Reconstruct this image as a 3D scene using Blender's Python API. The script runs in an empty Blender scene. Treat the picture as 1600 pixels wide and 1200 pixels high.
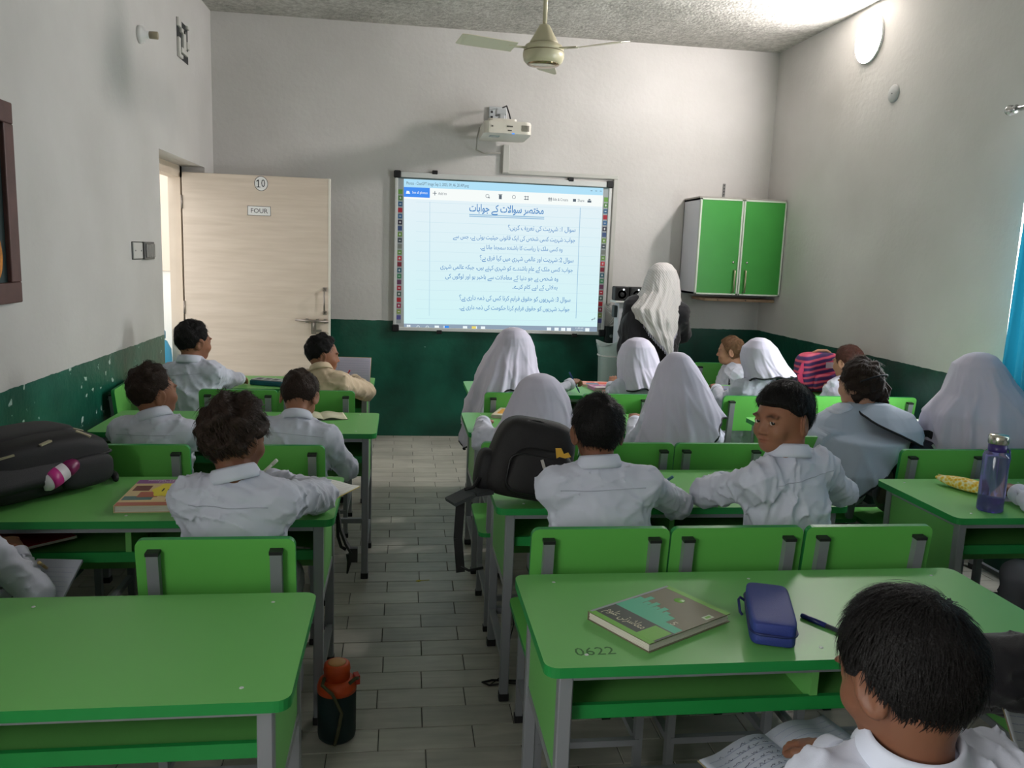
import bpy, bmesh, math, random
import numpy as np
from mathutils import Vector, Matrix, Euler
random.seed(7)
PI = math.pi
SC = bpy.context.scene
COL = SC.collection

# ---------------------------------------------------------------- camera
HC = 1.6
FPX, YAW, PITCH, ROLL = 1271.11, 0.137761515, 0.158278565, 0.0373984381
cam = bpy.data.cameras.new('camera'); cam.sensor_fit = 'HORIZONTAL'; cam.sensor_width = 36.0
cam.lens = FPX / 1600 * 36.0; cam.clip_start = 0.03; cam.clip_end = 80
cam_ob = bpy.data.objects.new('camera', cam); COL.objects.link(cam_ob)
_f = Vector((math.sin(YAW) * math.cos(PITCH), math.cos(YAW) * math.cos(PITCH), -math.sin(PITCH)))
_r0 = Vector((math.cos(YAW), -math.sin(YAW), 0)); _u0 = _r0.cross(_f)
_r = _r0 * math.cos(ROLL) + _u0 * math.sin(ROLL); _u = -_r0 * math.sin(ROLL) + _u0 * math.cos(ROLL)
cam_ob.matrix_world = Matrix(((_r.x, _u.x, -_f.x, 0), (_r.y, _u.y, -_f.y, 0), (_r.z, _u.z, -_f.z, HC), (0, 0, 0, 1)))
SC.camera = cam_ob

# ---------------------------------------------------------------- colour management and light
SC.view_settings.view_transform = 'Standard'
SC.view_settings.look = 'None'
SC.view_settings.gamma = 1.0
SC.view_settings.use_curve_mapping = False
SC.view_settings.exposure = 0.45
W = bpy.data.worlds.new('daylight'); SC.world = W; W.use_nodes = True
W.node_tree.nodes['Background'].inputs[0].default_value = (1.0, 0.98, 0.96, 1)
W.node_tree.nodes['Background'].inputs[1].default_value = 2.0

LAMP_E = 190.0          # radiance of the round wall lamp
WIN_L = 22.0           # radiance of the daylight at the side window
FILL_B = 42.0           # fill light at an added, unseen window at the rear of the left wall
SCREEN = 0.76

def area(name, loc, direction, sx, sy, power, color):
    l = bpy.data.lights.new(name, 'AREA'); l.shape = 'RECTANGLE'; l.size = sx; l.size_y = sy
    l.energy = power; l.color = color
    o = bpy.data.objects.new(name, l); COL.objects.link(o)
    o.location = loc; o.rotation_euler = Vector(direction).to_track_quat('-Z', 'Y').to_euler()
    return o

# ---------------------------------------------------------------- helpers: colour and materials
def lin(c):
    return tuple(((v / 255) / 12.92 if v / 255 <= 0.04045 else ((v / 255 + 0.055) / 1.055) ** 2.4) for v in c)
MATS = {}
def nodes(m): return m.node_tree.nodes, m.node_tree.links
def mat(name, rgb, rough=0.5, metal=0.0, bump=0.0, bscale=60.0, var=0.0, vscale=6.0, spec=0.5, sheen=0.0, trans=0.0, emit=None, coat=0.0, ior=1.45, subsurf=0.0):
    if name in MATS: return MATS[name]
    m = bpy.data.materials.new(name); m.use_nodes = True
    N, L = nodes(m); b = N['Principled BSDF']
    c = lin(rgb)
    b.inputs['Base Color'].default_value = (*c, 1); b.inputs['Roughness'].default_value = rough
    b.inputs['Metallic'].default_value = metal; b.inputs['Specular IOR Level'].default_value = spec
    b.inputs['IOR'].default_value = ior
    if sheen: b.inputs['Sheen Weight'].default_value = sheen
    if trans: b.inputs['Transmission Weight'].default_value = trans
    if coat: b.inputs['Coat Weight'].default_value = coat
    if subsurf:
        b.inputs['Subsurface Weight'].default_value = subsurf; b.inputs['Subsurface Scale'].default_value = 0.01
    if emit is not None:
        b.inputs['Emission Color'].default_value = (*c, 1); b.inputs['Emission Strength'].default_value = emit
    tc = N.new('ShaderNodeTexCoord')
    if var:
        n = N.new('ShaderNodeTexNoise'); n.inputs['Scale'].default_value = vscale; n.inputs['Detail'].default_value = 5
        L.new(tc.outputs['Object'], n.inputs['Vector'])
        r = N.new('ShaderNodeValToRGB'); r.color_ramp.elements[0].position = 0.3; r.color_ramp.elements[1].position = 0.7
        r.color_ramp.elements[0].color = (*[v * (1 - var) for v in c], 1); r.color_ramp.elements[1].color = (*[min(1, v * (1 + var)) for v in c], 1)
        L.new(n.outputs['Fac'], r.inputs['Fac']); L.new(r.outputs['Color'], b.inputs['Base Color'])
    if bump:
        n = N.new('ShaderNodeTexNoise'); n.inputs['Scale'].default_value = bscale; n.inputs['Detail'].default_value = 4
        L.new(tc.outputs['Object'], n.inputs['Vector'])
        bp = N.new('ShaderNodeBump'); bp.inputs['Strength'].default_value = bump; bp.inputs['Distance'].default_value = 0.01
        L.new(n.outputs['Fac'], bp.inputs['Height']); L.new(bp.outputs['Normal'], b.inputs['Normal'])
    MATS[name] = m
    return m
def emis(name, rgb, strength=1.0):
    if name in MATS: return MATS[name]
    m = bpy.data.materials.new(name); m.use_nodes = True
    N, L = nodes(m); N.clear()
    e = N.new('ShaderNodeEmission'); e.inputs[0].default_value = (*lin(rgb), 1); e.inputs[1].default_value = strength
    o = N.new('ShaderNodeOutputMaterial'); L.new(e.outputs[0], o.inputs[0])
    MATS[name] = m
    return m

# ---------------------------------------------------------------- helpers: objects
def link(name, me, m=None, parent=None, smooth=False):
    o = bpy.data.objects.new(name, me); COL.objects.link(o)
    if m is not None:
        for k in (m if isinstance(m, (list, tuple)) else [m]): me.materials.append(k)
    if smooth and len(me.polygons): me.polygons.foreach_set('use_smooth', [True] * len(me.polygons))
    if parent is not None: o.parent = parent
    return o
def tag(o, label=None, cat=None, group=None, kind=None):
    if label: o['label'] = label
    if cat: o['category'] = cat
    if group: o['group'] = group
    if kind: o['kind'] = kind
    return o
def empty(name, loc=(0, 0, 0), rz=0.0, label=None, cat=None, group=None):
    o = bpy.data.objects.new(name, None); COL.objects.link(o); o.location = loc; o.rotation_euler = (0, 0, rz)
    o.empty_display_size = 0.1
    return tag(o, label, cat, group)
def base_name(n):
    return n[:-4] if len(n) > 4 and n[-4] == '.' and n[-3:].isdigit() else n
def copy_tree(o, loc=None, rz=None, label=None, parent=None):
    c = o.copy(); c.name = base_name(o.name); COL.objects.link(c)
    if parent is not None:
        mpi = o.matrix_parent_inverse.copy(); c.parent = parent; c.matrix_parent_inverse = mpi
    for ch in list(o.children): copy_tree(ch, parent=c)
    if loc is not None: c.location = loc
    if rz is not None: c.rotation_euler = (0, 0, rz)
    if label: c['label'] = label
    return c

class MB:
    """collects shapes in one mesh"""
    def __init__(s): s.v = []; s.f = []; s.mi = []; s.sm = []
    def add(s, v, f, mi=0, M=None, smooth=False):
        n = len(s.v)
        if M is not None: v = [M @ Vector(p) for p in v]
        s.v += [tuple(p) for p in v]; s.f += [tuple(i + n for i in q) for q in f]
        s.mi += [mi] * len(f); s.sm += [smooth] * len(f)
        return s
    def box(s, lo, hi, mi=0, M=None):
        x0, y0, z0 = lo; x1, y1, z1 = hi
        return s.add([(x0, y0, z0), (x1, y0, z0), (x1, y1, z0), (x0, y1, z0), (x0, y0, z1), (x1, y0, z1), (x1, y1, z1), (x0, y1, z1)],
                     [(0, 3, 2, 1), (4, 5, 6, 7), (0, 1, 5, 4), (1, 2, 6, 5), (2, 3, 7, 6), (3, 0, 4, 7)], mi, M)
    def cbox(s, c, d, mi=0, M=None):
        return s.box([c[i] - d[i] / 2 for i in range(3)], [c[i] + d[i] / 2 for i in range(3)], mi, M)
    def bevbox(s, lo, hi, b=0.004, mi=0, M=None, seg=2, smooth=False):
        bm = bmesh.new(); bmesh.ops.create_cube(bm, size=1)
        for v in bm.verts:
            v.co = Vector([lo[i] + (v.co[i] + .5) * (hi[i] - lo[i]) for i in range(3)])
        bmesh.ops.bevel(bm, geom=list(bm.edges), offset=b, segments=seg, profile=0.5, affect='EDGES')
        bm.verts.index_update()
        s.add([v.co.copy() for v in bm.verts], [[v.index for v in f.verts] for f in bm.faces], mi, M, smooth)
        bm.free(); return s
    def bar(s, a, b, w, h=None, mi=0, up=(0, 0, 1)):
        a = Vector(a); b = Vector(b); h = h or w; d = (b - a).normalized(); u = Vector(up)
        if abs(d.dot(u)) > 0.98: u = Vector((0, 1, 0))
        r = d.cross(u).normalized(); u = r.cross(d)
        P = []
        for p in (a, b):
            for sx, sy in ((-1, -1), (1, -1), (1, 1), (-1, 1)): P.append(p + r * sx * w / 2 + u * sy * h / 2)
        return s.add(P, [(0, 1, 2, 3), (7, 6, 5, 4), (0, 4, 5, 1), (1, 5, 6, 2), (2, 6, 7, 3), (3, 7, 4, 0)], mi)
    def tube(s, pts, r, n=8, mi=0, closed=False, caps=True, smooth=True):
        pts = [Vector(p) for p in pts]; m = len(pts); rr = r if isinstance(r, (list, tuple)) else [r] * m
        V = []; t0 = (pts[1] - pts[0]).normalized(); u = t0.orthogonal().normalized()
        for i, p in enumerate(pts):
            a = pts[(i - 1) % m] if closed else pts[max(i - 1, 0)]; b = pts[(i + 1) % m] if closed else pts[min(i + 1, m - 1)]
            t = (b - a).normalized(); u = (u - t * u.dot(t)); u = u.normalized() if u.length > 1e-6 else t.orthogonal().normalized()
            w = t.cross(u)
            for k in range(n):
                an = 2 * PI * k / n; V.append(p + (u * math.cos(an) + w * math.sin(an)) * rr[i])
        F = []
        for i in range(m if closed else m - 1):
            j = (i + 1) % m
            for k in range(n): F.append((i * n + k, i * n + (k + 1) % n, j * n + (k + 1) % n, j * n + k))
        if caps and not closed: F += [tuple(range(n))[::-1], tuple((m - 1) * n + k for k in range(n))]
        return s.add(V, F, mi, None, smooth)
    def lathe(s, prof, n=24, mi=0, M=None, smooth=True):
        V = []; F = []
        for r, z in prof:
            for k in range(n): V.append((r * math.cos(2 * PI * k / n), r * math.sin(2 * PI * k / n), z))
        for i in range(len(prof) - 1):
            for k in range(n): F.append((i * n + k, i * n + (k + 1) % n, (i + 1) * n + (k + 1) % n, (i + 1) * n + k))
        F += [tuple(range(n))[::-1], tuple((len(prof) - 1) * n + k for k in range(n))]
        return s.add(V, F, mi, M, smooth)
    def prism(s, poly, z0, z1, mi=0, M=None, side=None, smooth=False):
        n = len(poly); V = [(x, y, z0) for x, y in poly] + [(x, y, z1) for x, y in poly]
        s.add(V, [tuple(range(n))[::-1], tuple(range(n, 2 * n))], mi, M)
        return s.add(V, [(k, (k + 1) % n, n + (k + 1) % n, n + k) for k in range(n)], mi if side is None else side, M, smooth)
    def mesh(s, name):
        me = bpy.data.meshes.new(name); me.from_pydata(s.v, [], s.f); me.update()
        me.polygons.foreach_set('material_index', s.mi); me.polygons.foreach_set('use_smooth', s.sm)
        return me
    def build(s, name, m, parent=None):
        return link(name, s.mesh(name), m, parent)
def rrect(x0, y0, x1, y1, r, n=5):
    P = []
    for cx, cy, a in ((x1 - r, y0 + r, -90), (x1 - r, y1 - r, 0), (x0 + r, y1 - r, 90), (x0 + r, y0 + r, 180)):
        for k in range(n + 1):
            t = math.radians(a + 90 * k / n); P.append((cx + r * math.cos(t), cy + r * math.sin(t)))
    return P
RX = lambda a: Matrix.Rotation(a, 4, 'X')
RY = lambda a: Matrix.Rotation(a, 4, 'Y')
RZ = lambda a: Matrix.Rotation(a, 4, 'Z')
T = lambda *p: Matrix.Translation(Vector(p))

# ---------------------------------------------------------------- lettering (flat print)
_AR = {'ا': (0xFE8D, 2), 'آ': (0xFE81, 2), 'ب': (0xFE8F, 4), 'پ': (0xFB56, 4), 'ت': (0xFE95, 4), 'ٹ': (0xFB66, 4), 'ث': (0xFE99, 4), 'ج': (0xFE9D, 4), 'چ': (0xFB7A, 4),
       'ح': (0xFEA1, 4), 'خ': (0xFEA5, 4), 'د': (0xFEA9, 2), 'ڈ': (0xFB88, 2), 'ذ': (0xFEAB, 2), 'ر': (0xFEAD, 2), 'ز': (0xFEAF, 2), 'س': (0xFEB1, 4), 'ش': (0xFEB5, 4),
       'ص': (0xFEB9, 4), 'ض': (0xFEBD, 4), 'ط': (0xFEC1, 4), 'ظ': (0xFEC5, 4), 'ع': (0xFEC9, 4), 'غ': (0xFECD, 4), 'ف': (0xFED1, 4), 'ق': (0xFED5, 4), 'ک': (0xFB8E, 4),
       'گ': (0xFB92, 4), 'ل': (0xFEDD, 4), 'م': (0xFEE1, 4), 'ن': (0xFEE5, 4), 'ں': (0xFB9E, 2), 'و': (0xFEED, 2), 'ہ': (0xFBA6, 4), 'ھ': (0xFBAA, 4), 'ی': (0xFBFC, 4),
       'ے': (0xFBAE, 2), 'ئ': (0xFE89, 4)}
def urdu(t):
    out = []; n = len(t); i = 0
    def joins_next(c): return c in _AR and _AR[c][1] == 4
    prev = False
    while i < n:
        c = t[i]
        if c in _AR:
            base, forms = _AR[c]
            if c == 'ل' and i + 1 < n and t[i + 1] == 'ا':
                out.append(chr(0xFEFC if prev else 0xFEFB)); prev = False; i += 2; continue
            nxt = i + 1 < n and t[i + 1] in _AR and forms == 4
            k = (3 if nxt else 1) if prev else (2 if nxt else 0)
            out.append(chr(base + k)); prev = nxt
        else:
            out.append(c); prev = False
        i += 1
    return ''.join(out[::-1])
TXT = {}
def text_mesh(s, size=1.0, align='LEFT', bold=0.0):
    c = bpy.data.curves.new('lettering', 'FONT'); c.body = s; c.size = size; c.align_x = align; c.align_y = 'CENTER'; c.resolution_u = 2; c.offset = bold
    o = bpy.data.objects.new('lettering_tmp', c); COL.objects.link(o)
    bpy.context.view_layer.update()
    me = bpy.data.meshes.new_from_object(o.evaluated_get(bpy.context.evaluated_depsgraph_get()))
    bpy.data.objects.remove(o); bpy.data.curves.remove(c)
    return me
def text_into(mb, s, size, M, mi=0, align='LEFT', width=None, bold=0.0):
    me = text_mesh(s, size, align, bold)
    xs = [v.co.x for v in me.vertices]
    if width and xs:
        k = width / max(1e-6, max(xs) - min(xs)); S = Matrix.Diagonal((k, 1, 1, 1)); M = M @ S
    mb.add([v.co.copy() for v in me.vertices], [tuple(p.vertices) for p in me.polygons], mi, M)
    bpy.data.meshes.remove(me)
# plane facing -Y (towards the room) with x to the right and z up
FACE = RX(PI / 2)

# ================================================================ THE ROOM
XL, XR, YB, YF, ZC = -1.52, 3.19, -1.6, 7.0, 3.39
DADO = 1.003

def ramp(N, pos):
    r = N.new('ShaderNodeValToRGB'); e = r.color_ramp.elements
    e[0].position, e[1].position = pos[0][0], pos[1][0]
    e[0].color, e[1].color = (*pos[0][1], 1), (*pos[1][1], 1)
    for p, c in pos[2:]:
        k = e.new(p); k.color = (*c, 1)
    return r
def wall_mat(name, chips, lift=1.0):
    m = bpy.data.materials.new(name); m.use_nodes = True
    N, L = nodes(m); b = N['Principled BSDF']
    g = N.new('ShaderNodeNewGeometry'); sep = N.new('ShaderNodeSeparateXYZ'); L.new(g.outputs['Position'], sep.inputs[0])
    nz = N.new('ShaderNodeTexNoise'); nz.inputs['Scale'].default_value = 14; L.new(g.outputs['Position'], nz.inputs['Vector'])
    ad = N.new('ShaderNodeMath'); ad.operation = 'MULTIPLY_ADD'; ad.inputs[1].default_value = 0.012; L.new(nz.outputs['Fac'], ad.inputs[0]); L.new(sep.outputs['Z'], ad.inputs[2])
    gt = N.new('ShaderNodeMath'); gt.operation = 'GREATER_THAN'; gt.inputs[1].default_value = DADO + 0.006; L.new(ad.outputs[0], gt.inputs[0])
    # plaster white with faint mottling
    n1 = N.new('ShaderNodeTexNoise'); n1.inputs['Scale'].default_value = 1.3; n1.inputs['Detail'].default_value = 8; L.new(g.outputs['Position'], n1.inputs['Vector'])
    r1 = ramp(N, [(0.3, lin((190, 188, 184))), (0.7, lin((205, 203, 200)))]); L.new(n1.outputs['Fac'], r1.inputs['Fac'])
    # small marks on the white paint
    n4 = N.new('ShaderNodeTexNoise'); n4.inputs['Scale'].default_value = 9; n4.inputs['Detail'].default_value = 10; n4.inputs['Roughness'].default_value = 0.7
    L.new(g.outputs['Position'], n4.inputs['Vector'])
    r4 = ramp(N, [(0.735, (0, 0, 0)), (0.76, (1, 1, 1))]); L.new(n4.outputs['Fac'], r4.inputs['Fac'])
    mk = N.new('ShaderNodeMixRGB'); mk.inputs[2].default_value = (*lin((120, 118, 108)), 1); L.new(r4.outputs['Color'], mk.inputs[0]); L.new(r1.outputs['Color'], mk.inputs[1])
    # dado paint, scuffed; lift brightens its colour as if better lit
    n2 = N.new('ShaderNodeTexNoise'); n2.inputs['Scale'].default_value = 3.5; n2.inputs['Detail'].default_value = 7; L.new(g.outputs['Position'], n2.inputs['Vector'])
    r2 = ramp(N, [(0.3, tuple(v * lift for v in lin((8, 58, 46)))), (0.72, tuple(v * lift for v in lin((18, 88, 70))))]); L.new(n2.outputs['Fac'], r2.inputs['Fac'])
    n3 = N.new('ShaderNodeTexNoise'); n3.inputs['Scale'].default_value = 17; n3.inputs['Detail'].default_value = 6; L.new(g.outputs['Position'], n3.inputs['Vector'])
    r3 = ramp(N, [(chips, (0, 0, 0)), (chips + 0.01, (1, 1, 1))]); L.new(n3.outputs['Fac'], r3.inputs['Fac'])
    ch = N.new('ShaderNodeMixRGB'); ch.inputs[2].default_value = (*lin((180, 205, 195)), 1); L.new(r3.outputs['Color'], ch.inputs[0]); L.new(r2.outputs['Color'], ch.inputs[1])
    mx = N.new('ShaderNodeMixRGB'); L.new(gt.outputs[0], mx.inputs[0]); L.new(ch.outputs['Color'], mx.inputs[1]); L.new(mk.outputs['Color'], mx.inputs[2])
    L.new(mx.outputs['Color'], b.inputs['Base Color'])
    rr = N.new('ShaderNodeMath'); rr.operation = 'MULTIPLY_ADD'; rr.inputs[1].default_value = 0.35; rr.inputs[2].default_value = 0.34; L.new(gt.outputs[0], rr.inputs[0]); L.new(rr.outputs[0], b.inputs['Roughness'])
    bp = N.new('ShaderNodeBump'); bp.inputs['Strength'].default_value = 0.25; bp.inputs['Distance'].default_value = 0.01
    nb = N.new('ShaderNodeTexNoise'); nb.inputs['Scale'].default_value = 26; nb.inputs['Detail'].default_value = 6; L.new(g.outputs['Position'], nb.inputs['Vector'])
    L.new(nb.outputs['Fac'], bp.inputs['Height']); L.new(bp.outputs['Normal'], b.inputs['Normal'])
    return m
M_wall = wall_mat('painted_wall', 0.74)
M_wall_left = wall_mat('painted_wall_scuffed', 0.655, 1.35)  # same paint, more chips; the stronger light is painted into the dado
M_white = mat('white_metal', (222, 222, 220), 0.4)
M_dark = mat('black_plastic', (22, 22, 24), 0.45)
M_grey = mat('grey_paint', (138, 142, 146), 0.42, 0.25)

def structure(o): o['kind'] = 'structure'; return o

# floor: slab of grout with plank tiles on it
m = bpy.data.materials.new('plank_tile'); m.use_nodes = True
N, L = nodes(m); b = N['Principled BSDF']
g = N.new('ShaderNodeNewGeometry')
oi = N.new('ShaderNodeObjectInfo')
mp = N.new('ShaderNodeMapping'); mp.inputs['Scale'].default_value = (2.2, 16, 1); L.new(g.outputs['Position'], mp.inputs[0])
n1 = N.new('ShaderNodeTexNoise'); n1.inputs['Scale'].default_value = 2.0; n1.inputs['Detail'].default_value = 9; n1.inputs['Distortion'].default_value = 0.6; L.new(mp.outputs[0], n1.inputs['Vector'])
r1 = ramp(N, [(0.2, lin((172, 168, 158))), (0.75, lin((202, 199, 188)))]); L.new(n1.outputs['Fac'], r1.inputs['Fac'])
n2 = N.new('ShaderNodeTexNoise'); n2.inputs['Scale'].default_value = 2.6; n2.inputs['Detail'].default_value = 8; L.new(g.outputs['Position'], n2.inputs['Vector'])
r2 = ramp(N, [(0.35, (0.72, 0.72, 0.72)), (0.62, (1, 1, 1))]); L.new(n2.outputs['Fac'], r2.inputs['Fac'])
mu = N.new('ShaderNodeMixRGB'); mu.blend_type = 'MULTIPLY'; mu.inputs[0].default_value = 1; L.new(r1.outputs['Color'], mu.inputs[1]); L.new(r2.outputs['Color'], mu.inputs[2])
r3 = ramp(N, [(0.0, (0.84, 0.84, 0.82)), (1.0, (1.06, 1.06, 1.06))]); L.new(g.outputs['Random Per Island'], r3.inputs['Fac'])
mu2 = N.new('ShaderNodeMixRGB'); mu2.blend_type = 'MULTIPLY'; mu2.inputs[0].default_value = 1; L.new(mu.outputs['Color'], mu2.inputs[1]); L.new(r3.outputs['Color'], mu2.inputs[2])
r4 = ramp(N, [(0.0, (0.88, 0.88, 0.87)), (1.0, (1.08, 1.08, 1.08))]); L.new(oi.outputs['Random'], r4.inputs['Fac'])
mu3 = N.new('ShaderNodeMixRGB'); mu3.blend_type = 'MULTIPLY'; mu3.inputs[0].default_value = 1; L.new(mu2.outputs['Color'], mu3.inputs[1]); L.new(r4.outputs['Color'], mu3.inputs[2])
L.new(mu3.outputs['Color'], b.inputs['Base Color']); b.inputs['Roughness'].default_value = 0.42
M_tile = m
M_grout = mat('grout', (84, 82, 76), 0.9)
fl = structure(MB().box((XL - 2.2, YB - 0.2, -0.12), (XR + 0.2, YF + 0.3, -0.004)).build('floor', M_grout))
TW, TD = 0.3155, 0.1247
tiles = []
nrow = int((YF - YB) / TD) + 1
for j in range(nrow):
    y0 = 3.31 + (j - int((3.31 - YB) / TD)) * TD
    x = -0.0561 + (0.5 * TW if (j % 2) else 0.0) + random.uniform(-0.012, 0.012); x -= math.ceil((x - XL) / TW) * TW
    while x < XR:
        a, c = max(x, XL), min(x + TW, XR); d0, d1 = max(y0, YB), min(y0 + TD, YF)
        if c - a > 0.02 and d1 - d0 > 0.02: tiles.append((a, d0, c, d1))
        x += TW
def tile_rank(t):
    cx, cy = (t[0] + t[2]) / 2, (t[1] + t[3]) / 2
    if cy < 1.7: return 99
    aisle = 0 if -0.5 < cx < 0.75 else 3.0
    return cy * 0.55 + aisle + abs(cx - 0.1) * 1.2
tiles.sort(key=tile_rank)
def tile_mesh(w, d):
    return MB().bevbox((-w / 2, -d / 2, -0.006), (w / 2, d / 2, 0.0), 0.0016, seg=1)
full = tile_mesh(TW - 0.003, TD - 0.003).mesh('tile'); full.materials.append(M_tile)
rest = MB(); k = 0
for (a, d0, c, d1) in tiles:
    z = random.uniform(-0.0008, 0.0004)
    whole = (c - a) > TW - 0.01 and (d1 - d0) > TD - 0.01
    if whole and k < 296:
        o = bpy.data.objects.new('tile', full); COL.objects.link(o); o.parent = fl; o.location = ((a + c) / 2, (d0 + d1) / 2, z); k += 1
    else:
        rest.box((a + 0.0015, d0 + 0.0015, -0.006), (c - 0.0015, d1 - 0.0015, z))
o = rest.build('floor_tiles', M_tile, fl); o['kind'] = 'stuff'

# ceiling: rough concrete with flaking paint
m = bpy.data.materials.new('rough_ceiling'); m.use_nodes = True
N, L = nodes(m); b = N['Principled BSDF']; g = N.new('ShaderNodeNewGeometry')
n1 = N.new('ShaderNodeTexNoise'); n1.inputs['Scale'].default_value = 24; n1.inputs['Detail'].default_value = 8; n1.inputs['Roughness'].default_value = 0.65; L.new(g.outputs['Position'], n1.inputs['Vector'])
r1 = ramp(N, [(0.30, lin((160, 158, 152))), (0.62, lin((208, 206, 200)))]); L.new(n1.outputs['Fac'], r1.inputs['Fac'])
n2 = N.new('ShaderNodeTexNoise'); n2.inputs['Scale'].default_value = 1.6; n2.inputs['Detail'].default_value = 9; L.new(g.outputs['Position'], n2.inputs['Vector'])
r2 = ramp(N, [(0.4, (0.78, 0.78, 0.77)), (0.6, (1, 1, 1))]); L.new(n2.outputs['Fac'], r2.inputs['Fac'])
mu = N.new('ShaderNodeMixRGB'); mu.blend_type = 'MULTIPLY'; mu.inputs[0].default_value = 1; L.new(r1.outputs['Color'], mu.inputs[1]); L.new(r2.outputs['Color'], mu.inputs[2])
L.new(mu.outputs['Color'], b.inputs['Base Color']); b.inputs['Roughness'].default_value = 0.9
v = N.new('ShaderNodeTexNoise'); v.inputs['Scale'].default_value = 48; v.inputs['Detail'].default_value = 5; L.new(g.outputs['Position'], v.inputs['Vector'])
bp = N.new('ShaderNodeBump'); bp.inputs['Strength'].default_value = 0.4; bp.inputs['Distance'].default_value = 0.02; L.new(v.outputs['Fac'], bp.inputs['Height']); L.new(bp.outputs['Normal'], b.inputs['Normal'])
structure(MB().box((XL - 0.26, YB - 0.2, ZC), (XR + 0.2, YF + 0.2, ZC + 0.15)).build('ceiling', m))

# walls
structure(MB().box((XL - 0.02, YF, -0.1), (XR + 0.2, YF + 0.2, ZC)).build('wall_front', M_wall))
DY0, DY1, DZ = 5.5, 6.70, 2.17
w = MB()
LW0, LW1 = -1.3, 0.5
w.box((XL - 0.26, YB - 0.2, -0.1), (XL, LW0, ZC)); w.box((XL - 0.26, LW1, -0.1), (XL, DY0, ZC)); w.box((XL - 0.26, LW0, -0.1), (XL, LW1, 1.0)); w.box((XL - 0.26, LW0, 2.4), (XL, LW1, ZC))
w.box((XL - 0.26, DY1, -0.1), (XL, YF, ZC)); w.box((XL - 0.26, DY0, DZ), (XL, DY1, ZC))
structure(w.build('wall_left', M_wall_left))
WY0, WY1, WZ0, WZ1 = 0.9, 3.93, 0.98, 2.36
w = MB()
w.box((XR, YB - 0.2, -0.1), (XR + 0.2, WY0, ZC)); w.box((XR, WY1, -0.1), (XR + 0.2, YF, ZC)); w.box((XR, WY0, -0.1), (XR + 0.2, WY1, WZ0)); w.box((XR, WY0, WZ1), (XR + 0.2, WY1, ZC))
structure(w.build('wall_right', M_wall))
w = MB()
w.box((XL, YB - 0.2, -0.1), (XR, YB, ZC))
structure(w.build('wall_back', M_wall))
M_glass = mat('window_glass', (240, 250, 250), 0.02, trans=1.0)
# side window: aluminium frame, three panes
wf = MB()
for y in (WY0, WY0 + 1.01, WY0 + 2.02, WY1): wf.cbox((XR + 0.1, min(max(y, WY0 + 0.02), WY1 - 0.02), (WZ0 + WZ1) / 2), (0.05, 0.04, WZ1 - WZ0))
for z in (WZ0 + 0.02, WZ1 - 0.02): wf.cbox((XR + 0.1, (WY0 + WY1) / 2, z), (0.05, WY1 - WY0, 0.04))
win = structure(wf.build('window_1', M_white))
for k in range(3): MB().box((XR + 0.112, WY0 + 0.03 + k * 1.01, WZ0 + 0.04), (XR + 0.116, WY0 + 0.98 + k * 1.01, WZ1 - 0.04)).build('pane', M_glass, win)
wf = MB()
for y in (LW0 + 0.02, (LW0 + LW1) / 2, LW1 - 0.02): wf.cbox((XL - 0.12, y, 1.7), (0.05, 0.04, 1.4))
for z in (1.02, 2.38): wf.cbox((XL - 0.12, (LW0 + LW1) / 2, z), (0.05, LW1 - LW0, 0.04))
win2 = structure(wf.build('window_2', M_white))  # unseen window, added as a source of fill light
for y0, y1 in ((LW0 + 0.04, -0.42), (-0.38, LW1 - 0.04)): MB().box((XL - 0.136, y0, 1.04), (XL - 0.132, y1, 2.36)).build('pane', M_glass, win2)
for ya, yb in ((WY0 + 0.04, 3.74), (3.745, WY1 - 0.03)):
    area('side_window_daylight', (XR + 0.06, (ya + yb) / 2, (WZ0 + WZ1) / 2), (-1, 0.0, -0.02), yb - ya, WZ1 - WZ0 - 0.1, WIN_L * PI * (yb - ya) * (WZ1 - WZ0 - 0.1) * (2.4 if ya > 3 else 1.0), (0.98, 0.99, 1.0))
area('rear_window_daylight', (XL - 0.08, (LW0 + LW1) / 2, 1.7), (1, 0.15, -0.1), LW1 - LW0 - 0.1, 1.3, FILL_B, (1.0, 0.975, 0.96))  # added lamp that lifts the right wall and near left chairs

# doorway: jambs, soffit frame, open leaf
M_frame = mat('door_frame_cream', (212, 198, 180), 0.6, var=0.05)
f = MB(); f.box((XL - 0.26, DY1 - 0.055, 0), (XL - 0.17, DY1, DZ)); f.box((XL - 0.26, DY0, 0), (XL - 0.19, DY0 + 0.05, DZ)); f.box((XL - 0.26, DY0, DZ - 0.085), (XL - 0.17, DY1, DZ))
structure(f.build('trim_1', M_frame))
m = bpy.data.materials.new('cream_wood'); m.use_nodes = True
N, L = nodes(m); b = N['Principled BSDF']; g = N.new('ShaderNodeNewGeometry')
mp = N.new('ShaderNodeMapping'); mp.inputs['Scale'].default_value = (1.2, 1.2, 14); L.new(g.outputs['Position'], mp.inputs[0])
n1 = N.new('ShaderNodeTexNoise'); n1.inputs['Scale'].default_value = 2.2; n1.inputs['Detail'].default_value = 7; L.new(mp.outputs[0], n1.inputs['Vector'])
r1 = ramp(N, [(0.3, lin((205, 190, 173))), (0.72, lin((219, 205, 189)))]); L.new(n1.outputs['Fac'], r1.inputs['Fac']); L.new(r1.outputs['Color'], b.inputs['Base Color']); b.inputs['Roughness'].default_value = 0.5
M_door = m
LX0, LX1, LY, LZ = -1.665, -0.566, 6.60, 2.122
door = structure(MB().bevbox((LX0, LY, 0.012), (LX1, LY + 0.04, LZ), 0.003, seg=1).build('door_1', M_door))
MB().box((LX1 - 0.012, LY - 0.002, 0.02), (LX1 + 0.003, LY + 0.042, LZ)).build('edge_strip', mat('ivory_edge', (226, 222, 210), 0.5), door)
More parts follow.
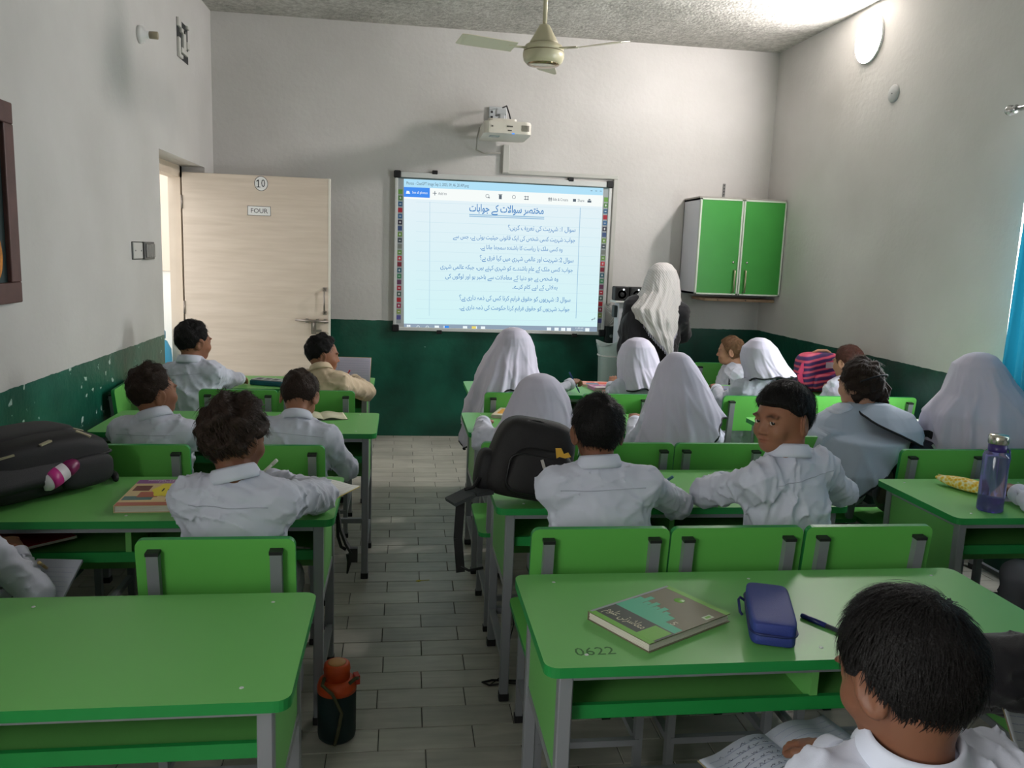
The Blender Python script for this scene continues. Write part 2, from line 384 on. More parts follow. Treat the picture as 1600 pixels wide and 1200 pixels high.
M_steel = mat('worn_steel', (150, 142, 134), 0.38, 0.8)
h = MB(); h.tube([(-0.605, LY - 0.004, 1.27), (-0.605, LY - 0.045, 1.255), (-0.605, LY - 0.045, 1.10), (-0.605, LY - 0.004, 1.085)], 0.007, 8)
for z in (1.27, 1.085): h.cbox((-0.605, LY - 0.003, z), (0.03, 0.006, 0.03))
h.build('door_handle', M_steel, door)
bl = MB(); bl.tube([(-0.83, LY - 0.022, 1.025), (-0.575, LY - 0.022, 1.015)], 0.009, 8)
for x in (-0.74, -0.66, -0.6): bl.cbox((x, LY - 0.012, 1.02), (0.022, 0.026, 0.034))
bl.cbox((-0.69, LY - 0.006, 0.965), (0.04, 0.012, 0.10)); bl.tube([(-0.69, LY - 0.022, 1.02), (-0.688, LY - 0.03, 0.94)], 0.007, 8); bl.cbox((-0.66, LY - 0.004, 0.94), (0.06, 0.006, 0.02))
bl.build('latch_bolt', M_steel, door)
for z in (0.3, 1.1, 1.9):
    MB().tube([(LX0 - 0.004, LY - 0.004, z - 0.05), (LX0 - 0.004, LY - 0.004, z + 0.05)], 0.007, 8).build('hinge', M_steel, door)
M_paper = mat('paper_white', (232, 232, 230), 0.7)
M_ink = mat('ink_grey', (62, 62, 66), 0.7)
sg = MB(); n = 40
sg.prism([(0.051 * math.cos(2 * PI * k / n), 0.056 * math.sin(2 * PI * k / n)) for k in range(n)], 0, 0.0015, 0, T(-1.083, LY - 0.0002, 2.062) @ FACE)
sgo = sg.build('number_sign', M_paper, door)
sg = MB(); text_into(sg, '0', 0.082, T(-1.083 + 0.0155, LY - 0.0022, 2.062) @ FACE, 0, 'CENTER', 0.029)
for lo_, hi_ in (((-0.023, -0.029), (-0.016, 0.029)), ((-0.035, -0.029), (-0.005, -0.0235))): sg.box((-1.083 + lo_[0], LY - 0.0026, 2.062 + lo_[1]), (-1.083 + hi_[0], LY - 0.0022, 2.062 + hi_[1]))
sg.bar((-1.083 - 0.019, LY - 0.0024, 2.062 + 0.026), (-1.083 - 0.034, LY - 0.0024, 2.062 + 0.015), 0.0006, 0.007, 0, (0, 0, 1))
R_ = [(0.051, 0.056), (0.047, 0.052)]; V = []
for k in range(n):
    for a, c in R_: V.append(T(-1.083, LY - 0.0021, 2.062) @ FACE @ Vector((a * math.cos(2 * PI * k / n), c * math.sin(2 * PI * k / n), 0)))
sg.add(V, [(2 * k, 2 * ((k + 1) % n), 2 * ((k + 1) % n) + 1, 2 * k + 1) for k in range(n)])
sg.build('lettering', M_ink, sgo)
pl = MB().box((-1.187, LY - 0.0017, 1.820), (-1.013, LY - 0.0002, 1.892)).build('name_plate', M_paper, door)
sg = MB(); text_into(sg, 'FOUR', 0.050, T(-1.100, LY - 0.0024, 1.855) @ FACE, 0, 'CENTER')
for a, c in (((-1.187, 1.820), (-1.013, 1.823)), ((-1.187, 1.889), (-1.013, 1.892)), ((-1.187, 1.820), (-1.184, 1.892)), ((-1.016, 1.820), (-1.013, 1.892))):
    sg.box((a[0], LY - 0.0024, a[1]), (c[0], LY - 0.0017, c[1]))
sg.build('lettering', M_ink, pl)
# outside the doorway: far wall of the passage
m = wood = mat('cream_plank', (226, 212, 196), 0.6, var=0.05, vscale=3)
p = MB(); p.box((XL - 2.0, 6.98, 0), (XL - 0.26, 7.08, 1.36)); ow = p.build('wall_outside', mat('outside_white', (235, 233, 226), 0.8)); structure(ow)
for k in range(9): MB().bevbox((XL - 0.262 - 0.19 * (k + 1) + 0.004, 6.962, 1.36), (XL - 0.262 - 0.19 * k - 0.004, 7.02, 2.6), 0.004, seg=1).build('plank', wood, ow)
t = empty('plastic_drum', (-1.87, 6.52, 0), 0, 'light blue plastic water drum seen through the doorway at left', 'drum')
MB().lathe([(0.10, 0), (0.115, 0.02), (0.118, 0.70), (0.112, 0.78), (0.085, 0.84), (0.06, 0.855), (0.06, 0.875)], 28).build('body', mat('drum_blue', (70, 165, 205), 0.35), t)
MB().lathe([(0.072, 0.86), (0.075, 0.865), (0.075, 0.915), (0.068, 0.925)], 28).build('lid', mat('drum_lid', (95, 150, 180), 0.5), t)

# left wall fittings
t = empty('lamp_holder', (XL, 5.17, 2.765), 0, 'empty white lamp holder high on the left wall', 'lamp holder')
MB().lathe([(0.048, 0), (0.05, 0.01), (0.046, 0.026), (0.024, 0.034), (0.022, 0.06)], 24, 0, RY(PI / 2)).build('holder', M_white, t)
MB().lathe([(0.020, 0.055), (0.021, 0.075), (0.0215, 0.105), (0.016, 0.107)], 24, 0, RY(PI / 2)).build('socket', mat('socket_tan', (150, 140, 118), 0.4), t)
t = empty('ventilator', (XL, 6.13, 2.955), 0, 'white pierced ventilator block with dark slots high on left wall by corner', 'ventilator')
MB().box((-0.002, -0.14, -0.125), (0.003, 0.14, 0.125)).build('backing', mat('vent_dark', (52, 54, 54), 0.8), t)
M_plaster = mat('plaster_white', (196, 194, 188), 0.8)
for lo, hi in (((-0.14, 0.07), (-0.075, 0.125)), ((-0.14, -0.125), (-0.10, 0.0)), ((-0.07, 0.045), (0.03, 0.075)), ((-0.02, -0.06), (0.045, 0.075)), ((-0.07, -0.085), (0.085, -0.05)), ((0.075, -0.03), (0.14, 0.015)), ((-0.10, -0.125), (-0.045, -0.10)), ((0.09, 0.105), (0.14, 0.125))):
    MB().bevbox((0.0, lo[0], lo[1]), (0.018, hi[0], hi[1]), 0.003, seg=1).build('fret', M_plaster, t)
t = empty('switch_board', (XL, 5.09, 1.54), 0, 'twin switch plate on left wall, white blank half and grey switch half', 'switch')
M_plate = mat('plate_white', (196, 194, 190), 0.5)
MB().bevbox((0, -0.185, -0.052), (0.006, -0.012, 0.052), 0.003, seg=1).build('outline', mat('plate_grey', (78, 78, 78), 0.5), t)
pb = MB().bevbox((0.001, -0.178, -0.046), (0.012, -0.018, 0.046), 0.003, seg=1).build('blank_plate', M_plate, t)
for y in (-0.15, -0.045): MB().lathe([(0.005, 0.011), (0.004, 0.0135)], 10, 0, T(0, y, 0) @ RY(PI / 2)).build('screw', M_ink, pb)
sb = MB().bevbox((0, -0.004, -0.052), (0.02, 0.185, 0.052), 0.003, seg=1).build('switch_box', mat('switch_grey', (96, 96, 94), 0.45), t)
for k in range(4):
    MB().bevbox((0.019, 0.012 + 0.042 * k, -0.04), (0.028, 0.046 + 0.042 * k, 0.04), 0.003, seg=1, M=None).build('rocker', mat('rocker_grey', (118, 118, 114), 0.4), sb)
t = empty('picture_frame', (XL, 2.78, 1.72), 0, 'dark wooden framed picture at the left edge of the photo on left wall', 'picture')
M_wood = mat('frame_wood', (92, 62, 58), 0.5, var=0.2, vscale=12)
for lo, hi in (((-0.69, -0.38), (0.69, -0.30)), ((-0.69, 0.30), (0.69, 0.38)), ((-0.69, -0.30), (-0.61, 0.30)), ((0.61, -0.30), (0.69, 0.30))):
    MB().bevbox((0, lo[0], lo[1]), (0.03, hi[0], hi[1]), 0.005, seg=2).build('frame_rail', M_wood, t)
MB().box((0.002, -0.62, -0.31), (0.012, 0.62, 0.31)).build('print', mat('print_dark', (22, 40, 40), 0.4), t)
pp = MB()
for y, z, a, c in ((0.53, -0.20, 0.05, 0.09), (0.3, -0.1, 0.08, 0.1), (0.0, 0.05, 0.12, 0.14), (-0.3, -0.1, 0.1, 0.1)):
    pp.lathe([(1, 0), (0.9, 0.02)], 20, 0, T(0.0125, y, z) @ RY(PI / 2) @ Matrix.Diagonal((c, a, 0.05, 1)), False)
pp.build('printed_flowers', mat('print_orange', (190, 120, 40), 0.5, var=0.5, vscale=18), t)

# right wall fittings
t = empty('round_lamp', (XR, 5.57, 3.165), 0, 'lit round white wall lamp high on the right wall', 'lamp')
MB().lathe([(0.164, 0), (0.166, 0.018), (0.164, 0.0205), (0.161, 0.0195)], 48, 0, RY(-PI / 2)).build('base_ring', M_white, t)
MB().lathe([(0.160, 0.014), (0.1615, 0.0205), (0.10, 0.0225), (0.02, 0.023)], 48, 0, RY(-PI / 2)).build('diffuser', emis('lamp_glow', (255, 247, 245), LAMP_E), t)
t = empty('blank_plate', (XR, 5.215, 2.735), 0, 'round grey blanking plate on right wall below the lit lamp', 'plate')
MB().lathe([(0.056, 0), (0.058, 0.006), (0.052, 0.014), (0.01, 0.017)], 32, 0, RY(-PI / 2)).build('cover', mat('plate_pale', (176, 178, 178), 0.5), t)
MB().lathe([(0.006, 0.0165), (0.004, 0.019)], 10, 0, RY(-PI / 2)).build('screw', M_ink, t)
# curtain and rail
t = empty('curtain_rail', (XR - 0.10, 3.98, 2.425), 0, 'silver curtain rail with a finial on right wall above the curtain', 'rail')
M_silver = mat('silver', (190, 190, 188), 0.22, 0.95)
MB().tube([(0, -3.3, 0), (0, -0.03, 0)], 0.014, 14).build('rod', M_silver, t)
MB().lathe([(0.010, 0), (0.022, 0.006), (0.02, 0.016), (0.014, 0.024), (0.026, 0.04), (0.028, 0.052), (0.02, 0.068), (0.004, 0.078)], 20, 0, T(0, -0.04, 0) @ RX(-PI / 2)).build('finial', M_silver, t)
for y in (-0.19, -1.59, -3.16):
    b_ = MB(); b_.cbox((0.095, y, 0.0), (0.01, 0.04, 0.07)); b_.bar((0.095, y, 0.0), (0.0, y, -0.016), 0.016); b_.build('bracket', M_silver, t)
m = bpy.data.materials.new('teal_curtain'); m.use_nodes = True
N, L = nodes(m); b = N['Principled BSDF']; b.inputs['Base Color'].default_value = (*lin((14, 92, 108)), 1); b.inputs['Roughness'].default_value = 0.7
tr = N.new('ShaderNodeBsdfTranslucent'); tr.inputs[0].default_value = (*lin((24, 112, 138)), 1)
mx = N.new('ShaderNodeMixShader'); mx.inputs[0].default_value = 0.07; L.new(b.outputs[0], mx.inputs[1]); L.new(tr.outputs[0], mx.inputs[2]); L.new(mx.outputs[0], N['Material Output'].inputs[0])
def curtain(y0, y1, label):
    t = empty('curtain', (XR - 0.10, (y0 + y1) / 2, 0), 0, label, 'curtain', 'teal curtains at the side window')
    V = []; F = []; nu, nz = 150, 22
    for i in range(nz + 1):
        z = 0.78 + 1.612 * i / nz
        for k in range(nu + 1):
            s = k / nu; am = 0.036 + 0.012 * (1 - i / nz)
            V.append((am * math.sin(s * 2 * PI * round((y1 - y0) * 13) + 0.5 * math.sin(3 * z)) + 0.006 * math.sin(s * 60 + z * 2), (y0 - y1) / 2 + (y1 - y0) * s + 0.01 * math.sin(s * 80), z))
    for i in range(nz):
        for k in range(nu): F.append((i * (nu + 1) + k, i * (nu + 1) + k + 1, (i + 1) * (nu + 1) + k + 1, (i + 1) * (nu + 1) + k))
    me = bpy.data.meshes.new('cloth'); me.from_pydata(V, [], F); link('cloth', me, m, t, True)
    nr = round((y1 - y0) * 13)
    for k in range(nr):
        y = (y0 - y1) / 2 + (y1 - y0) * (k + 0.5) / nr
        MB().tube([(0.020 * math.cos(a), y, 2.425 + 0.020 * math.sin(a)) for a in [2 * PI * q / 14 for q in range(14)]], 0.003, 6, closed=True).build('ring', M_silver, t)
    return t
curtain(2.40, 3.77, 'teal curtain hanging at the right edge of the photo by the window')
curtain(0.85, 2.38, 'teal curtain drawn over the near half of the side window')

# ================================================================ FRONT WALL
BY = 6.965                                   # face of the board
t = empty('whiteboard', (0.845, YF, 1.585), 0, 'wide white framed board on front wall showing a projected Urdu lesson', 'whiteboard')
inv = T(-0.845, -YF, -1.585)
M_alu = mat('board_frame_white', (205, 208, 206), 0.4, 0.1)
x0, x1, z0, z1 = -0.072, 1.764, 0.925, 2.236
def bx(lo, hi, name, m, parent=None, b=0.004):
    return MB().bevbox(lo, hi, b, 0, inv, 1).build(name, m, parent or t)
bx((x0 + 0.02, BY, z0 + 0.02), (x1 - 0.02, YF - 0.002, z1 - 0.02), 'panel', mat('board_white', (188, 192, 194), 0.35))
bx((x0, BY - 0.010, z1 - 0.045), (x1, YF - 0.004, z1), 'frame_rail', M_alu); bx((x0, BY - 0.010, z0), (x1, YF - 0.004, z0 + 0.030), 'frame_rail', M_alu)
bx((x0, BY - 0.010, z0 + 0.030), (x0 + 0.026, YF - 0.004, z1 - 0.045), 'frame_rail', M_alu); bx((x1 - 0.026, BY - 0.010, z0 + 0.030), (x1, YF - 0.004, z1 - 0.045), 'frame_rail', M_alu)
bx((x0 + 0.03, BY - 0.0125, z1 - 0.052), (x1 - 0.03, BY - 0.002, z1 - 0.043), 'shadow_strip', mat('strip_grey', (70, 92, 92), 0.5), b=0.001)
for cx, cz in ((x0 + 0.02, z1 - 0.02), (x1 - 0.02, z1 - 0.02), (x0 + 0.02, z0 + 0.02), (x1 - 0.02, z0 + 0.02)):
    bx((cx - 0.03, BY - 0.018, cz - 0.03), (cx + 0.03, YF - 0.003, cz + 0.03), 'corner_cap', M_dark, b=0.008)
for cx, cz in ((0.255, z1 + 0.008), (1.405, z1 + 0.006), (0.32, z0 - 0.006), (1.50, z0 - 0.006)):
    bx((cx - 0.022, BY - 0.016, cz - 0.016), (cx + 0.022, YF - 0.003, cz + 0.016), 'wall_clip', M_dark, b=0.004)
# shortcut icons printed down both sides
cols = [(106, 160, 70), (88, 140, 74), (50, 98, 138), (170, 40, 56), (58, 104, 150), (48, 44, 66), (60, 84, 130), (110, 150, 66), (60, 74, 84), (122, 128, 122), (106, 150, 74), (196, 58, 70), (128, 40, 56), (48, 98, 118), (58, 132, 90), (104, 58, 90), (170, 46, 64), (72, 96, 88), (180, 40, 52), (150, 44, 76), (140, 160, 84), (84, 84, 150)]
for (xa, za), (xb, zb) in (((-0.0255, 2.075), (-0.0255, 1.035)), ((1.7185, 2.090), (1.7185, 1.05))):
    bx((xa - 0.021, BY - 0.002, 0.985), (xa + 0.021, BY + 0.001, 2.185), 'icon_strip', mat('strip_silver', (158, 166, 168), 0.5), b=0.0005)
    mbs = MB(); mats = [mat('icon_%d' % k, c, 0.5) for k, c in enumerate(cols)] + [mat('icon_white', (225, 228, 228), 0.5)]
    for k in range(22):
        f = k / 21; cx, cz = xa + (xb - xa) * f, za + (zb - za) * f
        mbs.box((cx - 0.0175, BY - 0.0035, cz - 0.0185), (cx + 0.0175, BY - 0.002, cz + 0.0185), k, inv)
        if k % 3 != 0:
            mbs.box((cx - 0.008, BY - 0.0042, cz - 0.003), (cx + 0.008, BY - 0.0035, cz + 0.003), 22, inv)
            if k % 2: mbs.box((cx - 0.003, BY - 0.0042, cz - 0.009), (cx + 0.003, BY - 0.0035, cz + 0.009), 22, inv)
    mbs.build('icon', mats, t)['kind'] = 'stuff'

# the projected page: lit image on the board
TLp, TRp, BLp, BRp = (0.0, 2.180), (1.688, 2.188), (0.020, 0.930), (1.700, 0.944)
def pg(u, v, d=0.0):
    a = (TLp[0] + (TRp[0] - TLp[0]) * u, TLp[1] + (TRp[1] - TLp[1]) * u); c = (BLp[0] + (BRp[0] - BLp[0]) * u, BLp[1] + (BRp[1] - BLp[1]) * u)
    return Vector((a[0] + (c[0] - a[0]) * v, BY - 0.003 - d, a[1] + (c[1] - a[1]) * v))
def quad(mbx, u0, v0, u1, v1, d, mi=0):
    mbx.add([pg(u0, v1, d), pg(u1, v1, d), pg(u1, v0, d), pg(u0, v0, d)], [(0, 1, 2, 3)], mi, inv)
m = bpy.data.materials.new('projected_page'); m.use_nodes = True
N, L = nodes(m); N.clear(); e = N.new('ShaderNodeEmission'); o_ = N.new('ShaderNodeOutputMaterial'); L.new(e.outputs[0], o_.inputs[0])
tc = N.new('ShaderNodeTexCoord'); sp = N.new('ShaderNodeSeparateXYZ'); L.new(tc.outputs['Object'], sp.inputs[0])
mr = N.new('ShaderNodeMapRange'); mr.inputs[1].default_value = -0.65; mr.inputs[2].default_value = 0.6; L.new(sp.outputs['Z'], mr.inputs[0])
r1 = ramp(N, [(0.0, lin((205, 240, 242))), (0.45, lin((214, 238, 243))), (0.95, lin((226, 238, 244)))]); L.new(mr.outputs[0], r1.inputs['Fac']); L.new(r1.outputs['Color'], e.inputs[0]); e.inputs[1].default_value = SCREEN
M_page = m
p_ = MB(); quad(p_, 0, 0.05, 1, 0.957, 0); po = p_.build('projected_page', M_page, t)
p_ = MB(); quad(p_, 0, 0, 1, 0.052, 0.0006); p_.build('title_bar', emis('title_blue', (176, 222, 244), SCREEN), t)
p_ = MB(); quad(p_, 0, 0.052, 1, 0.128, 0.0008); p_.build('tool_bar', emis('tool_white', (243, 248, 246), SCREEN), t)
p_ = MB(); quad(p_, 0, 0.052, 0.127, 0.116, 0.0012); bb = p_.build('blue_button', emis('button_blue', (70, 140, 236), SCREEN), t)
p_ = MB(); quad(p_, 0, 0.957, 1, 1.0, 0.0006); tb = p_.build('task_bar', emis('task_grey', (142, 160, 178), SCREEN), t)
def write(mbx, s, u, v, size, align, d=0.0016, w=None, bold=0.0):
    """print a line: u,v anchor on the page"""
    P = pg(u, v, d)
    ang = math.atan2(*(lambda q: (q.z, q.x))(pg(min(u + .05, 1), v) - pg(max(u - .05, 0), v)))
    text_into(mbx, s, size, inv @ T(*P) @ FACE @ RZ(ang), 0, align, w, bold)
M_blue = emis('print_blue', (84, 138, 194), SCREEN); M_lite = emis('rule_blue', (150, 188, 216), SCREEN); M_txt = emis('tool_ink', (92, 104, 116), SCREEN); M_wht = emis('tool_pale', (235, 246, 250), SCREEN)
PW = 1.69
ur = MB()
for s, u, v, size, w in (('مختصر سوالات کے جوابات', 0.70, 0.172, 0.084, 0.375), ('سوال 1: شہریت کی تعریف کریں؟', 0.866, 0.292, 0.055, 0.345), ('جواب: شہریت کسی شخص کی ایک قانونی حیثیت ہوتی ہے، جس سے', 0.866, 0.362, 0.052, 0.62),
                         ('وہ کسی ملک یا ریاست کا باشندہ سمجھا جاتا ہے۔', 0.803, 0.428, 0.050, 0.42), ('سوال 2: شہریت اور عالمی شہری میں کیا فرق ہے؟', 0.862, 0.500, 0.055, 0.48), ('جواب: کسی ملک کے عام باشندے کو شہری کہتے ہیں، جبکہ عالمی شہری', 0.860, 0.566, 0.052, 0.675),
                         ('وہ شخص ہے جو دنیا کے معاملات سے باخبر ہو اور لوگوں کی', 0.786, 0.630, 0.052, 0.575), ('بھلائی کے لیے کام کرے۔', 0.783, 0.690, 0.050, 0.232), ('سوال 3: شہریوں کو حقوق فراہم کرنا کس کی ذمہ داری ہے؟', 0.854, 0.772, 0.055, 0.572), ('جواب: شہریوں کو حقوق فراہم کرنا حکومت کی ذمہ داری ہے۔', 0.851, 0.838, 0.052, 0.568)):
    write(ur, urdu(s), u, v, size, 'RIGHT', 0.0016, w * PW, 0.0016 if v < 0.2 else 0.0003)
ur.build('urdu_lettering', M_blue, t)['kind'] = 'stuff'
rl = MB()
for v in (0.215, 0.226): quad(rl, 0.323, v - 0.003, 0.702, v + 0.003, 0.0014)
quad(rl, 0.884, 0.14, 0.887, 0.90, 0.0014); quad(rl, 0.127, 0.14, 0.1285, 0.90, 0.0012)
rl.build('rule_line', M_lite, t)
rl = MB()
for k in range(13): quad(rl, 0.06, 0.145 + k * 0.0645, 0.995, 0.1468 + k * 0.0645, 0.001)
rl.build('faint_line', emis('faint_rule', (196, 224, 234), SCREEN), t)['kind'] = 'stuff'
tl = MB()
write(tl, 'Photos - ChatGPT Image Sep 2, 2025, 09_46_20 AM.png', 0.012, 0.027, 0.036, 'LEFT', 0.0016, 0.305 * PW)
write(tl, 'Add to', 0.168, 0.086, 0.034, 'LEFT', 0.0016, 0.042 * PW); write(tl, 'Edit & Create', 0.742, 0.093, 0.034, 'LEFT', 0.0016, 0.078 * PW); write(tl, 'Share', 0.870, 0.093, 0.034, 'LEFT', 0.0016, 0.034 * PW)
quad(tl, 0.141, 0.083, 0.161, 0.087, 0.0016); quad(tl, 0.150, 0.071, 0.153, 0.099, 0.0016)
for u in (0.412, 0.545):
    c = pg(u, 0.088, 0.0016); tl.tube([inv @ (c + Vector((0.014 * math.cos(a), 0, 0.014 * math.sin(a)))) for a in [2 * PI * q / 16 for q in range(16)]], 0.002, 4, closed=True)
quad(tl, 0.418, 0.096, 0.424, 0.102, 0.0016); quad(tl, 0.470, 0.078, 0.484, 0.106, 0.0016); quad(tl, 0.467, 0.072, 0.487, 0.076, 0.0016)
for du in (0, 0.013): quad(tl, 0.602 + du, 0.076, 0.605 + du, 0.104, 0.0016)
for dv in (0, 0.018): quad(tl, 0.597, 0.080 + dv, 0.62, 0.084 + dv, 0.0016)
for du in (0, 0.010): quad(tl, 0.722 + du, 0.080, 0.726 + du, 0.106, 0.0016)
quad(tl, 0.718, 0.088, 0.738, 0.092, 0.0016); quad(tl, 0.846, 0.084, 0.862, 0.102, 0.0016); quad(tl, 0.921, 0.090, 0.941, 0.104, 0.0016); quad(tl, 0.926, 0.080, 0.936, 0.088, 0.0016)
for k in range(3): quad(tl, 0.935 + 0.024 * k, 0.022, 0.945 + 0.024 * k, 0.026, 0.0016)
quad(tl, 0.973, 0.900, 0.985, 0.905, 0.0016); quad(tl, 0.968, 0.905, 0.974, 0.911, 0.0016); quad(tl, 0.983, 0.893, 0.987, 0.899, 0.0016)
tl.build('tool_lettering', M_txt, t)['kind'] = 'stuff'
bl = MB(); write(bl, 'See all photos', 0.040, 0.085, 0.030, 'LEFT', 0.0018, 0.075 * PW)
bl.add([inv @ pg(0.010, 0.095, 0.0018), inv @ pg(0.031, 0.095, 0.0018), inv @ pg(0.026, 0.078, 0.0018), inv @ pg(0.014, 0.075, 0.0018)], [(0, 1, 2, 3)]); bl.build('lettering', M_wht, bb)
kb = MB(); mats = [M_wht, emis('task_blue', (60, 140, 230), SCREEN), emis('task_yellow', (232, 214, 110), SCREEN)]
for u, k in ((0.024, 0), (0.166, 0), (0.212, 0), (0.31, 0), (0.36, 0), (0.402, 0), (0.745, 0), (0.785, 0), (0.82, 0), (0.85, 0), (0.948, 0), (0.216, 1), (0.355, 2)):
    w = 0.011
    if u == 0.024:
        for a in (0, 1):
            for c in (0, 1): quad(kb, u - 0.009 + a * 0.0095, 0.966 + c * 0.0135, u - 0.0005 + a * 0.0095, 0.978 + c * 0.0135, 0.0018, 0)
    else: quad(kb, u - w, 0.967, u + w, 0.990, 0.0016 + 0.0006 * (k > 0), k)
for u in (0.072, 0.118):
    c = pg(u, 0.978, 0.0016); kb.tube([inv @ (c + Vector((0.012 * math.cos(a), 0, 0.010 * math.sin(a)))) for a in [2 * PI * q / 14 for q in range(14)]], 0.0022, 4, closed=True)
write(kb, '11:25 AM', 0.905, 0.969, 0.018, 'CENTER', 0.0018); write(kb, '9/3/2025', 0.905, 0.987, 0.018, 'CENTER', 0.0018)
kb.build('task_icon', mats, tb)['kind'] = 'stuff'

# projector on a wall bracket, its trunking
M_cream = mat('projector_cream', (206, 202, 190), 0.45)
t = empty('projector', (0.79, YF, 2.565), 0, 'white short-throw projector on a wall arm above the whiteboard', 'projector')
P = lambda *a: T(-0.79, -YF, -2.565)
bod = MB()
V = []
pr_ = [(0.0, 2.520), (0.012, 2.508), (1, 2.508)]
poly = rrect(0.602, 6.42, 0.972, 6.90, 0.05, 6)
bod.prism(poly, 2.512, 2.592, 0, P()); bod.prism([(0.787 + (x - 0.787) * 0.97, 6.66 + (y - 6.66) * 0.97) for x, y in poly], 2.592, 2.604, 0, P())
bod.prism(rrect(0.64, 6.46, 0.86, 6.86, 0.03, 4), 2.604, 2.626, 0, P())
bo = bod.build('body', M_cream, t)
gv = MB()
for k in range(6): gv.cbox((0.895 + 0.010 * k, 6.419, 2.555), (0.005, 0.004, 0.044), 0, P())
gv.build('vent_grille', mat('vent_grey', (120, 116, 106), 0.6), bo)
lg = MB(); lg.cbox((0.80, 6.4185, 2.565), (0.045, 0.003, 0.010), 0, P()); lg.cbox((0.665, 6.4185, 2.562), (0.012, 0.003, 0.012), 0, P()); lg.cbox((0.80, 6.4185, 2.535), (0.030, 0.003, 0.008), 0, P()); lg.build('badge', mat('badge_grey', (92, 90, 84), 0.5), bo)
MB().bevbox((0.66, 6.56, 2.507), (0.74, 6.64, 2.515), 0.002, 0, P(), 1).build('lens_window', mat('lens_glass', (150, 165, 165), 0.1), bo)
MB().cbox((0.828, 6.425, 2.513), (0.02, 0.012, 0.006), 0, P()).build('status_light', emis('status_blue', (60, 130, 220), 1.5), bo)
br = MB(); br.bevbox((0.70, 6.60, 2.626), (0.82, 6.74, 2.634), 0.002, 0, P(), 1); br.bevbox((0.745, 6.64, 2.634), (0.785, 6.98, 2.69), 0.004, 0, P(), 1)
br.bevbox((0.69, 6.975, 2.60), (0.84, 6.998, 2.80), 0.004, 0, P(), 1); br.bevbox((0.72, 6.66, 2.69), (0.80, 6.78, 2.735), 0.004, 0, P(), 1)
br.build('wall_arm', mat('bracket_white', (190, 194, 196), 0.4, 0.3), t)
for x, z in ((0.715, 2.715), (0.715, 2.755), (0.765, 2.775)): MB().lathe([(0.010, 0), (0.008, 0.006)], 10, 0, P() @ T(x, 6.972, z) @ RX(PI / 2)).build('bolt', M_dark, t)
MB().tube([P() @ Vector(q) for q in ((0.80, 6.95, 2.79), (0.815, 6.80, 2.78), (0.83, 6.72, 2.70), (0.845, 6.70, 2.63))], 0.006, 6).build('cable', M_dark, t)
MB().tube([P() @ Vector(q) for q in ((0.60, 6.80, 2.60), (0.585, 6.84, 2.52), (0.59, 6.93, 2.44), (0.66, 6.975, 2.42), (0.80, 6.975, 2.43))], 0.006, 6).build('cable', mat('cable_grey', (150, 148, 140), 0.6), t)
t = empty('cable_trunking', (0.845, YF, 2.25), 0, 'white cable trunking running from projector round the whiteboard', 'trunking')
M_trunk = mat('trunk_white', (186, 186, 180), 0.5)
for lo, hi in (((0.818, 6.965, 2.270), (0.874, 6.999, 2.50)), ((0.818, 6.978, 2.263), (1.820, 6.999, 2.298)), ((1.782, 6.978, 1.20), (1.820, 6.999, 2.263))):
    MB().bevbox(lo, hi, 0.004, 0, T(-0.845, -YF, -2.25), 1).build('duct', M_trunk, t)

# wall cabinet with two green doors
CX0, CX1, CY, CZ0, CZ1 = 2.43, 3.182, 6.60, 1.325, 2.118
t = empty('wall_cabinet', (2.8, YF, 1.31), 0, 'white wall cabinet with two green doors in the front right corner', 'cabinet')
iv = T(-2.8, -YF, -1.31)
M_lam = mat('laminate_white', (205, 206, 212), 0.4)
c_ = MB(); c_.box((CX0, CY + 0.02, CZ0), (CX0 + 0.016, YF - 0.002, CZ1), 0, iv); c_.box((CX1 - 0.016, CY + 0.02, CZ0), (CX1, YF - 0.002, CZ1), 0, iv); c_.box((CX0, CY + 0.02, CZ1 - 0.016), (CX1, YF - 0.002, CZ1), 0, iv)
c_.box((CX0, CY + 0.02, CZ0), (CX1, YF - 0.002, CZ0 + 0.016), 0, iv); c_.box((CX0, YF - 0.012, CZ0), (CX1, YF - 0.002, CZ1), 0, iv); c_.box((CX0 + 0.016, CY + 0.06, 1.70), (CX1 - 0.016, YF - 0.012, 1.716), 0, iv)
c_.build('body', M_lam, t)
MB().box((CX0 - 0.003, CY + 0.014, CZ1 - 0.001), (CX1 + 0.002, YF - 0.002, CZ1 + 0.012), 0, iv).build('top_edge', mat('edge_taupe', (150, 146, 140), 0.5), t)
M_greenlam = mat('green_laminate', (62, 150, 62), 0.38, var=0.03)
M_edge = mat('edge_band_pale', (205, 215, 200), 0.5)
mid = (CX0 + CX1) / 2
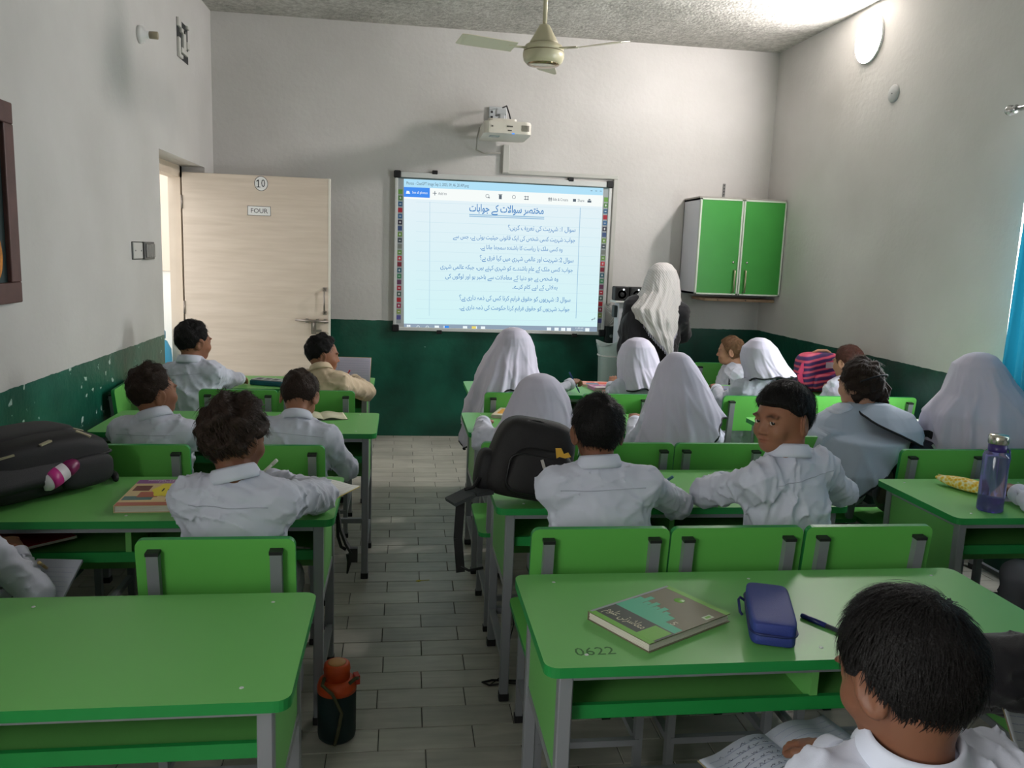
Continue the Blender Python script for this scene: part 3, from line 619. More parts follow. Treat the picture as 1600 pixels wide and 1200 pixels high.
for x0, x1, hx in ((CX0 + 0.002, mid - 0.004, mid - 0.045), (mid + 0.004, CX1 - 0.002, mid + 0.052)):
    d_ = MB(); d_.box((x0, CY, CZ0 + 0.003), (x1, CY + 0.018, CZ1 - 0.003), 0, iv); do = d_.build('door', M_greenlam, t)
    e_ = MB()
    for lo, hi in (((x0 - 0.001, CZ0 + 0.002), (x0 + 0.012, CZ1 - 0.002)), ((x1 - 0.012, CZ0 + 0.002), (x1 + 0.001, CZ1 - 0.002)), ((x0, CZ0 + 0.002), (x1, CZ0 + 0.014)), ((x0, CZ1 - 0.014), (x1, CZ1 - 0.002))):
        e_.box((lo[0], CY - 0.003, lo[1]), (hi[0], CY + 0.019, hi[1]), 0, iv)
    e_.build('edge_band', M_edge, do)
    h_ = MB(); h_.tube([iv @ Vector(q) for q in ((hx, CY - 0.001, 1.535), (hx, CY - 0.026, 1.53), (hx, CY - 0.026, 1.355), (hx, CY - 0.001, 1.35))], 0.007, 8); h_.build('door_handle', mat('brass_grey', (176, 168, 140), 0.35, 0.7), do)
    MB().lathe([(0.010, 0), (0.009, 0.006), (0.002, 0.007)], 14, 0, iv @ T(hx + (0.012 if x0 > 2.6 else -0.012), CY, 1.60) @ RX(PI / 2)).build('lock', M_silver, do)
t = empty('wall_batten', (2.87, YF, 1.28), 0, 'thin wooden batten on front wall under the green cabinet', 'batten')
M_batten = mat('batten_wood', (172, 140, 112), 0.6, var=0.15, vscale=15)
MB().bevbox((-0.315, -0.32, -0.012), (0.31, -0.002, 0.012), 0.003, seg=1).build('plank', M_batten, t)
for x in (-0.2, 0.05): MB().lathe([(0.005, 0), (0.004, 0.003)], 8, 0, T(x, -0.32, 0) @ RX(PI / 2)).build('screw', M_dark, t)
t = empty('hanging_strap', (2.778, YF, 2.215), 0, 'short perforated metal strap on front wall above the green cabinet', 'strap')
s_ = MB(); s_.bevbox((-0.012, -0.006, -0.085), (0.012, 0.0, 0.06), 0.002, seg=1); s_.build('strap_plate', mat('strap_grey', (120, 120, 118), 0.5, 0.4), t)
h_ = MB()
for k in range(5): h_.lathe([(0.006, 0), (0.005, 0.002)], 10, 0, T(0, -0.006, -0.06 + 0.026 * k) @ RX(PI / 2))
h_.build('hole', M_ink, t)

# white stand with two loudspeakers by the board
t = empty('speaker_stand', (1.915, 6.80, 0), 0, 'tall white pedestal stand between the whiteboard and the teacher', 'stand')
s_ = MB(); s_.bevbox((-0.095, -0.07, 0.0), (0.10, 0.07, 1.225), 0.01, seg=2); s_.build('column', mat('stand_white', (206, 210, 216), 0.4), t)
MB().bevbox((-0.13, -0.10, 1.225), (0.14, 0.10, 1.243), 0.004, seg=1).build('top_plate', M_white, t)
MB().bevbox((-0.125, -0.04, 1.10), (-0.096, 0.04, 1.20), 0.004, seg=1).build('adapter', mat('adapter_grey', (60, 70, 72), 0.5), t)
for k, (x, lab) in enumerate(((1.845, 'left black speaker on white stand, next to the whiteboard'), (1.975, 'right black speaker on white stand, half behind the teacher'))):
    t = empty('speaker', (x, 6.79, 1.2445), 0, lab, 'speaker', 'pair of small black speakers')
    MB().bevbox((-0.062, -0.06, 0), (0.062, 0.06, 0.118), 0.012, seg=3).build('body', mat('speaker_black', (30, 32, 33), 0.5), t)
    MB().lathe([(0.044, 0), (0.042, 0.003), (0.030, -0.004), (0.014, 0.002), (0.002, 0.006)], 24, 0, T(0, -0.06, 0.052) @ RX(PI / 2)).build('cone', mat('speaker_cone', (44, 46, 47), 0.7), t)
    MB().lathe([(0.009, 0), (0.007, 0.004), (0.001, 0.005)], 12, 0, T(0.012, -0.060, 0.094) @ RX(PI / 2)).build('badge', emis('badge_lit', (235, 240, 240), 0.9), t)
t = empty('socket_box', (1.848, YF, 0.93), 0, 'black socket box low on front wall beside the whiteboard', 'socket')
MB().bevbox((-0.075, -0.05, -0.07), (0.07, -0.001, 0.075), 0.008, seg=2).build('body', mat('socket_black', (26, 38, 38), 0.5), t)
for x in (-0.02, 0.03): MB().lathe([(0.016, 0), (0.015, 0.008), (0.006, 0.012)], 14, 0, T(x, -0.05, -0.01) @ RX(PI / 2)).build('knob', mat('knob_grey', (110, 125, 122), 0.4), t)
# clear waste basket below
t = empty('waste_basket', (1.755, 6.565, 0), 0, 'clear plastic bin liner basket on floor beside the white stand', 'basket')
M_clear = mat('clear_plastic', (196, 214, 208), 0.25, trans=0.55)
b_ = MB(); n = 28; prof = [(0.10, 0.0), (0.115, 0.45), (0.13, 0.80), (0.155, 0.90)]
V = []; F = []
for i, (r, z) in enumerate(prof):
    for k in range(n):
        a = 2 * PI * k / n; rr = r * (1 + 0.05 * math.sin(5 * a + 2 * z) + 0.02 * math.sin(11 * a)); V.append((rr * math.cos(a), rr * math.sin(a), z + (0.02 * math.sin(3 * a) if i == 3 else 0)))
for i in range(3):
    for k in range(n): F.append((i * n + k, i * n + (k + 1) % n, (i + 1) * n + (k + 1) % n, (i + 1) * n + k))
F.append(tuple(range(n))[::-1]); b_.add(V, F, 0, None, True); b_.build('liner', M_clear, t)
MB().tube([(0.132 * math.cos(a), 0.132 * math.sin(a), 0.80) for a in [2 * PI * q / 24 for q in range(24)]], 0.006, 6, closed=True).build('rim', M_white, t)
t = empty('wall_cable', (1.80, YF - 0.01, 1.15), 0, 'loose white cables hanging between whiteboard and speaker stand', 'cable')
for k in range(3):
    MB().tube([(-0.02, 0, 0.05 - 0.02 * k), (0.01, -0.03, 0.03 - 0.03 * k), (0.05, -0.05, 0.05 - 0.045 * k), (0.07, -0.06, 0.0 - 0.05 * k), (0.03, -0.03, -0.08 - 0.03 * k), (0.0, 0, -0.15)], 0.004, 6).build('lead', mat('lead_white', (205, 212, 208), 0.5), t)

# ceiling fan at rest
t = empty('ceiling_fan', (0.84, 5.2, ZC), 0.0, 'cream ceiling fan hanging on a rod above the front rows', 'fan')
M_fan = mat('fan_cream', (196, 190, 160), 0.35)
MB().lathe([(0.06, 0.0), (0.058, -0.03), (0.02, -0.07), (0.014, -0.075)], 24).build('ceiling_cup', M_fan, t)
MB().tube([(0, 0, -0.06), (0, 0, -0.42)], 0.0135, 14).build('rod', M_fan, t)
MB().lathe([(0.018, -0.395), (0.032, -0.402), (0.058, -0.448), (0.086, -0.498), (0.092, -0.512)], 36).build('canopy', M_fan, t)
mo = MB().lathe([(0.088, -0.512), (0.112, -0.520), (0.122, -0.535), (0.124, -0.556), (0.123, -0.558), (0.127, -0.564), (0.127, -0.585), (0.120, -0.610), (0.103, -0.628)], 40).build('motor_housing', M_fan, t)
MB().lathe([(0.1245, -0.555), (0.126, -0.560)], 40).build('groove_ring', mat('fan_line', (118, 104, 74), 0.5), mo)
MB().lathe([(0.099, -0.626), (0.098, -0.633), (0.06, -0.640), (0.02, -0.643)], 36).build('bottom_disc', mat('fan_chrome', (170, 150, 120), 0.15, 0.9), t)
for k, a in enumerate((78, 198, 318)):
    M = RZ(math.radians(a))
    b_ = MB()
    b_.bar(M @ Vector((0.11, 0, -0.545)), M @ Vector((0.24, 0, -0.553)), 0.034, 0.006)
    V = []; ns = 10
    for i in range(ns + 1):
        f = i / ns; x = 0.2 + 0.36 * f; wd = (0.055 + 0.014 * f) * (1 if i < ns else 0.8)
        for s_ in (-1, 1): V += [M @ Vector((x, s_ * wd, -0.556 + s_ * 0.014 + 0.0025)), M @ Vector((x, s_ * wd, -0.556 + s_ * 0.014 - 0.0005))]
    F = []
    for i in range(ns):
        q = 4 * i; F += [(q, q + 2, q + 6, q + 4), (q + 1, q + 5, q + 7, q + 3), (q, q + 4, q + 5, q + 1), (q + 2, q + 3, q + 7, q + 6)]
    F += [(0, 1, 3, 2), (4 * ns, 4 * ns + 2, 4 * ns + 3, 4 * ns + 1)]
    b_.add(V, F); b_.build('blade', M_fan, t)

# ================================================================ DESKS AND CHAIRS
M_top = mat('desk_green', (106, 176, 92), 0.42, var=0.025, vscale=3, spec=0.5)
M_chair = mat('chair_green', (100, 182, 82), 0.4, var=0.02, vscale=3)
M_band = mat('desk_edge_green', (34, 140, 66), 0.4)
M_tube = mat('tube_grey', (150, 153, 158), 0.38, 0.35)
M_cap = mat('cap_black', (34, 34, 36), 0.5)
M_screw = mat('screw_white', (205, 208, 205), 0.35, 0.4)
DW, DD, DH = 1.30, 0.51, 0.735
def build_desk():
    t = empty('school_desk')
    hw, hd = DW / 2, DD / 2
    tp = MB(); tp.prism(rrect(-hw, -hd, hw, hd, 0.03, 5), DH - 0.024, DH, 0, None, 1); tp.build('desktop', [M_top, M_band], t)
    s = MB()
    for x in (-hw + 0.10, 0, hw - 0.10):
        for y in (-hd + 0.055, hd - 0.055): s.lathe([(0.005, DH), (0.004, DH + 0.0012)], 8, 0, T(x, y, 0))
    s.build('screw_head', M_screw, t)
    lx, ly = hw - 0.052, hd - 0.045
    for sx in (-1, 1):
        for sy in (-1, 1):
            l = MB(); l.bevbox((sx * lx - 0.016, sy * ly - 0.016, 0.018), (sx * lx + 0.016, sy * ly + 0.016, DH - 0.024), 0.003, seg=1)
            lo = l.build('leg', M_tube, t)
            MB().bevbox((sx * lx - 0.018, sy * ly - 0.018, 0), (sx * lx + 0.018, sy * ly + 0.018, 0.03), 0.003, seg=1).build('foot_cap', M_cap, lo)
    for sy in (-1, 1): MB().box((-lx + 0.016, sy * ly - 0.012, DH - 0.048), (lx - 0.016, sy * ly + 0.012, DH - 0.0245)).build('top_rail', M_tube, t)
    for sx in (-1, 1): MB().box((sx * lx - 0.012, -ly + 0.016, DH - 0.048), (sx * lx + 0.012, ly - 0.016, DH - 0.0245)).build('top_rail', M_tube, t)
    for sx in (-1, 1):
        r = MB(); r.box((sx * lx - 0.012, -ly + 0.016, 0.14), (sx * lx + 0.012, ly - 0.016, 0.165)); r.build('stretcher', M_tube, t)
        p = MB(); p.box((sx * (lx + 0.001) - 0.008, -ly + 0.017, 0.44), (sx * (lx + 0.001) + 0.008, ly - 0.017, DH - 0.05)); p.build('side_panel', M_top, t)
        r = MB(); r.box((sx * lx - 0.012, -ly + 0.016, 0.42), (sx * lx + 0.012, ly - 0.016, 0.44)); r.build('panel_rail', M_tube, t)
    r = MB(); r.box((-lx, ly - 0.012, 0.14), (lx, ly + 0.012, 0.165)); r.build('stretcher', M_tube, t)
    sh = MB(); sh.box((-lx + 0.012, -ly + 0.03, 0.580), (lx - 0.012, ly - 0.02, 0.598)); sh.box((-lx + 0.012, -ly + 0.018, 0.577), (lx - 0.012, -ly + 0.03, 0.610), 1); sh.build('shelf', [M_top, M_band], t)
    MB().box((-0.009, -ly + 0.022, 0.598), (0.009, ly - 0.02, DH - 0.025)).build('divider', M_top, t)
    MB().box((-lx + 0.016, ly - 0.008, 0.40), (lx - 0.016, ly + 0.008, DH - 0.05)).build('back_panel', M_top, t)
    return t
def build_chair():
    t = empty('school_chair')
    sw = 0.20
    s = MB(); s.prism(rrect(-sw, -0.21, sw, 0.21, 0.03, 4), 0.422, 0.440, 0, None, 1); s.build('seat', [M_chair, M_band], t)
    A = T(0, -0.205, 0.73) @ RX(math.radians(6))
    b = MB(); b.prism([(x, y) for x, y in rrect(-0.203, -0.105, 0.203, 0.105, 0.022, 5)], 0, 0.017, 0, A @ RX(PI / 2) @ T(0, 0, -0.0085), 1); b.build('backrest', [M_chair, M_band], t)
    for sx in (-1, 1):
        x = sx * 0.155
        p = MB(); p.bar(A @ Vector((x, -0.021, 0.072)), A @ Vector((x, -0.021, -0.28)), 0.030, 0.024, up=(0, 1, 0)); p.bar(A @ Vector((x, -0.021, -0.28)), (x, -0.195, 0.012), 0.024, 0.024, up=(0, 1, 0))
        lo = p.build('leg', M_tube, t)
        c = MB(); c.bar(A @ Vector((x, -0.021, 0.070)), A @ Vector((x, -0.021, 0.079)), 0.034, 0.027, up=(0, 1, 0)); c.build('end_cap', M_cap, lo)
        MB().cbox((x, -0.195, 0.012), (0.03, 0.03, 0.024)).build('foot_cap', M_cap, lo)
        p = MB(); p.bar((x, 0.175, 0.012), (x, 0.175, 0.42), 0.024, up=(0, 1, 0)); lo = p.build('leg', M_tube, t)
        MB().cbox((x, 0.175, 0.012), (0.03, 0.03, 0.024)).build('foot_cap', M_cap, lo)
        MB().bar((x, -0.19, 0.410), (x, 0.175, 0.410), 0.022).build('side_rail', M_tube, t); MB().bar((x, -0.192, 0.15), (x, 0.175, 0.15), 0.022).build('side_rail', M_tube, t)
    for y, z in ((0.165, 0.405), (-0.2, 0.15), (-0.19, 0.405)): MB().bar((-0.155, y, z), (0.155, y, z), 0.02).build('cross_rail', M_tube, t)
    return t
DESKS = {  # key: (x, y, label, x scale)
    'L0': (-0.852, 1.745, 'bare green desk nearest the camera at lower left, nobody behind it'),
    'L1': (-0.857, 2.82, 'green desk at left with the big black backpack and a thick schoolbook on it'),
    'L2': (-0.760, 4.07, 'green desk at left, third from the front wall... '),
    'L3': (-0.822, 5.29, 'green desk at left nearest the open door'),
    'R0': (0.965, 1.835, 'nearest green desk right of the aisle, with textbook and blue pencil case'),
    'R1': (0.985, 2.925, 'green desk right of aisle with black rucksack on its left corner'),
    'R2': (0.980, 4.11, 'green desk right of aisle where two white-scarved girls write'),
    'R3': (1.070, 5.21, 'front green desk right of aisle, below the whiteboard, with colourful books'),
    'W1': (2.566, 2.785, 'green desk at right with the purple bottle standing on it'),
    'W2': (2.545, 4.06, 'bright green desk at right behind the girl in the grey cape'),
    'W3': (2.565, 5.22, 'green desk at right front corner below the wall cabinet'),
}
DESKS['L2'] = (-0.760, 4.07, 'green desk at left behind the boy with lowered head, second row from the door')
desk0 = build_desk(); first = True
for k, (x, y, lab) in DESKS.items():
    o = desk0 if first else copy_tree(desk0); first = False
    o.location = (x, y, 0); tag(o, lab, 'desk', 'green school desks')
    if k[0] == 'W': o.scale = (0.935, 1, 1)
CHAIRS = [  # x, y, rot, label
    (-0.474, 2.345, 0, 'green chair of the curly-haired boy, in front of the bare left desk'),
    (-1.295, 2.33, 0, 'green chair at far left, mostly hidden behind the boy at the left edge'),
    (-0.998, 3.385, 0, 'green chair between the black backpack and the curly-haired boy'),
    (-0.492, 3.385, 0, 'green chair right behind the boy with lowered head'),
    (-0.855, 4.64, 0, 'green chair left of the lowered head, under the first row boys'),
    (-0.448, 4.64, 0, 'green chair of the boy in the beige shirt'),
    (-1.266, 4.57, -1.50, 'green chair turned sideways against the left wall'),
    (0.578, 2.40, 0, 'leftmost of the three green chairs before the textbook desk'),
    (0.989, 2.40, 0, 'middle one of the three green chairs before the textbook desk'),
    (1.405, 2.40, 0, 'rightmost of the three green chairs before the textbook desk'),
    (0.535, 3.46, 0, 'green chair hidden behind the black rucksack and a girl'),
    (0.95, 3.46, 0, 'green chair mostly hidden behind the short-haired boy'),
    (1.360, 3.46, 0, 'empty green chair left of the boy looking back'),
    (0.667, 4.66, 0, 'green chair of the girl with the long scarf by the aisle'),
    (1.225, 4.66, 0, 'green chair behind the dark head of the short-haired boy, front row'),
    (2.335, 3.365, 0, 'green chair holding a dark bag, behind the purple bottle'),
    (2.745, 3.38, 0, 'green chair of the scarved girl at right edge'),
    (1.93, 3.61, 0, 'green chair under the girl in the grey cape'),
    (2.06, 4.66, 0, 'green chair of the scarved girl right of the centre front desk'),
    (2.47, 4.69, 0, 'bright green chair left of the girl in the grey cape'),
    (2.885, 4.69, 0, 'bright green chair right of the girl in the grey cape'),
    (2.42, 6.14, 0, 'green chair at the front right, beyond the fair-haired girl'),
    (2.45, 5.685, PI / 2, 'green chair turned sideways under the fair-haired girl'),
    (0.66, 0.97, 0, 'green chair of the boy at the lower right corner'),
    (1.22, 1.06, -0.05, 'green chair of the person in black at the lower right'),
    (2.44, 2.20, 0, 'green chair at the desk with the purple bottle'),
]
ch0 = build_chair(); first = True
for x, y, rz, lab in CHAIRS:
    o = ch0 if first else copy_tree(ch0); first = False
    o.location = (x, y, 0); o.rotation_euler = (0, 0, rz); tag(o, lab, 'chair', 'green school chairs')

# ================================================================ THINGS ON THE DESKS
def softbox(mb, d, e=0.35, n=28, m=16, M=None, mi=0, f=None):
    """rounded soft block, half sizes d; f(p) may push points"""
    V = []; F = []
    sg = lambda v, p: math.copysign(abs(v) ** p, v)
    for i in range(m + 1):
        v = -PI / 2 + PI * i / m
        for k in range(n):
            u = 2 * PI * k / n; cv = sg(math.cos(v), e)
            p = Vector((d[0] * cv * sg(math.cos(u), e), d[1] * cv * sg(math.sin(u), e), d[2] * sg(math.sin(v), e)))
            if f: p = Vector(f(p))
            V.append(p)
    for i in range(m):
        for k in range(n): F.append((i * n + k, i * n + (k + 1) % n, (i + 1) * n + (k + 1) % n, (i + 1) * n + k))
    return mb.add(V, F, mi, M, True)
def pen(name, a, b, r, cols, label, cat='pen'):
    a = Vector(a); b = Vector(b); t = empty(name, a, 0, label, cat)
    d = b - a; L_ = d.length; M = d.to_track_quat('Z', 'Y').to_matrix().to_4x4()
    MB().lathe([(r * .25, 0), (r * .8, L_ * .06), (r, L_ * .08), (r, L_ * .66)], 12, 0, M).build('barrel', mat('pen_%d_%d_%d' % cols[0], cols[0], 0.3), t)
    MB().lathe([(r * 1.12, L_ * .64), (r * 1.15, L_ * .98), (r * .9, L_)], 12, 0, M).build('cap', mat('pen_%d_%d_%d' % cols[1], cols[1], 0.3), t)
    return t
def book(name, loc, rz, w, d, h, cover_m, label, page=(214, 208, 196), art=None, tilt=None, cat='book'):
    t = empty(name, loc, rz, label, cat)
    if tilt: t.rotation_euler = (tilt[0], tilt[1], rz)
    p = MB(); nl = 7
    for k in range(nl):
        z0 = 0.0022 + (h - 0.0044) * k / nl; z1 = 0.0022 + (h - 0.0044) * (k + 0.86) / nl; j = 0.0008 * ((k * 7) % 3)
        p.box((-w / 2 + 0.001, -d / 2 + 0.003 + j, z0), (w / 2 - 0.004 - j, d / 2 - 0.003 - j, z1))
    p.build('page_block', mat('pages_%d_%d_%d' % page, page, 0.8), t)
    c = MB(); c.box((-w / 2, -d / 2, 0), (w / 2, d / 2, 0.0018)); c.box((-w / 2, -d / 2, h - 0.002), (w / 2, d / 2, h)); c.box((-w / 2 - 0.0015, -d / 2, 0), (-w / 2 + 0.001, d / 2, h))
    co = c.build('cover', cover_m, t)
    if art: art(t, co, w, d, h)
    return t
def slab(mb, w, d, h, u0, v0, u1, v1, k, mi=0):   # flat print on a cover, u across, v along depth
    mb.box((-w / 2 + u0 * w, -d / 2 + v0 * d, h), (-w / 2 + u1 * w, -d / 2 + v1 * d, h + 0.0003 * k), mi)

# textbook on the near right desk
def art_text(t, co, w, d, h):
    a = MB(); ms = [mat('cov_teal', (70, 178, 140), 0.4), mat('cov_dark', (62, 70, 62), 0.4), mat('cov_lime', (110, 176, 62), 0.4), mat('cov_pale', (205, 216, 190), 0.5), mat('cov_grey', (150, 158, 160), 0.4), mat('cov_brown', (112, 106, 82), 0.45)]
    slab(a, w, d, h, 0.0, 0.0, 1, 0.06, 1, 2); slab(a, w, d, h, 0.0, 0.06, 1, 0.30, 1, 1); slab(a, w, d, h, 0.0, 0.30, 0.72, 0.52, 1, 0)
    for k, (u, v) in enumerate(((0.05, 0.60), (0.12, 0.68), (0.2, 0.58), (0.28, 0.63), (0.36, 0.57), (0.44, 0.61), (0.53, 0.56))): slab(a, w, d, h, u, 0.5, u + 0.07, v, 1.2, 0)
    slab(a, w, d, h, 0.72, 0.30, 0.98, 0.40, 1, 0); slab(a, w, d, h, 0.72, 0.04, 0.97, 0.28, 2, 2); slab(a, w, d, h, 0.0, 0.94, 1, 1, 1, 2); slab(a, w, d, h, 0.0, 0.02, 0.035, 0.98, 2, 4)
    slab(a, w, d, h, 0.88, 0.72, 0.96, 0.82, 2, 3); slab(a, w, d, h, 0.90, 0.74, 0.94, 0.80, 3, 2)
    a.lathe([(0.014, h), (0.013, h + 0.0006)], 18, 2, T(-0.02, 0.095, 0))
    a.build('cover_print', ms, t)
    l = MB(); text_into(l, urdu('معاشرتی علوم'), 0.040, T(-0.020, -d * 0.33, h + 0.0009), 0, 'CENTER', 0.12); text_into(l, '5', 0.03, T(0.062, -0.02, h + 0.0009), 0, 'CENTER'); l.build('lettering', mat('cov_letter', (210, 206, 180), 0.5), t)
book('textbook', (0.630, 1.791, DH), math.radians(-60), 0.200, 0.285, 0.022, mat('cover_olive', (112, 108, 84), 0.45), 'thick green and brown textbook lying on the nearest right desk', art=art_text)
# blue pencil case
t = empty('pencil_case', (0.893, 1.755, DH), math.radians(-20), 'dark blue hard pencil case with zip on the nearest right desk', 'pencil case')
M_case = mat('case_blue', (44, 58, 128), 0.6, bump=0.15, bscale=400)
b = MB(); softbox(b, (0.052, 0.125, 0.019), 0.28, 40, 18, T(0, 0, 0.019)); b.build('lower_shell', M_case, t)
b = MB(); softbox(b, (0.052, 0.125, 0.020), 0.28, 40, 18, T(0, 0, 0.040)); b.build('upper_shell', M_case, t)
b = MB(); b.tube([(x, y, 0.030) for x, y in rrect(-0.0525, -0.1255, 0.0525, 0.1255, 0.03, 6)], 0.0035, 6, closed=True); b.build('zip', mat('zip_navy', (26, 36, 88), 0.5), t)
b = MB(); b.tube([(-0.054, 0.06, 0.030), (-0.066, 0.064, 0.036), (-0.070, 0.052, 0.034), (-0.066, 0.03, 0.012), (-0.060, 0.026, 0.006)], 0.0035, 6); b.build('zip_pull', mat('zip_navy', (26, 36, 88), 0.5), t)
pen('ballpoint_pen', (1.088, 1.625, DH + 0.006), (0.995, 1.79, DH + 0.006), 0.0055, ((60, 62, 74), (30, 40, 110)), 'dark blue pen lying right of the blue pencil case')
# scratched digits in the desk top
g_ = MB(); text_into(g_, '0622', 0.050, T(0.437, 1.648, DH + 0.0004) @ RZ(0.03), 0, 'CENTER', 0.09)
tag(g_.build('scratched_digits', mat('scratch_green', (52, 104, 48), 0.6)), 'faint scratched digits on the nearest right desk', 'graffiti')

# big black backpack on the left desk
def snap(objs, x, y):
    from mathutils.bvhtree import BVHTree
    z = 0
    for o in objs:
        bv = BVHTree.FromPolygons([v.co for v in o.data.vertices], [tuple(p.vertices) for p in o.data.polygons]); h_ = bv.ray_cast(Vector((x, y, 1)), Vector((0, 0, -1)))
        if h_[0] is not None: z = max(z, h_[0].z)
    return z + 0.003
M_bag = mat('bag_black', (17, 17, 20), 0.62, bump=0.2, bscale=500)
M_bag2 = mat('bag_charcoal', (27, 27, 31), 0.6, bump=0.25, bscale=600)
t = empty('backpack', (-1.268, 2.885, DH + 0.003), math.radians(56), 'big black backpack lying on the left desk beside the wall', 'backpack')
def f1(p):
    z = p.z + 0.030 * (1 - (p.x / 0.28) ** 2) * (1 if p.z > 0 else 0) - 0.02 * max(0, p.x - 0.1) / 0.17 * (1 if p.z > 0 else 0)
    return (p.x, p.y, z)
b = MB(); softbox(b, (0.25, 0.165, 0.090), 0.42, 44, 20, T(0, 0, 0.091), 0, f1); bo1 = b.build('body', M_bag, t)
b = MB(); softbox(b, (0.18, 0.105, 0.033), 0.5, 36, 14, T(-0.015, 0.02, 0.186)); bo2 = b.build('front_pocket', M_bag2, t)
b = MB(); softbox(b, (0.17, 0.05, 0.05), 0.5, 30, 12, T(-0.10, -0.128, 0.088) @ RX(-0.5)); b.build('front_pocket', M_bag2, t)
for r_, zz in ((0.9, 0.150), (0.985, 0.112)):
    b = MB(); b.tube([(0.25 * r_ * x, 0.165 * r_ * y, zz + 0.012 * (1 - x * x)) for x, y in rrect(-1, -1, 1, 1, 0.35, 6)], 0.004, 6, closed=True); b.build('zip', mat('zip_black', (14, 14, 15), 0.4), t)
M_pull = mat('pull_brass', (176, 168, 140), 0.35, 0.5)
for p, q in (((0.165, 0.0, 0.190), (0.205, -0.03, 0.176)), ((0.12, -0.11, 0.180), (0.15, -0.145, 0.158)), ((0.0, -0.150, 0.170), (-0.04, -0.155, 0.160)), ((-0.13, -0.158, 0.135), (-0.19, -0.148, 0.128))):
    b = MB(); b.bar((p[0], p[1], snap([bo1, bo2], p[0], p[1])), (q[0], q[1], snap([bo1, bo2], q[0], q[1])), 0.013, 0.006); b.build('zip_pull', M_pull, t)
for x in (-0.10, 0.05):
    b = MB(); b.tube([(x - 0.02, 0.09, 0.196), (x, 0.095, 0.204), (x + 0.02, 0.09, 0.196)], 0.004, 6); b.build('zip_pull', mat('pull_red', (150, 60, 70), 0.5), t)
b = MB(); b.tube([(0.235, 0.05, 0.06), (0.265, 0.01, 0.03), (0.28, -0.05, 0.014), (0.265, -0.11, 0.012), (0.23, -0.16, 0.012)], [0.02, 0.019, 0.015, 0.013, 0.01], 8); b.build('strap', M_bag, t)
b = MB(); softbox(b, (0.10, 0.022, 0.055), 0.6, 24, 12, T(0.12, -0.158, 0.068)); b.build('side_pocket', M_bag2, t)
t = empty('drink_bottle', (-1.158, 2.755, DH + 0.064), math.radians(56), 'small pink and white bottle in the side pocket of the big backpack', 'bottle')
M = RY(math.radians(70))
MB().lathe([(0.026, 0), (0.033, 0.012), (0.034, 0.05), (0.030, 0.085)], 22, 0, M).build('body', mat('bottle_white', (206, 200, 206), 0.35), t)
MB().lathe([(0.0345, 0.02), (0.0352, 0.03), (0.0345, 0.055)], 22, 0, M).build('label_band', mat('bottle_pink', (178, 34, 120), 0.35), t)
MB().lathe([(0.028, 0.084), (0.029, 0.10), (0.022, 0.125), (0.014, 0.135)], 22, 0, M).build('cap', mat('cap_magenta', (120, 22, 80), 0.35), t)
def art_ten(t, co, w, d, h):
    a = MB(); ms = [mat('cov_purple', (140, 84, 140), 0.4), mat('cov_cream', (205, 180, 130), 0.4), mat('cov_red', (170, 92, 72), 0.4), mat('cov_teal2', (70, 110, 108), 0.4), mat('cov_yellow', (222, 206, 50), 0.4), mat('cov_brown2', (110, 62, 52), 0.5)]
    slab(a, w, d, h, 0, 0.84, 1, 1, 1, 0); slab(a, w, d, h, 0, 0.12, 1, 0.84, 1, 1); slab(a, w, d, h, 0, 0, 1, 0.12, 1, 2); slab(a, w, d, h, 0.02, 0.20, 0.45, 0.34, 2, 3); slab(a, w, d, h, 0.38, 0.44, 0.62, 0.66, 2, 3)
    slab(a, w, d, h, 0.05, 0.55, 0.30, 0.75, 2, 5); slab(a, w, d, h, 0.66, 0.16, 0.95, 0.36, 2, 2); slab(a, w, d, h, 0.2, 0.3, 0.5, 0.5, 2.4, 2)
    a.add([(w * (0.06 + 0.20 * math.cos(q) * (1 + 0.1 * math.cos(6 * q))), d * (0.08 + 0.26 * math.sin(q) * (1 + 0.1 * math.cos(6 * q))), h + 0.001) for q in [2 * PI * i / 24 for i in range(24)]], [tuple(range(24))], 4)
    a.build('cover_print', ms, t)
    l = MB(); text_into(l, '10', 0.052, T(w * 0.07, d * 0.06, h + 0.0014), 0, 'CENTER'); l.build('lettering', mat('ink_dark', (40, 40, 44), 0.6), t)
    l = MB(); text_into(l, 'MODEL TEST', 0.019, T(-0.02, d * 0.45, h + 0.0014), 0, 'CENTER'); text_into(l, 'PAPERS', 0.015, T(-0.01, d * 0.385, h + 0.0014), 0, 'CENTER'); l.build('lettering', mat('ink_pale', (226, 214, 224), 0.6), t)
book('textbook', (-0.800, 2.800, DH), math.radians(2), 0.215, 0.30, 0.024, mat('cover_cream', (205, 182, 140), 0.5), 'thick colourful schoolbook numbered ten on left desk beside the curly-haired boy', art=art_ten)

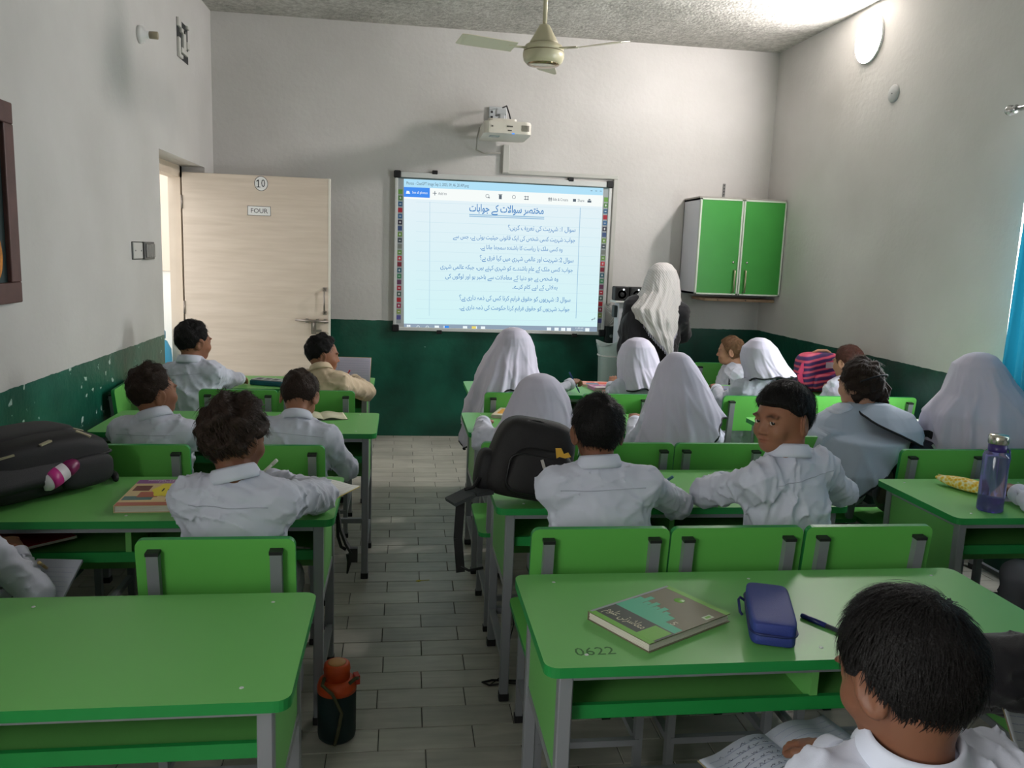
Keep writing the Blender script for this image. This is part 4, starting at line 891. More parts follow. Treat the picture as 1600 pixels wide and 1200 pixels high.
def open_book(name, loc, rz, w, d, label, lift=0.012, ruled=True, scribble=0, cover=None, rot=None, page=(218, 220, 224), curl=0.0, cat='notebook', lines=12):
    t = empty(name, loc, rz, label, cat)
    if rot: t.rotation_euler = (rot[0], rot[1], rz)
    def surf(s, x, off): # x from spine 0..w
        f = x / w; z = lift * math.sin(PI * min(1, f * 1.25 + 0.06)) * (1 - 0.45 * f) + curl * f * f
        return (s * x, z + off)
    M_p = mat('page_%d_%d_%d' % page, page, 0.75)
    n = 10
    for s in (-1, 1):
        p = MB(); V = []; F = []
        for i in range(n + 1):
            X, Z = surf(s, w * i / n, 0.003)
            for y in (-d / 2, d / 2): V += [(X, y, Z), (X, y, Z - 0.0028 if i else 0)]
        for i in range(n):
            q = 4 * i
            F += [(q, q + 4, q + 6, q + 2), (q + 1, q + 3, q + 7, q + 5), (q, q + 1, q + 5, q + 4), (q + 2, q + 6, q + 7, q + 3)]
        F += [(4 * n, 4 * n + 1, 4 * n + 3, 4 * n + 2)]
        p.add(V, F, 0, None, True); po = p.build('page', M_p, t)
        l = MB()
        if ruled:
            for k in range(lines):
                y = d / 2 - d * (k + 1.2) / (lines + 1.4)
                for i in range(n - 1):
                    a = surf(s, w * (i + 0.4) / n, 0.0035); c = surf(s, w * (i + 1.4) / n, 0.0035)
                    l.add([(a[0], y - 0.0004, a[1]), (c[0], y - 0.0004, c[1]), (c[0], y + 0.0005, c[1]), (a[0], y + 0.0005, a[1])], [(0, 1, 2, 3)], 0)
        if scribble and s == scribble:
            rr = random.Random(3)
            for k in range(lines - 1):
                y = d / 2 - d * (k + 1.05) / (lines + 1.4); x = w * 0.12
                while x < w * rr.uniform(0.6, 0.95):
                    seg = rr.uniform(0.008, 0.02); pts = []
                    for q in range(6):
                        xx = x + seg * q / 5; a = surf(s, xx, 0.0042); pts.append((a[0], y + rr.uniform(-0.003, 0.005), a[1]))
                    l.tube(pts, 0.0005, 3, 1, caps=False); x += seg + rr.uniform(0.004, 0.014)
        if l.v: l.build('ruled_lines', [mat('rule_ink', (150, 158, 190), 0.8), mat('pen_ink', (52, 56, 96), 0.8)], po)
    if cover:
        c = MB(); V = []; F = []
        for i in range(-n, n + 1):
            s = -1 if i < 0 else 1; X, Z = surf(s, (w + 0.003) * abs(i) / n, 0)
            for y in (-d / 2 - 0.002, d / 2 + 0.002): V += [(X, y, max(Z - 0.0005, 0) if curl == 0 else Z - 0.0005), (X, y, Z - 0.0015 if curl else -0.0005 + min(0, Z))]
        for i in range(2 * n):
            q = 4 * i; F += [(q, q + 4, q + 6, q + 2), (q + 1, q + 3, q + 7, q + 5), (q, q + 1, q + 5, q + 4), (q + 2, q + 6, q + 7, q + 3)]
        F += [(0, 2, 3, 1), (8 * n, 8 * n + 1, 8 * n + 3, 8 * n + 2)]
        c.add(V, F); c.build('cover', mat('nbcover_%d_%d_%d' % cover, cover, 0.6), t)
    return t
open_book('open_notebook', (-0.345, 2.905, DH + 0.002), math.radians(-27), 0.165, 0.235, 'open notebook under the forearm of the curly-haired boy', 0.010, True, 0, (214, 190, 70), page=(206, 206, 198))
pen('pen', (-0.485, 2.885, DH + 0.060), (-0.435, 2.925, DH + 0.105), 0.006, ((190, 196, 180), (206, 212, 196)), 'pale pen upright in the hand of the curly-haired boy')
open_book('open_notebook', (0.83, 1.40, 0.585), math.radians(22), 0.185, 0.245, 'open ruled notebook on the lap of the boy at the lower right', 0.022, True, -1, (176, 160, 120), rot=(0.10, 0.0), page=(196, 200, 214), lines=15)
# reading book held by the person in black
# thermos in the aisle
t = empty('thermos_flask', (-0.192, 2.53, 0), 0.3, 'dark green water flask with orange lid on the aisle floor', 'flask')
MB().lathe([(0.052, 0), (0.060, 0.008), (0.062, 0.02), (0.0625, 0.165), (0.062, 0.172)], 32).build('body', mat('flask_green', (14, 40, 40), 0.5), t)
MB().lathe([(0.0635, 0.168), (0.064, 0.185), (0.058, 0.203), (0.046, 0.210)], 32).build('collar', mat('flask_orange', (206, 78, 32), 0.45), t)
MB().lathe([(0.043, 0.208), (0.042, 0.235), (0.044, 0.240), (0.041, 0.258), (0.034, 0.262)], 32).build('lid', mat('flask_orange', (206, 78, 32), 0.45), t)
MB().lathe([(0.030, 0.2615), (0.027, 0.2645), (0.010, 0.2655)], 24).build('lid_inlay', mat('flask_tan', (206, 150, 96), 0.5), t)
b = MB(); b.tube([(-0.045, -0.02, 0.225), (-0.058, -0.045, 0.215), (-0.03, -0.066, 0.19), (0.0, -0.068, 0.12), (-0.012, -0.066, 0.05), (-0.022, -0.064, 0.01)], 0.006, 6); b.tube([(0.03, -0.045, 0.205), (0.05, -0.05, 0.222), (0.062, -0.03, 0.21)], 0.006, 6); b.build('strap', mat('strap_olive', (84, 84, 58), 0.7), t)
b = MB(); b.cbox((0.062, -0.012, 0.20), (0.016, 0.03, 0.03)); b.build('clip', mat('clip_red', (186, 60, 44), 0.45), t)
# scrap and cables on the floor
s_ = MB(); s_.prism([(-0.012, -0.006), (0.006, -0.012), (0.016, 0.002), (0.002, 0.010)], 0.0003, 0.003); s_.bar((0.01, 0, 0.002), (0.055, 0.006, 0.002), 0.003, 0.002)
o = s_.build('paper_scrap', mat('scrap_yellow', (206, 186, 60), 0.7)); o.location = (0.10, 3.81, 0); tag(o, 'tiny yellow scrap on the aisle floor', 'scrap')
s_ = MB(); s_.tube([(0.56, 2.78, 0.004), (0.45, 2.835, 0.004), (0.36, 2.845, 0.004), (0.322, 2.83, 0.005), (0.345, 2.805, 0.006), (0.42, 2.815, 0.007), (0.50, 2.80, 0.005), (0.58, 2.74, 0.004)], 0.004, 6)
s_.tube([(0.345, 2.80, 0.008), (0.43, 2.90, 0.008), (0.45, 3.05, 0.05), (0.47, 3.07, 0.12), (0.455, 3.06, 0.2)], 0.0025, 6)
tag(s_.build('floor_cable', mat('cable_black', (20, 20, 20), 0.5)), 'thin black cable looped on the aisle floor by the right desks', 'cable')
# straps hanging from the left desk shelf
t = empty('bag_strap', (-0.22, 2.76, 0.70), 0, 'black bag straps dangling from the left desk into the aisle', 'strap')
s_ = MB()
def ribbon(mb, pts, w, th, mi=0, up=(0, 1, 0)):
    for a, c in zip(pts[:-1], pts[1:]): mb.bar(a, c, w, th, mi, up)
ribbon(s_, [(0.012, 0, 0.0), (0.02, 0.0, -0.06), (0.04, -0.01, -0.11), (0.062, -0.02, -0.145)], 0.008, 0.036); s_.build('webbing', M_bag, t)
s_ = MB(); s_.tube([(0.01, 0.01, -0.02), (0.012, 0.0, -0.09), (0.024, -0.01, -0.125), (0.04, -0.01, -0.135)], 0.006, 6); s_.tube([(0.05, -0.015, -0.15), (0.052, -0.015, -0.18), (0.045, -0.012, -0.222)], [0.010, 0.008, 0.003], 6); s_.build('strap_tail', M_bag, t)
s_ = MB(); s_.cbox((0.066, -0.02, -0.15), (0.03, 0.02, 0.05)); s_.build('buckle', M_dark, t)
# things in the left desk shelf
def flatbook(name, loc, rz, w, d, h, col, label, cat='book', rot=None):
    t = empty(name, loc, rz, label, cat)
    if rot: t.rotation_euler = (rot[0], rot[1], rz)
    MB().bevbox((-w / 2, -d / 2, 0), (w / 2, d / 2, h), 0.002, seg=1).build('cover', mat('fb_%d_%d_%d' % col, col, 0.5), t)
    MB().box((-w / 2 + 0.004, -d / 2 - 0.001, 0.002), (w / 2 + 0.001, d / 2 - 0.004, h - 0.002)).build('page_block', mat('pages_214_208_196', (214, 208, 196), 0.8), t)
    return t
flatbook('exercise_book', (-1.30, 2.80, 0.5985), 0.5, 0.19, 0.25, 0.014, (150, 150, 150), 'grey exercise book on the shelf under the left desk')
flatbook('exercise_book', (-1.20, 2.78, 0.6130), 0.75, 0.17, 0.23, 0.012, (150, 24, 44), 'crimson exercise book on top of the grey one under the left desk')
flatbook('exercise_book', (-0.60, 2.86, 0.5985), 0.3, 0.2, 0.26, 0.014, (176, 130, 24), 'ochre exercise book on the shelf under the curly-haired boy\'s desk')
flatbook('exercise_book', (-0.47, 2.84, 0.6130), -0.3, 0.16, 0.22, 0.010, (70, 86, 92), 'slate exercise book on the shelf behind the curly-haired boy')
pen('pen', (-0.35, 2.68, 0.6030), (-0.29, 2.66, 0.6030), 0.004, ((170, 170, 160), (150, 150, 140)), 'thin pale pen on the shelf under the left desk by the aisle')
# the other left desks
t = empty('pencil_box', (-0.815, 5.19, DH), -0.35, 'flat teal pencil box on the front left desk', 'pencil box')
MB().bevbox((-0.11, -0.05, 0), (0.11, 0.05, 0.030), 0.006, seg=2).build('case', mat('box_teal', (22, 92, 112), 0.45), t)
MB().bevbox((-0.105, -0.046, 0.030), (0.105, 0.046, 0.036), 0.003, seg=1).build('lid', mat('box_grey', (150, 156, 160), 0.45), t)
for k in range(3): MB().box((-0.08 + 0.055 * k, -0.03, 0.0362), (-0.045 + 0.055 * k, 0.025, 0.0366)).build('lid_print', mat('box_dark', (60, 62, 74), 0.5), t)
t = empty('exercise_book', (-0.315, 5.31, DH), -0.06, 'exercise book with ruled page held upright on the front left desk', 'notebook')
A = RX(math.radians(-24))
b = MB(); b.bevbox((-0.115, -0.003, 0.006), (0.115, 0.003, 0.172), 0.001, 0, A, 1); po = b.build('page', mat('page_lilac', (196, 192, 212), 0.75), t)
MB().box((-0.118, 0.003, 0.003), (0.118, 0.006, 0.176), 0, A).build('cover', mat('cover_tan', (196, 168, 120), 0.6), t)
b = MB()
for k in range(9): b.box((-0.105, -0.0036, 0.02 + 0.016 * k), (0.105, -0.003, 0.0208 + 0.016 * k), 0, A)
b.box((-0.09, -0.0036, 0.01), (-0.0885, -0.003, 0.168), 0, A); b.build('ruled_lines', mat('rule_ink', (150, 158, 190), 0.8), po)
t = open_book('open_notebook', (-0.40, 4.20, DH + 0.002), 0.2, 0.12, 0.17, 'open notebook before the boy with lowered head', 0.012, True, 0, (60, 60, 52), page=(222, 218, 186))
# right side
def art_r2(t, co, w, d, h):
    a = MB(); slab(a, w, d, h, 0.1, 0.2, 0.9, 0.8, 1, 0); slab(a, w, d, h, 0.3, 0.3, 0.6, 0.6, 2, 1); a.build('cover_print', [mat('c_orange', (222, 160, 70), 0.5), mat('c_cream', (226, 212, 190), 0.5)], t)
book('textbook', (0.60, 4.30, DH), -0.35, 0.17, 0.22, 0.018, mat('c_cream', (226, 212, 190), 0.5), 'cream and orange book by the girl at the aisle end of second desk', art=art_r2)
def art_r3(c1, c2, c3):
    def f(t, co, w, d, h):
        a = MB(); slab(a, w, d, h, 0, 0.55, 1, 1, 1, 0); slab(a, w, d, h, 0.1, 0.1, 0.5, 0.5, 1, 1); slab(a, w, d, h, 0.5, 0.3, 0.95, 0.75, 2, 2); slab(a, w, d, h, 0.15, 0.6, 0.4, 0.9, 2, 2)
        a.build('cover_print', [mat('c_%d_%d_%d' % c, c, 0.5) for c in (c1, c2, c3)], t)
    return f
book('textbook', (1.335, 5.36, DH), -0.12, 0.21, 0.15, 0.016, mat('c_salmon', (214, 150, 130), 0.5), 'salmon and blue book at the back of the front centre desk', art=art_r3((226, 160, 140), (80, 120, 150), (216, 90, 70)))
book('textbook', (1.345, 5.21, DH), 0.15, 0.19, 0.13, 0.020, mat('c_mauve', (190, 130, 170), 0.5), 'mauve patterned book in the middle of the front centre desk', art=art_r3((200, 140, 176), (226, 220, 214), (176, 90, 140)))
book('textbook', (1.395, 5.06, DH), 0.3, 0.16, 0.12, 0.014, mat('c_pink', (224, 170, 170), 0.5), 'pink and orange book in front on the front centre desk', art=art_r3((226, 120, 90), (236, 206, 200), (210, 150, 90)))
# rucksack on the right desk
t = empty('backpack', (0.440, 2.750, DH + 0.010), 0, 'black rucksack standing on the desk by the aisle, left of the short-haired boy', 'backpack')
def f2(p):
    k = (p.z + 0.17) / 0.34
    return (p.x * (1.04 - 0.22 * k * k) + 0.03 * k, p.y + 0.0 * k, p.z)
A = RY(math.radians(10)) @ RX(math.radians(-6))
M_bag3 = mat('bag_brownblack', (22, 20, 21), 0.6, bump=0.25, bscale=600)
b = MB(); softbox(b, (0.150, 0.085, 0.142), 0.45, 44, 22, T(0, 0, 0.152) @ A, 0, f2); b.build('body', M_bag3, t)
b = MB(); softbox(b, (0.110, 0.045, 0.085), 0.5, 36, 16, T(0.02, -0.075, 0.118) @ A, 0, f2); b.build('front_pocket', M_bag3, t)
b = MB(); softbox(b, (0.040, 0.06, 0.075), 0.6, 24, 14, T(-0.140, -0.01, 0.11) @ A); b.build('side_pocket', M_bag, t)
b = MB(); b.tube([T(0.02, -0.12, 0.118) @ A @ Vector((0.098 * x, 0.012 * abs(x), 0.066 * y)) for x, y in rrect(-1, -1, 1, 1, 0.5, 5)], 0.004, 6, closed=True); b.build('zip', mat('zip_black', (14, 14, 15), 0.4), t)
b = MB(); b.tube([T(0.01, 0, 0.150) @ A @ Vector((0.13 * math.cos(a), -0.055, 0.135 * math.sin(a))) for a in [0.25 + 2.6 * q / 14 for q in range(15)]], 0.005, 6); b.build('zip', mat('zip_black', (14, 14, 15), 0.4), t)
for p, q in (((0.035, -0.126, 0.175), (0.045, -0.126, 0.145)), ((-0.125, -0.07, 0.115), (-0.09, -0.08, 0.11))):
    b = MB(); b.bar(p, q, 0.010, 0.004, up=(0, 1, 0)); b.build('zip_pull', mat('pull_silver', (200, 196, 186), 0.35, 0.4), t)
b = MB(); V3 = [(0.095, 0.235), (0.115, 0.235), (0.125, 0.215), (0.14, 0.22), (0.15, 0.205), (0.13, 0.20), (0.11, 0.205), (0.10, 0.20)]
b.prism([(x, z) for x, z in V3], 0, 0.003, 0, T(-0.015, -0.122, -0.02) @ FACE); b.build('badge', mat('badge_gold', (206, 160, 52), 0.5), t)
b = MB(); ribbon(b, [(-0.14, -0.06, 0.05), (-0.20, -0.10, 0.055), (-0.27, -0.13, 0.03)], 0.075, 0.012, up=(0, 0, 1)); b.build('shoulder_strap', mat('strap_grey2', (58, 62, 64), 0.7, bump=0.3, bscale=400), t)
b = MB(); ribbon(b, [(-0.235, -0.12, 0.025), (-0.240, -0.12, -0.10), (-0.228, -0.12, -0.22)], 0.03, 0.006, up=(0, 1, 0)); b.tube([(-0.228, -0.12, -0.20), (-0.20, -0.12, -0.215), (-0.15, -0.11, -0.21)], 0.005, 6); b.tube([(-0.17, -0.08, 0.10), (-0.19, -0.09, 0.07), (-0.22, -0.1, 0.065)], 0.006, 6); b.build('strap_tail', M_bag, t)
# purple bottle, pouch and paper on the desk at right
t = empty('water_bottle', (2.155, 2.625, DH), 0, 'tall translucent purple water bottle with silver cap on right desk', 'bottle')
M_pur = mat('bottle_purple', (150, 146, 206), 0.10, trans=0.80)
MB().lathe([(0.042, 0.0), (0.0445, 0.006), (0.0445, 0.205), (0.040, 0.216), (0.030, 0.222), (0.028, 0.24)], 36).build('body', M_pur, t)
MB().lathe([(0.040, 0.004), (0.0405, 0.012), (0.0405, 0.052)], 32).build('water', mat('water_violet', (84, 66, 178), 0.05, trans=0.8, ior=1.33), t)
MB().lathe([(0.0305, 0.222), (0.0312, 0.228), (0.0312, 0.25)], 30).build('neck_band', mat('neck_purple', (58, 44, 108), 0.3), t)
MB().lathe([(0.032, 0.25), (0.034, 0.254), (0.034, 0.278), (0.030, 0.284)], 30).build('cap', mat('cap_silver', (200, 196, 180), 0.25, 0.85), t)
MB().tube([(0.028, 0, 0.235), (0.046, -0.004, 0.228), (0.052, -0.004, 0.195), (0.05, 0, 0.14)], 0.004, 8).build('carry_loop', mat('loop_blue', (70, 84, 130), 0.5), t)
t = empty('pencil_pouch', (2.235, 2.875, DH), math.radians(-66), 'yellow patterned cloth pencil pouch on the right desk behind the bottle', 'pencil pouch')
m = bpy.data.materials.new('pouch_yellow'); m.use_nodes = True; N, L = nodes(m); b = N['Principled BSDF']; tc = N.new('ShaderNodeTexCoord'); vo = N.new('ShaderNodeTexVoronoi'); vo.inputs['Scale'].default_value = 75; L.new(tc.outputs['Object'], vo.inputs['Vector'])
r1 = ramp(N, [(0.25, lin((226, 170, 30))), (0.5, lin((232, 206, 96))), (0.72, lin((236, 228, 190)))]); L.new(vo.outputs['Distance'], r1.inputs['Fac']); L.new(r1.outputs['Color'], b.inputs['Base Color']); b.inputs['Roughness'].default_value = 0.8
def f3(p):
    k = (p.x + 0.12) / 0.24; s = 0.45 + 0.75 * math.sin(PI * min(1, 0.15 + 0.8 * (1 - k)))
    return (p.x, p.y * s, p.z * s)
b = MB(); softbox(b, (0.12, 0.028, 0.020), 0.7, 30, 14, T(0, 0, 0.026), 0, f3); b.build('pouch', m, t)
MB().tube([(-0.11, 0, 0.038), (0, 0, 0.043), (0.09, 0, 0.036)], 0.002, 5).build('zip', mat('zip_cream', (226, 210, 150), 0.6), t)
open_book('open_notebook', (2.44, 2.775, DH + 0.002), -0.35, 0.14, 0.20, 'open notebook under the hand at the right edge of the photo', 0.010, True, 1, (170, 168, 158), page=(212, 220, 226))
# dark bag on the chair at right
t = empty('shoulder_bag', (2.385, 3.45, 0.4405), 0, 'dark bag with pink patch on the chair behind the purple bottle', 'bag')
b = MB(); softbox(b, (0.14, 0.10, 0.185), 0.5, 40, 20, T(0.0, 0, 0.187)); b.build('body', mat('bag_navy', (30, 32, 46), 0.55, bump=0.2, bscale=500), t)
b = MB(); softbox(b, (0.065, 0.03, 0.045), 0.8, 24, 12, T(-0.06, -0.03, 0.345)); b.build('pink_patch', mat('bag_pink', (170, 84, 92), 0.6), t)
b = MB(); ribbon(b, [(-0.04, -0.02, 0.36), (-0.01, -0.03, 0.405), (0.06, -0.03, 0.405), (0.11, -0.02, 0.375), (0.135, 0, 0.32)], 0.03, 0.012, up=(0, 1, 0)); b.build('handle', M_bag, t)
for x in (0.045, 0.075): MB().bar((x, -0.085, 0.365), (x + 0.03, -0.10, 0.32), 0.010, 0.004, up=(0, 1, 0)).build('zip_pull', mat('pull_silver', (200, 196, 186), 0.35, 0.4), t)
b = MB(); softbox(b, (0.03, 0.02, 0.09), 0.8, 20, 10, T(-0.14, -0.06, 0.16) @ RY(0.35)); b.build('side_strap', mat('bag_taupe', (116, 96, 96), 0.6), t)
# papers on the bright desk
t = empty('paper_sheet', (2.905, 4.22, DH + 0.001), 0.2, 'white sheet of paper on the bright green desk at right', 'paper')
MB().box((-0.09, -0.12, 0), (0.09, 0.12, 0.001)).build('sheet', M_paper, t)
t = empty('spectacle_case', (2.83, 4.13, DH + 0.0), -0.9, 'small dark case on the bright green desk at right', 'case')
b = MB(); softbox(b, (0.065, 0.02, 0.012), 0.7, 24, 12, T(0, 0, 0.0125)); b.build('shell', mat('case_dark', (40, 46, 40), 0.5), t)
book('exercise_book', (2.27, 5.28, DH), -0.3, 0.20, 0.16, 0.010, mat('c_greyblue', (120, 124, 150), 0.5), 'grey-blue exercise book on the desk at the front right', page=(206, 196, 206))
book('exercise_book', (2.16, 5.08, DH), 0.2, 0.20, 0.14, 0.012, mat('c_paleviolet', (170, 160, 180), 0.5), 'pale violet exercise book near the front edge of the front right desk', page=(206, 196, 206))
flatbook('exercise_book', (2.15, 5.15, 0.5985), 0.0, 0.2, 0.18, 0.014, (206, 160, 40), 'yellow exercise book on the shelf under the front right desk')
# pink and purple backpack
t = empty('backpack', (2.875, 5.265, DH), 0.1, 'pink and purple striped backpack on the front right desk', 'backpack')
m = bpy.data.materials.new('bag_stripes'); m.use_nodes = True; N, L = nodes(m); b = N['Principled BSDF']; tc = N.new('ShaderNodeTexCoord')
mp = N.new('ShaderNodeMapping'); mp.inputs['Rotation'].default_value = (0, math.radians(12), 0); L.new(tc.outputs['Object'], mp.inputs[0])
wv = N.new('ShaderNodeTexWave'); wv.bands_direction = 'Z'; wv.inputs['Scale'].default_value = 8.5; wv.inputs['Distortion'].default_value = 2.0; wv.inputs['Detail'].default_value = 2; L.new(mp.outputs[0], wv.inputs['Vector'])
r1 = ramp(N, [(0.30, lin((70, 40, 100))), (0.55, lin((110, 50, 116))), (0.66, lin((196, 50, 90))), (0.86, lin((224, 90, 120)))]); L.new(wv.outputs['Fac'], r1.inputs['Fac']); L.new(r1.outputs['Color'], b.inputs['Base Color']); b.inputs['Roughness'].default_value = 0.5
b = MB(); softbox(b, (0.165, 0.09, 0.135), 0.5, 40, 20, T(0, 0, 0.137)); b.build('body', m, t)
b = MB(); softbox(b, (0.12, 0.035, 0.06), 0.5, 30, 14, T(0.03, -0.085, 0.075)); b.build('front_pocket', m, t)
b = MB(); b.tube([(-0.06, 0, 0.268), (-0.02, 0, 0.285), (0.05, 0, 0.285), (0.08, 0, 0.268)], 0.009, 8); b.build('handle', mat('handle_tan', (200, 150, 120), 0.6), t)
b = MB(); ribbon(b, [(-0.15, -0.05, 0.20), (-0.185, -0.06, 0.13), (-0.165, -0.06, 0.06)], 0.035, 0.010, up=(0, 1, 0)); b.build('strap', mat('strap_pink', (206, 60, 100), 0.6), t)
l = MB(); l.box((-0.01, -0.094, 0.175), (0.10, -0.0915, 0.215)); l.build('label_patch', mat('patch_pale', (206, 190, 206), 0.5), t)

# ================================================================ PEOPLE
def smin(a, b, k):
    h = np.maximum(k - np.abs(a - b), 0) / k
    return np.minimum(a, b) - h * h * k * 0.25
def smax(a, b, k): return -smin(-a, -b, k)
def rot3(yaw=0, pitch=0, roll=0):
    y, p, r = (math.radians(v) for v in (yaw, pitch, roll))
    return np.array((Matrix.Rotation(y, 3, 'Z') @ Matrix.Rotation(p, 3, 'X') @ Matrix.Rotation(r, 3, 'Y')))
def d_ell(x, y, z, c, r, R=None):
    x = x - c[0]; y = y - c[1]; z = z - c[2]
    if R is not None: x, y, z = (R[0, 0] * x + R[1, 0] * y + R[2, 0] * z, R[0, 1] * x + R[1, 1] * y + R[2, 1] * z, R[0, 2] * x + R[1, 2] * y + R[2, 2] * z)
    k0 = np.sqrt((x / r[0]) ** 2 + (y / r[1]) ** 2 + (z / r[2]) ** 2) + 1e-6
    k1 = np.sqrt((x / r[0] ** 2) ** 2 + (y / r[1] ** 2) ** 2 + (z / r[2] ** 2) ** 2) + 1e-6
    return k0 * (k0 - 1) / k1
def d_cone(x, y, z, a, b, r1, r2):
    a = np.asarray(a, float); b = np.asarray(b, float); ba = b - a; q = float(ba @ ba) + 1e-9
    px, py, pz = x - a[0], y - a[1], z - a[2]
    h = np.clip((px * ba[0] + py * ba[1] + pz * ba[2]) / q, 0, 1)
    return np.sqrt((px - h * ba[0]) ** 2 + (py - h * ba[1]) ** 2 + (pz - h * ba[2]) ** 2) - (r1 + (r2 - r1) * h)
class Vox:
    def __init__(s, lo, hi, h):
        s.lo = np.asarray(lo, float); s.h = h
        s.n = [int(math.ceil((hi[i] - lo[i]) / h)) + 1 for i in range(3)]
        s.d = np.full(s.n, 0.5, np.float32)
        s.ax = [(s.lo[i] + h * np.arange(s.n[i])).astype(np.float32) for i in range(3)]
    def _sl(s, lo, hi):
        sl = []
        for i in range(3):
            a = max(0, int((lo[i] - s.lo[i]) / s.h) - 1); b = min(s.n[i], int((hi[i] - s.lo[i]) / s.h) + 3)
            if b <= a: return None
            sl.append(slice(a, b))
        return tuple(sl)
    def op(s, fn, lo, hi, k=0.03, mode='add'):
        sl = s._sl([v - k - 0.02 for v in lo], [v + k + 0.02 for v in hi])
        if sl is None: return
        x, y, z = s.ax[0][sl[0]][:, None, None], s.ax[1][sl[1]][None, :, None], s.ax[2][sl[2]][None, None, :]
        v = fn(x, y, z)
        s.d[sl] = smin(s.d[sl], v, k) if mode == 'add' else smax(s.d[sl], -v, k)
    def ell(s, c, r, R=None, k=0.03, mode='add'):
        m = max(r); s.op(lambda x, y, z: d_ell(x, y, z, c, r, R), [v - m for v in c], [v + m for v in c], k, mode)
    def cone(s, a, b, r1, r2, k=0.03, mode='add'):
        m = max(r1, r2); s.op(lambda x, y, z: d_cone(x, y, z, a, b, r1, r2), [min(a[i], b[i]) - m for i in range(3)], [max(a[i], b[i]) + m for i in range(3)], k, mode)
    def field(s, fn):
        msk = np.abs(s.d) < 0.05
        if not msk.any(): return
        i, j, k = np.nonzero(msk)
        s.d[msk] += fn(s.ax[0][i], s.ax[1][j], s.ax[2][k]).astype(np.float32)
    def nets(s):
        d = s.d; ins = d < 0; n = s.n
        cnt = np.zeros([v - 1 for v in n], np.int8)
        for a in (0, 1):
            for b in (0, 1):
                for c in (0, 1): cnt += ins[a:n[0] - 1 + a, b:n[1] - 1 + b, c:n[2] - 1 + c]
        cell = np.argwhere((cnt > 0) & (cnt < 8))
        if not len(cell): return np.zeros((0, 3)), np.zeros((0, 4), int)
        idx = np.full(cnt.shape, -1, np.int32); idx[tuple(cell.T)] = np.arange(len(cell))
        P = np.zeros((len(cell), 3)); W_ = np.zeros(len(cell))
        cor = [np.array((a, b, c)) for a in (0, 1) for b in (0, 1) for c in (0, 1)]
        val = {tuple(o): d[tuple((cell + o).T)] for o in cor}
        for o in cor:
            for ax in range(3):
                if o[ax]: continue
                o2 = o.copy(); o2[ax] = 1; v0, v1 = val[tuple(o)], val[tuple(o2)]
                m = (v0 < 0) != (v1 < 0)
                t = np.where(m, v0 / np.where(m, v0 - v1, 1), 0)
                q = np.repeat(o[None].astype(float), len(cell), 0); q[:, ax] = t
                P += np.where(m[:, None], q, 0); W_ += m
        V = s.lo + (cell + P / W_[:, None]) * s.h
        F = []
        for ax in range(3):
            u, v = (ax + 1) % 3, (ax + 2) % 3
            A = ins.take(np.arange(n[ax] - 1), ax); B = ins.take(np.arange(1, n[ax]), ax)
            e = np.argwhere(A != B)
            e = e[(e[:, u] > 0) & (e[:, v] > 0) & (e[:, u] < n[u] - 1) & (e[:, v] < n[v] - 1)]
            if not len(e): continue
            sgn = A[tuple(e.T)]
            def at_(du, dv):
                q = e.copy(); q[:, u] -= du; q[:, v] -= dv; return idx[tuple(q.T)]
            f = np.stack([at_(0, 0), at_(1, 0), at_(1, 1), at_(0, 1)], 1)
            f[~sgn] = f[~sgn][:, ::-1]
            F.append(f[(f >= 0).all(1)])
        return V, np.concatenate(F)
def fast_mesh(name, parts, tint=None, cut=None):
    Vs, Fs, n = [], [], 0
    for V, F in parts:
        Vs.append(V); Fs.append(F + n); n += len(V)
    V = np.concatenate(Vs); F = np.concatenate(Fs)
    me = bpy.data.meshes.new(name)
    me.vertices.add(len(V)); me.vertices.foreach_set('co', V.astype(np.float32).ravel())
    me.loops.add(F.size); me.loops.foreach_set('vertex_index', F.astype(np.int32).ravel())
    me.polygons.add(len(F)); me.polygons.foreach_set('loop_start', np.arange(0, F.size, 4, dtype=np.int32)); me.polygons.foreach_set('loop_total', np.full(len(F), 4, np.int32))
    me.update(calc_edges=True); me.validate()
    me.polygons.foreach_set('use_smooth', [True] * len(me.polygons))
    if tint is not None:
        a = me.color_attributes.new('tint', 'FLOAT_COLOR', 'POINT')
        a.data.foreach_set('color', np.concatenate([tint(V), np.ones((len(V), 1))], 1).astype(np.float32).ravel())
    return me
def put(name, me, m, parent, origin):
    o = link(name, me, m, parent); me.transform(Matrix.Translation(-Vector(origin))); return o

def folds(seed, amp, n=5, lam=(0.05, 0.12), stretch=(1, 1, 0.45)):
    r = random.Random(seed); K = []
    for _ in range(n):
        v = Vector((r.gauss(0, 1) * stretch[0], r.gauss(0, 1) * stretch[1], r.gauss(0, 1) * stretch[2])).normalized() * (2 * PI / r.uniform(*lam))
        w = Vector((r.gauss(0, 1), r.gauss(0, 1), r.gauss(0, 1))).normalized() * (2 * PI / r.uniform(0.15, 0.3))
        K.append((v, w, r.uniform(0, 6), r.uniform(0, 6), r.uniform(0.5, 1)))
    def f(x, y, z):
        t = 0
        for v, w, p, q, a in K:
            s = np.sin(0.5 * (v.x * x + v.y * y + v.z * z) + 1.4 * np.sin(w.x * x + w.y * y + w.z * z + q) + p)
            mod = 0.5 + 0.5 * np.sin(w.y * x - w.x * y + w.z * z + p * 2)
            t = t + a * mod * ((1 - np.abs(s)) ** 3 - 0.25)
        return -amp * t
    return f

